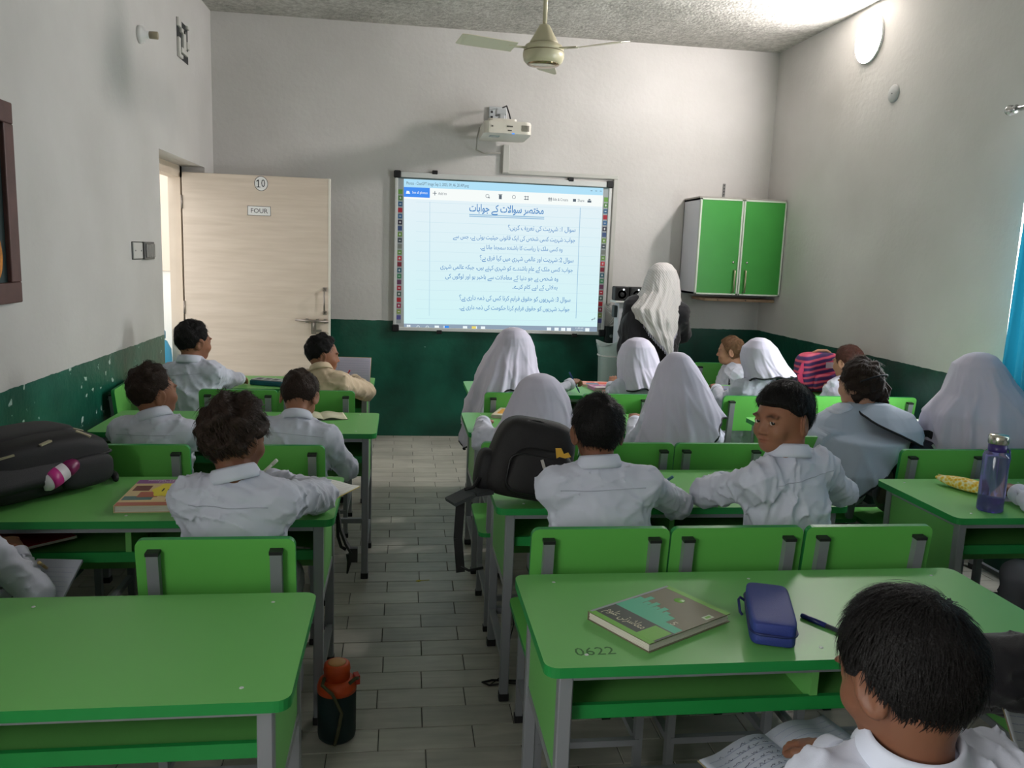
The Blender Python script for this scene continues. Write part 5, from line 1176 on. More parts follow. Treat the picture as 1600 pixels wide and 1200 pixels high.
# head in its own frame: x right, y forward, z up, origin at mid skull
def head_sdf(x, y, z, full=True):
    d = d_ell(x, y, z, (0, -0.010, 0.0), (0.071, 0.089, 0.085))
    d = smin(d, d_ell(x, y, z, (0, 0.026, -0.040), (0.058, 0.062, 0.074)), 0.03)
    d = smin(d, d_ell(x, y, z, (0, 0.050, -0.096), (0.034, 0.034, 0.024)), 0.035)
    if not full: return d
    ax = np.abs(x)
    d = smin(d, d_ell(ax, y, z, (0.034, 0.062, -0.050), (0.022, 0.022, 0.022)), 0.02)          # cheeks
    d = smax(d, -d_ell(ax, y, z, (0.030, 0.098, -0.018), (0.019, 0.016, 0.011)), 0.014)         # sockets
    d = smin(d, d_ell(ax, y, z, (0.029, 0.079, 0.000), (0.022, 0.010, 0.006)), 0.012)           # brow
    d = smin(d, d_ell(ax, y, z, (0.030, 0.0725, -0.0185), (0.0155, 0.0148, 0.0125)), 0.004)     # lids
    d = smax(d, -d_ell(ax, y, z, (0.030, 0.088, -0.0195), (0.0135, 0.016, 0.0047)), 0.002)      # eye slit
    d = smin(d, d_cone(x, y, z, (0, 0.083, -0.018), (0, 0.098, -0.046), 0.0065, 0.0100), 0.012)  # nose
    d = smin(d, d_ell(ax, y, z, (0.011, 0.089, -0.050), (0.008, 0.009, 0.0068)), 0.006)
    d = smin(d, d_ell(x, y, z, (0, 0.0835, -0.0715), (0.0215, 0.0105, 0.0062)), 0.006)          # lips
    d = smin(d, d_ell(x, y, z, (0, 0.0820, -0.0815), (0.0185, 0.0105, 0.0068)), 0.006)
    d = smax(d, -d_ell(x, y, z, (0, 0.0955, -0.0765), (0.020, 0.006, 0.0013)), 0.003)
    Re = rot3(0, 0, 0); c, s_ = math.cos(0.45), math.sin(0.45)
    ex, ey, ez = ax - 0.0765, y + 0.014, z + 0.030                                               # ears
    e1 = c * ex - s_ * ey; e2 = s_ * ex + c * ey
    ear = d_ell(e1 + 0 * ez, e2 - 0.10 * ez, ez, (0, 0, 0), (0.0080, 0.0215, 0.033))
    ear = smax(ear, -d_ell(e1, e2 - 0.10 * ez, ez, (0.0085, 0.004, -0.001), (0.0065, 0.0105, 0.020)), 0.006)
    return smin(d, ear, 0.007)
def trace(dirs, full=False):
    t = np.full(len(dirs), 0.30)
    for _ in range(40):
        P = dirs * t[:, None]; t = t - 0.8 * head_sdf(P[:, 0], P[:, 1], P[:, 2], full)
        t = np.clip(t, 0.02, 0.3)
    return t
def hair_mesh(style, seed, nu=120, nv=72, strands=0, sl=0.03, sw=0.0011):
    """cap of hair over the skull in head coordinates; style gives thickness and hairline"""
    rg = np.random.RandomState(seed)
    v = np.linspace(0.0, 1.0, nv + 1) ** 0.9 * math.radians(150); u = np.arange(nu) * 2 * PI / nu
    VV, UU = np.meshgrid(v, u, indexing='ij')
    D = np.stack([np.sin(VV) * np.sin(UU), np.sin(VV) * np.cos(UU), np.cos(VV)], -1).reshape(-1, 3)   # u=0 is the face side
    t = trace(D); P = D * t[:, None]
    az = np.degrees(np.arctan2(np.abs(D[:, 0]), D[:, 1]))            # 0 front .. 180 nape
    line = np.interp(az, style.get('az', [0, 35, 55, 72, 86, 100, 118, 140, 180]), style['line'])
    thick = np.interp(P[:, 2], style.get('tz', [-0.085, -0.04, 0.0, 0.04, 0.09]), style['thick'])
    ang = np.arctan2(P[:, 0], -(P[:, 1] + 0.045)); flow = ang * 26 + 5 * np.sin(P[:, 2] * 60 + ang * 3)
    lump = style.get('lump', 0.004)
    nz = lump * (np.sin(P[:, 0] * 75 + 2 * np.sin(P[:, 2] * 55 + seed)) * np.sin(P[:, 1] * 68 + seed) + 0.5 * np.sin(P[:, 0] * 160 + seed + P[:, 1] * 90) * np.sin(P[:, 2] * 150 + 1.3 * seed))
    fade = np.clip((P[:, 2] - line) / style.get('fade', 0.012), 0, 1); fade = fade * fade * (3 - 2 * fade)
    off = (thick + (0.0007 * np.sin(flow) + nz) * np.clip(thick / 0.012, 0.15, 1.4)) * fade - 0.0045 * (1 - fade)
    if 'extra' in style: off = off + style['extra'](P) * fade
    Q = D * (t + off)[:, None]
    keep = (off > -0.0042).reshape(nv + 1, nu)
    idx = np.arange((nv + 1) * nu).reshape(nv + 1, nu)
    F = []
    a, b_ = idx[:-1], idx[1:]
    f = np.stack([a, b_, np.roll(b_, -1, 1), np.roll(a, -1, 1)], -1)
    k = keep[:-1] | keep[1:] | np.roll(keep, -1, 1)[:-1] | np.roll(keep, -1, 1)[1:]
    F = f[k].reshape(-1, 4)
    V = Q; parts = [(V, F)]
    if strands:
        ok = np.nonzero((fade > 0.6) & (thick > 0.004) & (P[:, 2] > line + style.get('clear', 0.022)))[0]
        pick = ok[rg.randint(0, len(ok), strands)]
        p0 = Q[pick] + rg.normal(0, 0.002, (strands, 3)); nrm = D[pick]
        wc = np.array(style.get('whorl', (0.0, -0.055, 0.085)))
        dr = p0 - wc; dr -= nrm * (dr * nrm).sum(1)[:, None]; dr /= (np.linalg.norm(dr, axis=1)[:, None] + 1e-6)
        dr = dr + np.cross(nrm, dr) * (0.35 + rg.normal(0, 0.25, (strands, 1))); dr /= np.linalg.norm(dr, axis=1)[:, None]
        side = np.cross(nrm, dr); L_ = sl * rg.uniform(0.5, 1.2, (strands, 1)); lift = style.get('lift', 0.12) * rg.uniform(-0.3, 1.3, (strands, 1))
        pts = []
        for i, (f_, w) in enumerate(((0, 1.0), (0.4, 0.9), (0.75, 0.6), (1.0, 0.12))):
            c = p0 + dr * L_ * f_ + nrm * (L_ * (lift * f_ - 0.55 * L_ / 0.085 * f_ * f_) + 0.0008)
            pts += [c - side * sw * w, c + side * sw * w]
        V2 = np.stack(pts, 1).reshape(-1, 3); b0 = np.arange(strands)[:, None] * 8
        F2 = np.concatenate([b0 + np.array([[2 * i, 2 * i + 1, 2 * i + 3, 2 * i + 2]]) for i in range(3)], 0)
        parts.append((V2, F2))
    return parts
def to_world(parts, C, R, s=1.0): return [((V * s) @ R.T + C, F) for V, F in parts]

def skin_mat(name, rgb):
    m = bpy.data.materials.new(name); m.use_nodes = True; N, L = nodes(m); b = N['Principled BSDF']
    at = N.new('ShaderNodeAttribute'); at.attribute_name = 'tint'
    mu = N.new('ShaderNodeMixRGB'); mu.blend_type = 'MULTIPLY'; mu.inputs[0].default_value = 1; mu.inputs[1].default_value = (*lin(rgb), 1)
    L.new(at.outputs['Color'], mu.inputs[2]); L.new(mu.outputs['Color'], b.inputs['Base Color'])
    b.inputs['Roughness'].default_value = 0.5; b.inputs['Specular IOR Level'].default_value = 0.35
    b.inputs['Subsurface Weight'].default_value = 0.08; b.inputs['Subsurface Scale'].default_value = 0.006
    return m
SK = {'tan': skin_mat('skin_tan', (146, 100, 76)), 'brown': skin_mat('skin_brown', (120, 80, 60)), 'fair': skin_mat('skin_fair', (176, 130, 104))}
def hair_mat(name, rgb, rough=0.6):
    m = mat(name, rgb, rough, var=0.25, vscale=90, bump=0.35, bscale=260, spec=0.25); return m
HB = hair_mat('hair_black', (20, 18, 18)); HBR = hair_mat('hair_dark_brown', (46, 34, 27)); HF = hair_mat('hair_light_brown', (112, 82, 58)); HR = hair_mat('hair_red_brown', (74, 44, 36))
M_shirt = mat('shirt_white', (200, 203, 217), 0.85, sheen=0.1, bump=0.08, bscale=700)
M_collar = mat('collar_white', (206, 210, 224), 0.85, sheen=0.1)
M_beige = mat('shirt_beige', (200, 180, 152), 0.85, sheen=0.1, bump=0.08, bscale=700)
M_seam = mat('seam_grey', (172, 176, 190), 0.9)
M_black = mat('cloth_black', (24, 22, 28), 0.85, sheen=0.2, bump=0.1, bscale=500)
M_scarf = mat('scarf_white', (200, 196, 213), 0.8, sheen=0.12, bump=0.06, bscale=800)
M_trim = mat('trim_black', (22, 24, 32), 0.7)
M_trous = mat('trousers_white', (196, 196, 206), 0.85); M_trg = mat('trousers_grey', (112, 112, 122), 0.85); M_shoe = mat('shoe_black', (26, 24, 24), 0.4)
M_ball = bpy.data.materials.new('eyeball'); M_ball.use_nodes = True
N, L = nodes(M_ball); b = N['Principled BSDF']; tc = N.new('ShaderNodeTexCoord'); sp = N.new('ShaderNodeSeparateXYZ'); L.new(tc.outputs['Object'], sp.inputs[0])
r1 = ramp(N, [(0.0, lin((200, 190, 182))), (0.72, lin((200, 190, 182))), (0.74, lin((36, 23, 16))), (0.90, lin((36, 23, 16))), (0.91, (0.005, 0.005, 0.005))])
dv = N.new('ShaderNodeMath'); dv.operation = 'DIVIDE'; dv.inputs[1].default_value = 0.0128; L.new(sp.outputs['Y'], dv.inputs[0]); L.new(dv.outputs[0], r1.inputs['Fac']); L.new(r1.outputs['Color'], b.inputs['Base Color']); b.inputs['Roughness'].default_value = 0.12
eye_me = MB().lathe([(0.0128 * math.cos(a), 0.0128 * math.sin(a)) if 0 else (max(0.0128 * math.cos(a), 1e-4), 0.0128 * math.sin(a)) for a in [-PI / 2 + PI * i / 16 for i in range(17)]], 20, 0, RX(-PI / 2)).mesh('eye'); eye_me.materials.append(M_ball)
BOY = dict(line=[0.046, 0.040, 0.020, -0.018, -0.016, -0.006, -0.060, -0.094, -0.100], thick=[0.003, 0.005, 0.009, 0.013, 0.017], fade=0.018)
BOWL = dict(line=[0.028, 0.026, 0.018, 0.002, -0.008, 0.002, -0.050, -0.086, -0.092], thick=[0.003, 0.005, 0.013, 0.019, 0.019], fade=0.010, lump=0.0015)
CURLY = dict(line=[0.046, 0.038, 0.018, -0.018, -0.015, -0.006, -0.064, -0.100, -0.106], thick=[0.004, 0.010, 0.020, 0.028, 0.032], fade=0.016, lump=0.010, lift=0.22)
FADE = dict(line=[0.046, 0.042, 0.026, -0.004, -0.012, -0.004, -0.050, -0.080, -0.086], thick=[0.002, 0.003, 0.007, 0.015, 0.020], fade=0.022, lump=0.006)
THICK = dict(line=[0.040, 0.034, 0.016, -0.018, -0.016, -0.006, -0.060, -0.090, -0.095], thick=[0.003, 0.006, 0.012, 0.016, 0.018], fade=0.014, lump=0.002, lift=0.08, clear=0.030, whorl=(0.02, -0.06, 0.08))
SHORTG = dict(line=[0.048, 0.040, 0.018, -0.02, -0.05, -0.075, -0.088, -0.095, -0.098], thick=[0.006, 0.008, 0.010, 0.012, 0.012], fade=0.012, lump=0.004, lift=0.05)
BOB = dict(line=[0.044, 0.036, 0.010, -0.03, -0.055, -0.085, -0.10, -0.105, -0.105], thick=[0.020, 0.018, 0.016, 0.018, 0.018], fade=0.012, lump=0.007, lift=0.3)

def carve(g, boxes):
    for c_, h_ in boxes:
        g.op(lambda x, y, z: np.maximum(np.maximum(np.abs(x - c_[0]) - h_[0], np.abs(y - c_[1]) - h_[1]), np.abs(z - c_[2]) - h_[2]), [c_[i] - h_[i] for i in range(3)], [c_[i] + h_[i] for i in range(3)], 0.006, 'sub')
def hand_into(parts, wrist, fwd, up, side, curl=0.9, s=1.0, spread=0.12, h=0.0030, arm=None, boxes=()):
    """child hand: palm, four unequal bent fingers, thumb leaving the side of the palm"""
    w = np.asarray(wrist, float); f = np.asarray(fwd, float); f = f / np.linalg.norm(f); u = np.asarray(up, float); u = u - f * (u @ f); u = u / np.linalg.norm(u)
    l = np.cross(f, u) * side                                 # towards the thumb: side=+1 right hand palm down -> thumb on -l
    g = Vox(w - 0.13, w + 0.13, h)
    R = np.stack([l, f, u], 1)
    g.ell(w + f * 0.036 * s, (0.031 * s, 0.040 * s, 0.0125 * s), R, 0.01)
    g.cone(w - f * 0.035, w + f * 0.012, 0.021 * s, 0.021 * s, 0.02)
    for i, (o, ln) in enumerate(((-0.0225, 0.051), (-0.0075, 0.058), (0.0075, 0.054), (0.0215, 0.043))):
        p = w + f * 0.066 * s * (1 - 0.12 * abs(i - 1.2) / 2) + l * o * s; a = 0.25 * curl; dirn = f * 1.0 + l * (o / 0.0225) * spread; dirn = dirn / np.linalg.norm(dirn)
        for j, (q, rr) in enumerate(((0.46, 0.0082), (0.31, 0.0076), (0.25, 0.0068))):
            a += curl * (0.35 if j == 0 else 0.62)
            dd = dirn * math.cos(a) - u * math.sin(a); e = p + dd * ln * q * s
            g.cone(p, e, rr * s, (rr - 0.0006) * s, 0.003); p = e
    p = w + f * 0.018 * s - l * 0.026 * s
    for dd, q, rr in ((f * 0.75 - l * 0.60 - u * 0.25, 0.030, 0.0105), (f * 0.92 - l * 0.10 - u * 0.38, 0.026, 0.0088)):
        dd = dd / np.linalg.norm(dd); e = p + dd * q * s; g.cone(p, e, rr * s, rr * 0.9 * s, 0.006); p = e
    if arm is not None: g.cone(w - f * 0.02, np.asarray(arm), 0.021 * s, 0.026 * s, 0.01)
    carve(g, boxes); parts.append(g.nets())

def solids(H):
    """boards of the desks and chairs round a seated figure, which flatten the cloth that touches them"""
    out = []; e = 0.004
    for x, y, lab in DESKS.values():
        if abs(x - H[0]) < 1.2 and abs(y - H[1]) < 0.9:
            w = 0.65
            out += [((x, y, 0.710), (w, 0.255 + e, 0.025 + e)), ((x, y, 0.594), (w - 0.05, 0.20, 0.017 + e)), ((x, y + 0.21, 0.5), (w - 0.05, 0.012, 0.19))]
    for x, y, rz, lab in CHAIRS:
        if abs(x - H[0]) < 0.55 and abs(y - H[1]) < 0.7 and abs(rz) < 0.2:
            out += [((x, y, 0.425), (0.20 + e, 0.21 + e, 0.016 + e)), ((x, y - 0.216, 0.72), (0.205 + e, 0.036 + e, 0.12))]
    return out
def elbow_ik(S, Wp, a=0.215, b=0.205, hint=(0, 0, -1)):
    S, Wp, hint = (np.asarray(v, float) for v in (S, Wp, hint)); d = Wp - S; D = np.linalg.norm(d); D2 = min(D, (a + b) * 0.995); n = d / D
    x = (a * a - b * b + D2 * D2) / (2 * D2); hgt = math.sqrt(max(a * a - x * x, 1e-5)); hp = hint - n * (hint @ n); hp = hp / np.linalg.norm(hp)
    return S + n * x + hp * hgt

def person(label, head, hr, hip, hands, torso_yaw=0, skin='brown', hair=BOY, hairm=None, shirt=None, elbows=(None, None), group=None, seed=1, s=1.0, voxel=0.0085, fine=0.0042, strands=500, sl=0.03,
           legs='white', knees=None, collar=True, neck=None, curls=(0.9, 0.9), eyes=True, hidden_hair=False, seat=0.44, sleeve_r=1.0, gaze=None, handups=((0, 0, 1), (0, 0, 1)), fold=0.010, standing=False, wide=1.0, hairstrand_w=0.0011, collar_label=None):
    hm = hairm or HB; sm = shirt or M_shirt
    C = np.array(head, float); R = rot3(*hr); H = np.array((hip[0], hip[1], hip[2] if len(hip) > 2 else seat + 0.076))
    Nb = np.array(neck, float) if neck is not None else C + R @ np.array((0, -0.030, -0.095)) * s + np.array((0, -0.008, -0.045)) * s
    t = empty('person', (H[0], H[1], 0), 0, label, 'person', group); O = Vector((H[0], H[1], 0))
    U = Nb - H; Lh = np.linalg.norm(U); U = U / Lh
    ya = math.radians(torso_yaw); Lat = np.array((math.cos(ya), math.sin(ya), 0)); Lat = Lat - U * (Lat @ U); Lat /= np.linalg.norm(Lat); Fw = np.cross(U, Lat)
    RT = np.stack([Lat, Fw, U], 1)
    Sc = Nb - U * 0.062 * s - Fw * 0.004
    SH = [Sc - Lat * 0.122 * s * wide, Sc + Lat * 0.122 * s * wide]
    HW = [np.array(h_, float) for h_ in hands]
    EL = []
    for i in (0, 1):
        e = elbows[i]
        EL.append(np.array(e, float) if e is not None else elbow_ik(SH[i], HW[i], 0.215 * s, 0.205 * s, Lat * (-0.35 if i == 0 else 0.35) - np.array((0, 0, 1)) - Fw * 0.1))
    if knees is None:
        fl = Fw.copy(); fl[2] = 0; fl /= np.linalg.norm(fl)
        knees = [H + fl * 0.33 * s - Lat * 0.085 + np.array((0, 0, 0.0)), H + fl * 0.33 * s + Lat * 0.085] if not standing else [H - Lat * 0.08 - np.array((0, 0, 0.40)), H + Lat * 0.08 - np.array((0, 0, 0.40))]
    KN = [np.array(k_, float) for k_ in knees]
    if not standing:
        for k_ in KN: k_[2] = seat + 0.058
    AN = [np.array((k_[0], k_[1] + (0.02 if not standing else 0), 0.085)) for k_ in KN]
    # ---- body: one skin
    allp = np.array([C, Nb, H] + SH + EL + HW + KN + AN); lo = allp.min(0) - 0.16; hi = allp.max(0) + 0.16; lo[2] = 0.0
    parts = []
    g = Vox(lo, hi, 0.0125)
    g.cone(H, Nb - U * 0.06, 0.085, 0.070, 0.03)
    for i in (0, 1):
        g.cone(SH[i], EL[i], 0.034, 0.028, 0.02); g.cone(EL[i], HW[i], 0.028, 0.021, 0.015); g.cone(Sc, SH[i], 0.045, 0.035, 0.03)
        g.cone(H, KN[i], 0.05, 0.042, 0.02); g.cone(KN[i], AN[i], 0.042, 0.030, 0.02); g.cone(AN[i], AN[i] + np.array((0, 0.10, -0.045)), 0.030, 0.028, 0.02)
    carve(g, solids(H)); parts.append(g.nets())
    Rn = rot3(hr[0] * 0.35 + torso_yaw * 0.65, hr[1], hr[2]); nk = C + Rn @ np.array((0, -0.026, -0.055)) * s
    hl = C - 0.155 * s; hh = C + 0.155 * s; hl[2] = min(hl[2], Nb[2] - 0.06)
    g = Vox(hl, hh, fine)
    def hd(x, y, z):
        x, y, z = x - C[0], y - C[1], z - C[2]
        return head_sdf((R[0, 0] * x + R[1, 0] * y + R[2, 0] * z) / s, (R[0, 1] * x + R[1, 1] * y + R[2, 1] * z) / s, (R[0, 2] * x + R[1, 2] * y + R[2, 2] * z) / s) * s
    g.op(hd, hl, hh, 0.001); 
    g.cone(nk, Nb + U * 0.0, 0.044 * s, 0.047 * s, 0.02); g.cone(Nb, Nb - U * 0.05, 0.047 * s, 0.06 * s, 0.02)
    parts.append(g.nets())
    for i in (0, 1):
        f = HW[i] - EL[i]
        hand_into(parts, HW[i], f, handups[i], 1 if i == 1 else -1, curls[i], s, boxes=solids(H))
    def tint(V):
        q = ((V - C) @ R) / s
        lip = np.exp(-((q[:, 0] / 0.020) ** 2 + ((q[:, 1] - 0.090) / 0.014) ** 2 + ((q[:, 2] + 0.0765) / 0.009) ** 2) * 1.2)
        brow = np.exp(-(((np.abs(q[:, 0]) - 0.030) / 0.017) ** 4 + ((q[:, 2] - 0.004 + 0.25 * np.abs(np.abs(q[:, 0]) - 0.030)) / 0.0042) ** 2)) * (q[:, 1] > 0.05)
        T_ = np.ones((len(V), 3)); T_ *= (1 - 0.85 * np.clip(brow, 0, 1))[:, None]
        T_ = T_ * (1 - lip[:, None] * np.array((0.10, 0.38, 0.34))); return T_
    put('body', fast_mesh('body', parts, tint), SK[skin], t, O)
    if eyes:
        for sx in (-1, 1):
            e = bpy.data.objects.new('eye', eye_me); COL.objects.link(e); e.parent = t
            P_ = C + R @ (np.array((sx * 0.030, 0.0725, -0.0190)) * s)
            Re = R if gaze is None else np.array(Vector(np.array(gaze) - P_).to_track_quat('Y', 'Z').to_matrix())
            M = Matrix(Re.tolist()).to_4x4(); M.translation = Vector(P_) - O; e.matrix_local = M @ Matrix.Scale(s, 4)
    if hair is not None:
        put('hair', fast_mesh('hair', to_world(hair_mesh(hair, seed, strands=strands, sl=sl, sw=hairstrand_w), C, R, s)), hm, t, O)
    # ---- shirt
    g = Vox(lo, hi, voxel); L0 = lambda f: H + U * Lh * f
    g.ell(L0(0.10), (0.150 * s * wide, 0.118 * s, 0.115 * s), RT, 0.05); g.ell(L0(0.38), (0.140 * s * wide, 0.108 * s, 0.18 * s), RT, 0.07); g.ell(L0(0.66), (0.138 * s * wide, 0.100 * s, 0.15 * s), RT, 0.07)
    g.cone(SH[0], SH[1], 0.050 * s, 0.050 * s, 0.05); g.cone(Nb - U * 0.02, SH[0], 0.048 * s, 0.050 * s, 0.04); g.cone(Nb - U * 0.02, SH[1], 0.048 * s, 0.050 * s, 0.04)
    if not standing:
        for i in (0, 1): g.cone(H, H + (KN[i] - H) * 0.72, 0.066, 0.056, 0.04)
    ta = g.d.copy()
    for i in (0, 1):
        fa = HW[i] - EL[i]; fa /= np.linalg.norm(fa)
        g.cone(SH[i], EL[i], 0.053 * s * sleeve_r, 0.051 * s * sleeve_r, 0.04); g.cone(EL[i], HW[i] - fa * 0.012, 0.052 * s * sleeve_r, 0.034 * s * sleeve_r, 0.02)
    g.field(folds(seed, fold, 5, (0.06, 0.14), (1, 1, 0.5))); g.field(folds(seed + 50, fold * 0.75, 5, (0.035, 0.08), (0.8, 0.6, 1)))
    for i in (0, 1):   # open cuffs, open neck
        fa = HW[i] - EL[i]; fa /= np.linalg.norm(fa); e0 = HW[i] - fa * 0.002
        g.cone(e0 + fa * 0.03, e0 + fa * 0.09, 0.055, 0.055, 0.004, 'sub'); g.cone(e0 - fa * 0.03, e0 + fa * 0.05, 0.026 * s, 0.027 * s, 0.004, 'sub')
    ndir = nk - Nb; ndir /= np.linalg.norm(ndir)
    g.cone(Nb + ndir * 0.074 * s, Nb + ndir * 0.17, 0.050 * s, 0.054 * s, 0.008, 'sub')
    carve(g, solids(H))
    so = put('shirt', fast_mesh('shirt', [g.nets()]), sm, t, O)
    if collar:   # stitched seam of the back yoke
        sv = np.empty(len(so.data.vertices) * 3); so.data.vertices.foreach_get('co', sv); sv = sv.reshape(-1, 3) + np.array(O); rel = sv - Sc
        a_, b_, c_ = rel @ Lat, rel @ Fw, rel @ U; line = []
        for q in np.linspace(-0.115, 0.115, 15):
            k_ = np.nonzero((np.abs(a_ - q * s * wide) < voxel * 1.3) & (np.abs(c_ - 0.004 * s) < voxel * 1.3) & (b_ < 0.02))[0]
            if len(k_): j_ = k_[np.argmin(b_[k_])]; line.append(Sc + Lat * a_[j_] + Fw * (b_[j_] - 0.0012) + U * 0.004 * s)
        if len(line) > 4:
            mb_ = MB(); mb_.tube([Vector(p_) - O for p_ in line], 0.0011, 5); mb_.build('yoke_seam', M_seam if sm is M_shirt else sm, so)
    # cuffs
    for i in (0, 1):
        fa = HW[i] - EL[i]; fa /= np.linalg.norm(fa); c0 = Vector(HW[i] - fa * 0.030) - O; M = Vector(fa).to_track_quat('Z', 'Y').to_matrix().to_4x4(); M.translation = c0
        MB().lathe([(0.036 * s, -0.004), (0.0385 * s, 0.0), (0.038 * s, 0.030), (0.034 * s, 0.031), (0.033 * s, 0.002)], 24, 0, M).build('cuff', sm, so)
    if collar:
        cb = MB(); prof = [(0.053, -0.012), (0.0525, 0.024), (0.056, 0.029), (0.061, 0.022), (0.068, 0.000), (0.070, -0.012), (0.067, -0.013), (0.058, 0.012), (0.0555, -0.012)]
        na = 40; V = []; F = []
        ux = Lat - ndir * (Lat @ ndir); ux /= np.linalg.norm(ux); uy = np.cross(ndir, ux); c0 = Nb + ndir * 0.015 * s
        for k in range(na + 1):
            a = math.radians(-90 - 158 + 316 * k / na); dn = 0.012 * (1 + math.sin(a)) * 0.7
            for r_, z_ in prof:
                ex = 0.010 if (z_ < -0.005 and r_ > 0.06 and (k < 4 or k > na - 4)) else 0
                p = c0 + (ux * math.cos(a) * r_ * 1.06 + uy * math.sin(a) * (r_ + ex) + ndir * (z_ - dn - ex)) * s; V.append(Vector(p) - O)
        q = len(prof)
        for k in range(na):
            for j in range(q): F.append((k * q + j, k * q + (j + 1) % q, (k + 1) * q + (j + 1) % q, (k + 1) * q + j))
        cb.add(V, F, 0, None, True); cb.build('collar', M_collar if sm is M_shirt else sm, so)
    # ---- legs and shoes
    g = Vox(lo, hi, 0.011)
    for i in (0, 1): g.cone(H, KN[i], 0.062, 0.052, 0.03); g.cone(KN[i], AN[i], 0.055, 0.052, 0.03)
    g.field(folds(seed + 9, 0.006))
    carve(g, solids(H))
    put('trousers', fast_mesh('trousers', [g.nets()]), {'white': M_trous, 'grey': M_trg, 'black': M_black}[legs], t, O)
    for i in (0, 1):
        g = Vox(AN[i] - 0.12, AN[i] + np.array((0.12, 0.22, 0.08)), 0.009); a = AN[i]
        g.ell(a + np.array((0, 0.0, -0.035)), (0.036, 0.045, 0.042), None, 0.02); g.ell(a + np.array((0, 0.085, -0.052)), (0.038, 0.075, 0.030), None, 0.03); g.op(lambda x, y, z: z + 0 * x + 0 * y - 0.004, a - 0.2, a + 0.2, 0.004, 'sub')
        put('shoe', fast_mesh('shoe', [g.nets()]), M_shoe, t, O)
    t['_'] = 0; del t['_']
    return t, O, C, R, Nb

def drape(t, O, name, rings, hem, m=None, face=None, fold=0.05, nf=9, seed=1, trim=True, nu=140, nv=56, top=None, gather=None, lab=None, twist=0.0, trim_r=0.0055, crease=0.35, over=False):
    """cloth hanging over a figure: rings (z, cx, cy, rx, ry) from the crown down, hem height by direction (deg, 0 = +x, 90 = +y)"""
    rg = random.Random(seed); Z = np.array([r[0] for r in rings])[::-1]; A = np.array([r[1:] for r in rings])[::-1]
    hd = sorted(hem); da = np.array([hd[-1][0] - 360] + [h_[0] for h_ in hd] + [hd[0][0] + 360]); dz = np.array([hd[-1][1]] + [h_[1] for h_ in hd] + [hd[0][1]])
    ph = [rg.uniform(0, 6) for _ in range(8)]; V = []; 
    u = np.arange(nu) * 360 / nu; hz = np.interp(u, da, dz); zt = Z[-1]
    for _ in range(3): hz = 0.5 * hz + 0.25 * (np.roll(hz, 1) + np.roll(hz, -1))
    for i in range(nv + 1):
        tt = (i / nv) ** 1.15; z = zt + (hz - zt) * tt
        cx, cy, rx, ry = (np.interp(z, Z, A[:, k]) for k in range(4))
        a = np.radians(u); drop = np.clip((zt - z - 0.05) / 0.35, 0, 1)
        w = a + twist * drop + 0.10 * np.sin(3 * a + ph[0] + 4 * z)
        f1 = np.sin(nf * w + ph[1]); f2 = np.sin((nf * 1.7) // 1 * w + ph[2] + 3 * z); f3 = np.sin((nf // 2 + 1) * w + ph[3])
        fo = fold * drop * ((1 - np.abs(f1)) ** 2 * 1.3 - 0.4 + 0.5 * f3 + crease * ((1 - np.abs(f2)) ** 3 - 0.2))
        fo = fo + 0.018 * np.clip(1 - drop, 0, 1) * np.clip((zt - z) / 0.04, 0, 1) * ((1 - np.abs(np.sin(6 * w + ph[4] + 8 * z))) ** 3 - 0.2)
        g1 = sum(math.pow(0.6, q) * np.sin((2 + 2 * q) * a + (9 + 6 * q) * z + ph[q] * (q + 1)) * np.cos((11 + 7 * q) * z - (1 + q) * a + ph[q + 3]) for q in range(4))
        fo = fo + (0.018 + 0.030 * drop) * g1 * np.clip((zt - z) / 0.05, 0, 1)
        cr = np.sin(3.5 * a + 13 * z + ph[6]) ; fo = fo + 0.05 * drop ** 0.5 * ((1 - np.abs(cr)) ** 5 - 0.12)
        V.append(np.stack([cx + rx * (1 + fo) * np.cos(a), cy + ry * (1 + fo) * np.sin(a), z - 0.010 * drop * f1 * (i == nv)], 1))
    V = np.array(V)
    for x, y, rz, lab in CHAIRS:      # cloth hangs in front of the backrests (or over them)
        m_ = (np.abs(V[..., 0] - x) < 0.225) & (V[..., 2] < 0.865) & (V[..., 1] < y - 0.170) & (V[..., 1] > y - 0.42)
        if over and abs(x - over) > 0.05: continue
        if over: V[..., 1] = np.where(m_, np.minimum(V[..., 1], y - 0.262), V[..., 1])
        else: V[..., 1] = np.where(m_, y - 0.170 + 0.25 * (V[..., 1] - (y - 0.170)) * 0.1, V[..., 1])
    me = bpy.data.meshes.new(name); F = []
    for i in range(nv):
        for k in range(nu):
            k2 = (k + 1) % nu
            if face is not None:
                c = (V[i, k] + V[i + 1, k2]) / 2; fc, fdir, hw, z0, z1 = face
                dlt = (u[k] - fdir + 180) % 360 - 180
                if abs(dlt) < hw * math.sqrt(max(0, 1 - ((c[2] - (z0 + z1) / 2) / ((z1 - z0) / 2)) ** 2)) and z0 < c[2] < z1: continue
            F.append((i * nu + k, (i + 1) * nu + k, (i + 1) * nu + k2, i * nu + k2))
    F.append(tuple(range(nu)))
    me.from_pydata([tuple(p - np.array(O)) for p in V.reshape(-1, 3)], [], F); me.update()
    o = link(name, me, m or M_scarf, t, True); md = o.modifiers.new('thickness', 'SOLIDIFY'); md.thickness = 0.0035; md.offset = 1
    if trim:
        b = MB(); b.tube([Vector(V[nv, k]) - O for k in range(nu)], trim_r, 6, closed=True); b.build('trim', M_trim, o)
    return o

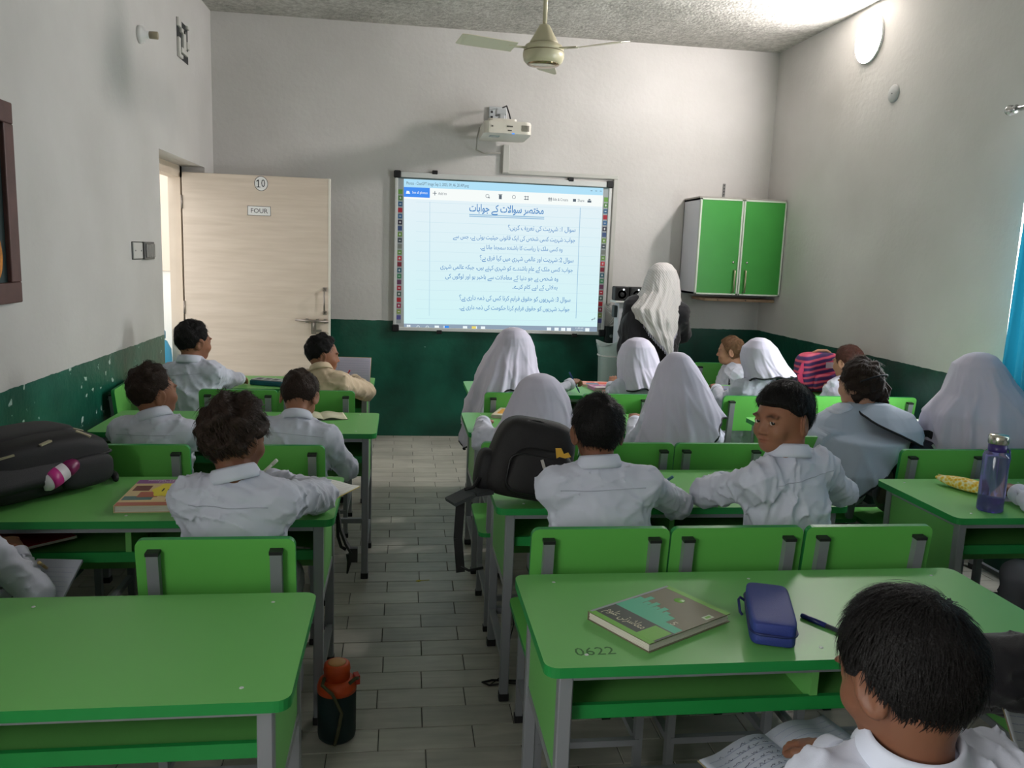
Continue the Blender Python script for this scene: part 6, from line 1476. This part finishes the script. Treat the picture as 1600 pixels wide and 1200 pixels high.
# ---------------- boys
FRONT = 90
def fd(C, yaw, hw=36): return (C, 90 + yaw, hw, C[2] - 0.125, C[2] + 0.045)
person('boy in white shirt with short black hair at the lower right corner, seen from behind', (0.648, 0.900, 1.100), (12, -20, 0), (0.68, 0.99), ((0.66, 1.13, 0.73), (0.80, 1.30, 0.70)), 4, 'brown', THICK, seed=11, s=0.94, voxel=0.007, fine=0.004, strands=5200, sl=0.032,
       elbows=((0.55, 1.00, 0.76), (0.84, 1.06, 0.76)), legs='grey', hairstrand_w=0.0009, curls=(1.1, 0.6), neck=(0.658, 0.880, 0.985), knees=[(0.60, 1.36, 0.49), (0.84, 1.36, 0.49)])
person('person in black clothes at the lower right edge beside the near boy', (1.24, 1.12, 1.19), (0, -15, 0), (1.21, 1.03), ((1.16, 1.30, 0.80), (1.33, 1.40, 0.80)), 0, 'brown', BOY, seed=12, shirt=M_black, legs='black', strands=300, s=1.08, elbows=((1.005, 1.255, 0.885), (1.40, 1.2, 0.80)), sleeve_r=1.15)
person('boy in white shirt cut off by the left edge of the photo, writing', (-1.365, 2.42, 1.04), (0, -25, 0), (-1.32, 2.34), ((-1.40, 2.50, 0.62), (-1.135, 2.50, 0.660)), -8, 'brown', BOY, seed=13, strands=300, elbows=((-1.43, 2.38, 0.64), (-1.045, 2.40, 0.575)), legs='grey', curls=(0.9, 1.2), s=0.9)
person('curly-haired boy in white shirt writing at the left desk', (-0.475, 2.385, 1.060), (-32, -8, 0), (-0.475, 2.36), ((-0.60, 2.70, 0.785), (-0.445, 2.855, 0.790)), -3, 'brown', CURLY, hairm=HBR, seed=14, voxel=0.007, strands=2600, sl=0.024,
       elbows=((-0.648, 2.53, 0.815), (-0.262, 2.645, 0.790)), neck=(-0.465, 2.345, 0.935), curls=(0.8, 1.3), fold=0.011, sleeve_r=1.08)
person('boy with faded hair sides looking right, behind the black backpack', (-1.015, 3.475, 1.000), (-42, 4, 0), (-1.00, 3.42), ((-1.08, 3.86, 0.785), (-0.86, 3.86, 0.785)), -4, 'tan', FADE, hairm=HBR, seed=15, strands=900, neck=(-1.000, 3.445, 0.880))
person('boy bending his head low over a notebook at the left', (-0.430, 3.560, 0.975), (-8, -34, 0), (-0.47, 3.40), ((-0.52, 3.93, 0.785), (-0.31, 3.72, 0.665)), -3, 'tan', BOY, hairm=HBR, seed=16, strands=900, neck=(-0.435, 3.475, 0.868), fold=0.011, wide=1.1, elbows=((-0.655, 3.70, 0.76), (-0.225, 3.50, 0.655)), s=0.98)
person('boy in white shirt seated before the open door', (-1.155, 4.735, 1.070), (-40, -4, 0), (-1.13, 4.68), ((-1.2, 5.1, 0.785), (-0.98, 5.1, 0.785)), -10, 'tan', BOY, hairm=HB, seed=17, strands=700, neck=(-1.165, 4.70, 0.938), s=1.04, fold=0.011)
person('boy in beige shirt turned right, holding up an exercise book', (-0.452, 4.800, 1.000), (-72, -6, 0), (-0.45, 4.70), ((-0.42, 5.17, 0.80), (-0.29, 5.14, 0.785)), -20, 'tan', FADE, hairm=HB, seed=18, shirt=M_beige, strands=700, neck=(-0.455, 4.745, 0.890), knees=[(-0.52, 5.02, 0.5), (-0.36, 5.03, 0.5)], elbows=((-0.60, 4.95, 0.76), (-0.205, 4.93, 0.745)), curls=(0.7, 1.2), s=0.98, sleeve_r=1.1)
person('short-haired boy in white shirt writing beside the black rucksack', (0.622, 2.475, 1.072), (0, -6, 0), (0.645, 2.42), ((0.70, 2.73, 0.785), (0.930, 2.755, 0.790)), -4, 'brown', BOY, seed=19, voxel=0.007, strands=2600, sl=0.028, neck=(0.625, 2.435, 0.950),
       elbows=((0.565, 2.575, 0.76), (0.955, 2.615, 0.765)), curls=(0.8, 1.25), wide=1.15, fold=0.009)
person('boy in white shirt looking back over his shoulder at the camera', (1.240, 2.470, 1.120), (112, -3, 3), (1.30, 2.46), ((1.205, 2.835, 0.785), (1.50, 2.80, 0.785)), 22, 'tan', BOWL, seed=20, voxel=0.007, fine=0.0031, strands=2400, sl=0.03, neck=(1.255, 2.440, 0.985),
       elbows=((1.065, 2.640, 0.800), (1.575, 2.640, 0.800)), gaze=(0.35, 0.6, 1.55), wide=1.1, curls=(0.7, 0.7), fold=0.010, s=1.03)
person('child outside the right edge of the photo, only hand and grey trousers showing', (2.50, 2.25, 1.10), (0, -20, 0), (2.42, 2.20), ((2.315, 2.690, 0.780), (2.60, 2.60, 0.785)), 0, 'brown', BOY, seed=21, strands=200, legs='grey', elbows=((2.275, 2.45, 0.74), (2.72, 2.4, 0.74)), curls=(1.2, 0.8), knees=[(2.27, 2.58, 0.50), (2.55, 2.56, 0.50)])

# ---------------- girls
def girl(label, head, hr, hip, hands, rings, hem, face_yaw=None, **k):
    dk = {q: k.pop(q) for q in ('fold_d', 'nf', 'trim', 'dseed', 'twist', 'crease') if q in k}
    t, O, C, R, Nb = person(label, head, hr, hip, hands, hair=k.pop('hair', SHORTG), collar=False, strands=0, **k)
    drape(t, O, 'headscarf', rings, hem, M_scarf, fd(C, hr[0] if face_yaw is None else face_yaw), dk.get('fold_d', 0.10), dk.get('nf', 7), dk.get('dseed', 1), dk.get('trim', True), twist=dk.get('twist', 0.0), crease=dk.get('crease', 0.4))
    return t
girl('girl in white headscarf with long tail at the aisle end of the front desk', (0.690, 4.86, 1.040), (-22, -8, 0), (0.66, 4.72), ((0.62, 5.10, 0.785), (1.075, 5.02, 0.800)),
     [(1.160, 0.672, 4.84, 0.03, 0.03), (1.148, 0.672, 4.84, 0.062, 0.065), (1.11, 0.672, 4.85, 0.098, 0.110), (1.06, 0.670, 4.85, 0.122, 0.125), (0.98, 0.650, 4.83, 0.158, 0.150), (0.90, 0.636, 4.79, 0.178, 0.175), (0.80, 0.612, 4.76, 0.195, 0.19), (0.66, 0.575, 4.74, 0.195, 0.20), (0.45, 0.53, 4.72, 0.17, 0.20)],
     [(0, 0.885), (40, 0.90), (90, 0.84), (150, 0.60), (185, 0.455), (215, 0.47), (250, 0.80), (300, 0.84), (340, 0.87)], elbows=(None, (0.92, 4.90, 0.745)), curls=(0.8, 1.3), seed=31, skin='tan', dseed=3, fold_d=0.13)
girl('girl in white headscarf at the front desk, in front of the teacher', (1.445, 4.86, 1.000), (10, -14, 0), (1.46, 4.72), ((1.36, 5.08, 0.785), (1.56, 5.08, 0.785)),
     [(1.118, 1.443, 4.83, 0.03, 0.03), (1.105, 1.443, 4.83, 0.062, 0.065), (1.07, 1.443, 4.84, 0.095, 0.108), (1.02, 1.446, 4.84, 0.115, 0.122), (0.95, 1.455, 4.83, 0.130, 0.135), (0.88, 1.468, 4.80, 0.142, 0.150), (0.80, 1.492, 4.77, 0.150, 0.165), (0.7, 1.50, 4.75, 0.16, 0.18)],
     [(0, 0.78), (90, 0.80), (180, 0.80), (240, 0.83), (270, 0.83), (300, 0.80)], seed=32, skin='tan', dseed=8, fold_d=0.10)
girl('girl in plain white headscarf behind the black rucksack', (0.625, 3.575, 0.955), (0, -16, 0), (0.60, 3.44), ((0.40, 3.86, 0.785), (0.70, 3.86, 0.785)),
     [(1.073, 0.618, 3.54, 0.03, 0.03), (1.060, 0.618, 3.54, 0.062, 0.062), (1.03, 0.62, 3.55, 0.093, 0.105), (0.97, 0.623, 3.55, 0.126, 0.128), (0.90, 0.616, 3.53, 0.150, 0.150), (0.80, 0.600, 3.50, 0.178, 0.180), (0.69, 0.590, 3.48, 0.192, 0.20), (0.55, 0.585, 3.46, 0.20, 0.22)],
     [(0, 0.66), (90, 0.78), (150, 0.72), (190, 0.64), (235, 0.56), (290, 0.56)], seed=33, skin='tan', dseed=5, elbows=((0.385, 3.64, 0.755), None), nf=5, fold_d=0.09, sleeve_r=1.15)
girl('girl in tall pointed white headscarf left of the boy looking back', (1.290, 3.640, 1.040), (-8, -10, 0), (1.29, 3.50), ((1.18, 3.92, 0.785), (1.46, 3.92, 0.785)),
     [(1.175, 1.268, 3.60, 0.026, 0.03), (1.160, 1.270, 3.60, 0.050, 0.055), (1.115, 1.276, 3.61, 0.085, 0.10), (1.04, 1.290, 3.61, 0.122, 0.128), (0.95, 1.296, 3.59, 0.160, 0.155), (0.845, 1.306, 3.56, 0.198, 0.185), (0.74, 1.300, 3.53, 0.215, 0.21), (0.60, 1.28, 3.5, 0.215, 0.23)],
     [(0, 0.905), (45, 0.87), (90, 0.82), (140, 0.74), (180, 0.60), (225, 0.60), (255, 0.66), (275, 0.745), (295, 0.825), (320, 0.875), (345, 0.90)], seed=34, skin='tan', dseed=9, nf=5, fold_d=0.10, elbows=(None, (1.505, 3.72, 0.75)), sleeve_r=1.15)
girl('girl in white headscarf seated at the right edge, half lit blue by the curtain', (2.700, 3.500, 1.090), (6, -10, 0), (2.72, 3.42), ((2.50, 3.80, 0.785), (2.90, 3.82, 0.785)),
     [(1.222, 2.690, 3.46, 0.03, 0.03), (1.208, 2.690, 3.46, 0.065, 0.065), (1.165, 2.692, 3.47, 0.106, 0.112), (1.09, 2.715, 3.47, 0.150, 0.135), (1.03, 2.735, 3.46, 0.195, 0.150), (0.935, 2.735, 3.46, 0.275, 0.18), (0.81, 2.732, 3.46, 0.295, 0.20), (0.66, 2.735, 3.46, 0.30, 0.22)],
     [(0, 0.66), (90, 0.76), (150, 0.76), (180, 0.70), (230, 0.62), (300, 0.62)], seed=35, skin='tan', dseed=12, nf=6, fold_d=0.09, elbows=((2.53, 3.64, 0.79), (2.93, 3.64, 0.79)), trim=False)
girl('girl in white headscarf with black edging near the front right desk', (2.150, 4.660, 1.035), (18, -8, 0), (2.13, 4.62), ((2.03, 4.98, 0.785), (2.22, 4.98, 0.785)),
     [(1.155, 2.132, 4.62, 0.028, 0.03), (1.142, 2.133, 4.62, 0.055, 0.06), (1.10, 2.138, 4.63, 0.098, 0.105), (1.05, 2.150, 4.63, 0.118, 0.122), (1.00, 2.170, 4.62, 0.130, 0.135), (0.95, 2.200, 4.60, 0.145, 0.15), (0.88, 2.215, 4.58, 0.15, 0.165)],
     [(0, 0.935), (90, 0.90), (180, 0.91), (230, 0.935), (280, 0.945), (320, 0.94)], seed=36, knees=[(2.09, 4.94, 0.5), (2.23, 4.94, 0.5)], skin='tan', dseed=15, nf=8, fold_d=0.09)
# girl with uncovered dark hair and a grey cape round her shoulders
t, O, C, R, Nb = person('girl with loose dark brown hair and a grey cape over her shoulders', (2.155, 3.56, 1.070), (28, -6, 0), (2.05, 3.53), ((2.02, 3.86, 0.785), (2.30, 3.86, 0.785)), 8, 'fair', BOB, hairm=HBR, seed=37, collar=False, strands=1600, sl=0.04, knees=[(2.07, 3.84, 0.5), (2.20, 3.84, 0.5)], elbows=((1.93, 3.70, 0.78), (2.32, 3.68, 0.80)))
tl = MB(); rg = random.Random(4)
for k in range(26):
    a = rg.uniform(-0.6, 0.6); p0 = C + R @ np.array((0.055 + 0.03 * math.cos(k), -0.062 + 0.02 * math.sin(k * 2), -0.01 - 0.05 * (k % 3) / 3))
    tl.tube([Vector(p0) - O, Vector(p0 + np.array((0.018 + 0.01 * a, -0.014, -0.03))) - O, Vector(p0 + np.array((0.022 + 0.018 * math.sin(k), -0.016 + 0.01 * a, -0.06))) - O, Vector(p0 + np.array((0.012, -0.008 + 0.012 * math.cos(k), -0.085))) - O], [0.007, 0.010, 0.008, 0.002], 6)
o = tl.build('loose_curls', HBR, t); o['kind'] = 'stuff'
MB().tube([Vector(C + R @ np.array((0.085 * math.cos(a), -0.035 + 0.070 * math.sin(a) - 0.02, 0.0 - 0.03 * math.sin(a)))) - O for a in [PI + PI * q / 14 for q in range(15)]], 0.004, 6).build('hair_band', M_trim, t)
MCAPE = mat('cape_grey', (166, 176, 192), 0.8, sheen=0.2, bump=0.06, bscale=800)
drape(t, O, 'cape', [(0.965, 2.150, 3.50, 0.068, 0.062), (0.955, 2.150, 3.50, 0.085, 0.075), (0.935, 2.146, 3.50, 0.150, 0.10), (0.90, 2.140, 3.50, 0.205, 0.13), (0.86, 2.136, 3.49, 0.232, 0.155), (0.83, 2.110, 3.45, 0.230, 0.22), (0.70, 2.03, 3.43, 0.205, 0.27), (0.55, 2.0, 3.42, 0.20, 0.27)],
      [(0, 0.86), (50, 0.86), (90, 0.80), (140, 0.72), (180, 0.60), (225, 0.57), (258, 0.62), (280, 0.69), (305, 0.76), (335, 0.83)], MCAPE, None, 0.07, 6, 6, over=1.93)
drape(t, O, 'hood', [(0.972, 2.205, 3.46, 0.05, 0.05), (0.955, 2.205, 3.46, 0.095, 0.085), (0.93, 2.205, 3.46, 0.16, 0.13), (0.88, 2.185, 3.45, 0.205, 0.19), (0.80, 2.165, 3.43, 0.225, 0.25)],
      [(0, 0.845), (45, 0.90), (90, 0.94), (180, 0.955), (225, 0.93), (270, 0.875), (315, 0.815)], MCAPE, None, 0.10, 5, 7, over=1.93)
# fair-haired girl turned left
t, O, C, R, Nb = person('girl with fair hair and ponytail facing left in the front right corner', (2.405, 5.70, 0.972), (62, -6, 0), (2.41, 5.685), ((2.22, 5.60, 0.63), (2.22, 5.76, 0.63)), 88, 'fair', SHORTG, hairm=HF, seed=38, collar=False, strands=1400, sl=0.035, s=0.95)
pt = MB(); p0 = C + R @ np.array((0.0, -0.100, -0.005))
pt.tube([Vector(p0) - O, Vector(p0 + np.array((0.035, -0.02, -0.02))) - O, Vector(p0 + np.array((0.055, -0.03, -0.09))) - O, Vector(p0 + np.array((0.05, -0.03, -0.17))) - O, Vector(p0 + np.array((0.055, -0.03, -0.23))) - O], [0.014, 0.026, 0.028, 0.020, 0.004], 12); pt.build('ponytail', HF, t)
MB().tube([Vector(p0 + np.array((0.018, -0.010, -0.006)) + 0.018 * np.array((0.3 * math.cos(a), math.cos(a), math.sin(a)))) - O for a in [2 * PI * q / 14 for q in range(14)]], 0.007, 6, closed=True).build('hair_tie', mat('tie_red', (180, 40, 48), 0.6), t)
for du in (-0.05, 0.05):
    MB().tube([Vector(Nb + np.array((du + 0.03 * math.sin(a) * np.sign(du), -0.03 - 0.085 * math.sin(a), 0.0 - 0.12 * a / 1.6))) - O for a in [1.6 * q / 8 for q in range(9)]], 0.006, 6).build('trim', M_trim, t)
# red-brown haired girl behind the pink backpack
t, O, C, R, Nb = person('girl with red-brown hair beside the pink and purple backpack', (2.905, 4.96, 1.000), (20, -8, 0), (2.90, 4.82), ((2.83, 5.03, 0.79), (3.00, 5.03, 0.79)), 8, 'fair', SHORTG, hairm=HR, seed=39, collar=False, strands=600, sl=0.03, elbows=((2.76, 4.9, 0.74), (3.06, 4.88, 0.74)))
bn = MB()
for k in range(3):
    p0 = C + R @ np.array((0.012 * (k - 1), -0.098, 0.012 * (k % 2)))
    bn.tube([Vector(p0 + 0.022 * np.array((math.cos(a), 0.4 * math.sin(a + k), math.sin(a)))) - O for a in [2 * PI * q / 14 for q in range(14)]], 0.012, 8, closed=True)
o = bn.build('hair_bun', HR, t); o['kind'] = 'stuff'
drape(t, O, 'shoulder_scarf', [(0.895, 2.905, 4.90, 0.062, 0.06), (0.88, 2.905, 4.90, 0.10, 0.085), (0.85, 2.905, 4.89, 0.15, 0.12), (0.80, 2.905, 4.87, 0.17, 0.14), (0.72, 2.905, 4.86, 0.18, 0.15)], [(0, 0.74), (90, 0.80), (180, 0.74), (270, 0.72)], M_scarf, None, 0.06, 6, 9)
# teacher
t, O, C, R, Nb = person('woman teacher in black robe and white lace headscarf standing at the board', (2.03, 6.24, 1.435), (-22, -14, 0), (1.945, 6.20, 0.86), ((1.92, 6.48, 1.04), (2.06, 6.48, 1.02)), -12, 'tan', None, seed=40, shirt=M_black, legs='black', collar=False, strands=0, s=1.18, standing=True, wide=1.25, elbows=((1.79, 6.30, 1.02), (2.225, 6.27, 1.02)), sleeve_r=1.25, neck=(1.985, 6.18, 1.29), voxel=0.010, fold=0.006)
drape(t, O, 'robe', [(1.24, 1.96, 6.19, 0.16, 0.10), (1.20, 1.955, 6.19, 0.20, 0.13), (1.10, 1.945, 6.19, 0.235, 0.15), (0.95, 1.94, 6.19, 0.235, 0.165), (0.8, 1.935, 6.19, 0.225, 0.17), (0.5, 1.93, 6.19, 0.24, 0.20), (0.08, 1.93, 6.19, 0.29, 0.25)], [(0, 0.08), (180, 0.08)], M_black, None, 0.05, 9, 14, False)
m = bpy.data.materials.new('lace_scarf'); m.use_nodes = True; N, L = nodes(m); b = N['Principled BSDF']; tc = N.new('ShaderNodeTexCoord')
b.inputs['Base Color'].default_value = (*lin((200, 197, 195)), 1); b.inputs['Roughness'].default_value = 0.85
mp = N.new('ShaderNodeMapping'); mp.inputs['Rotation'].default_value = (0, 0.6, 0); L.new(tc.outputs['Object'], mp.inputs[0])
wv = N.new('ShaderNodeTexWave'); wv.inputs['Scale'].default_value = 22; wv.inputs['Distortion'].default_value = 1.5; L.new(mp.outputs[0], wv.inputs['Vector'])
bp = N.new('ShaderNodeBump'); bp.inputs['Strength'].default_value = 0.22; bp.inputs['Distance'].default_value = 0.006; L.new(wv.outputs['Fac'], bp.inputs['Height']); L.new(bp.outputs['Normal'], b.inputs['Normal'])
so = drape(t, O, 'headscarf', [(1.575, 2.012, 6.20, 0.03, 0.03), (1.562, 2.012, 6.20, 0.065, 0.065), (1.52, 2.013, 6.21, 0.102, 0.115), (1.44, 2.014, 6.21, 0.132, 0.135), (1.36, 2.005, 6.19, 0.142, 0.14), (1.28, 1.975, 6.17, 0.172, 0.15), (1.22, 1.940, 6.16, 0.190, 0.165), (1.13, 1.945, 6.14, 0.168, 0.17), (1.0, 1.985, 6.11, 0.125, 0.16), (0.85, 2.03, 6.09, 0.10, 0.13)],
           [(0, 1.20), (40, 1.22), (90, 1.16), (140, 1.20), (180, 1.19), (215, 1.10), (250, 0.97), (278, 0.83), (300, 0.90), (330, 1.06)], m, (C, 90 - 22, 36, C[2] - 0.15, C[2] + 0.05), 0.10, 7, 21, False, crease=0.6)
fr = MB(); me_ = so.data; nu_, nv_ = 140, 56
for k in range(nu_):
    a = k * 360 / nu_
    if 215 < a < 345:
        p = me_.vertices[nv_ * nu_ + k].co.copy()
        for j in range(2):
            q = p + Vector((0.004 * (j - 0.5), -0.001, 0)); fr.bar(q + Vector((0, 0, 0.004)), q + Vector((0.003 * math.sin(k * 3 + j), 0.002, -0.026)), 0.0022, 0.0016)
o = fr.build('fringe', M_scarf, so); o['kind'] = 'stuff'
# things held in hands
pen('pen', (1.128, 4.99, 0.745), (1.062, 5.03, 0.872), 0.0045, ((40, 60, 120), (40, 60, 120)), 'blue pen held upright by the girl with the long scarf')
pen('pen', (0.940, 2.835, 0.752), (1.002, 2.805, 0.812), 0.005, ((70, 120, 150), (90, 140, 165)), 'light blue pen in the hand of the short-haired boy')
pen('pencil', (-1.072, 2.555, 0.588), (-1.049, 2.445, 0.651), 0.0045, ((206, 176, 120), (206, 176, 120)), 'bare wooden pencil in the hand of the boy at the left edge', 'pencil')
pen('pen', (-0.345, 5.255, 0.79), (-0.320, 5.18, 0.835), 0.0045, ((196, 40, 60), (206, 50, 70)), 'red pen in the hand of the boy in beige')
t = empty('writing_pad', (-1.05, 2.50, 0.56), 0, 'white note pad under the hand of the boy at the left edge', 'notebook'); t.rotation_euler = (0.5, 0, -0.1)
p_ = MB(); p_.bevbox((-0.07, -0.09, 0), (0.07, 0.09, 0.010), 0.001, seg=1); p_.build('pages', mat('page_pad', (196, 200, 214), 0.75), t)
l = MB()
for k in range(8): l.box((-0.06, -0.07 + 0.018 * k, 0.0101), (0.06, -0.0692 + 0.018 * k, 0.0104))
o = l.build('ruled_lines', mat('rule_ink', (150, 158, 190), 0.8), t); o['kind'] = 'stuff'
t = open_book('open_book', (1.11, 1.175, 0.835), 0.35, 0.11, 0.17, 'beige covered book held by the person in black at the lower right edge', 0.012, True, 0, (170, 150, 112), rot=(0.95, 0.35), page=(206, 210, 216), cat='book')
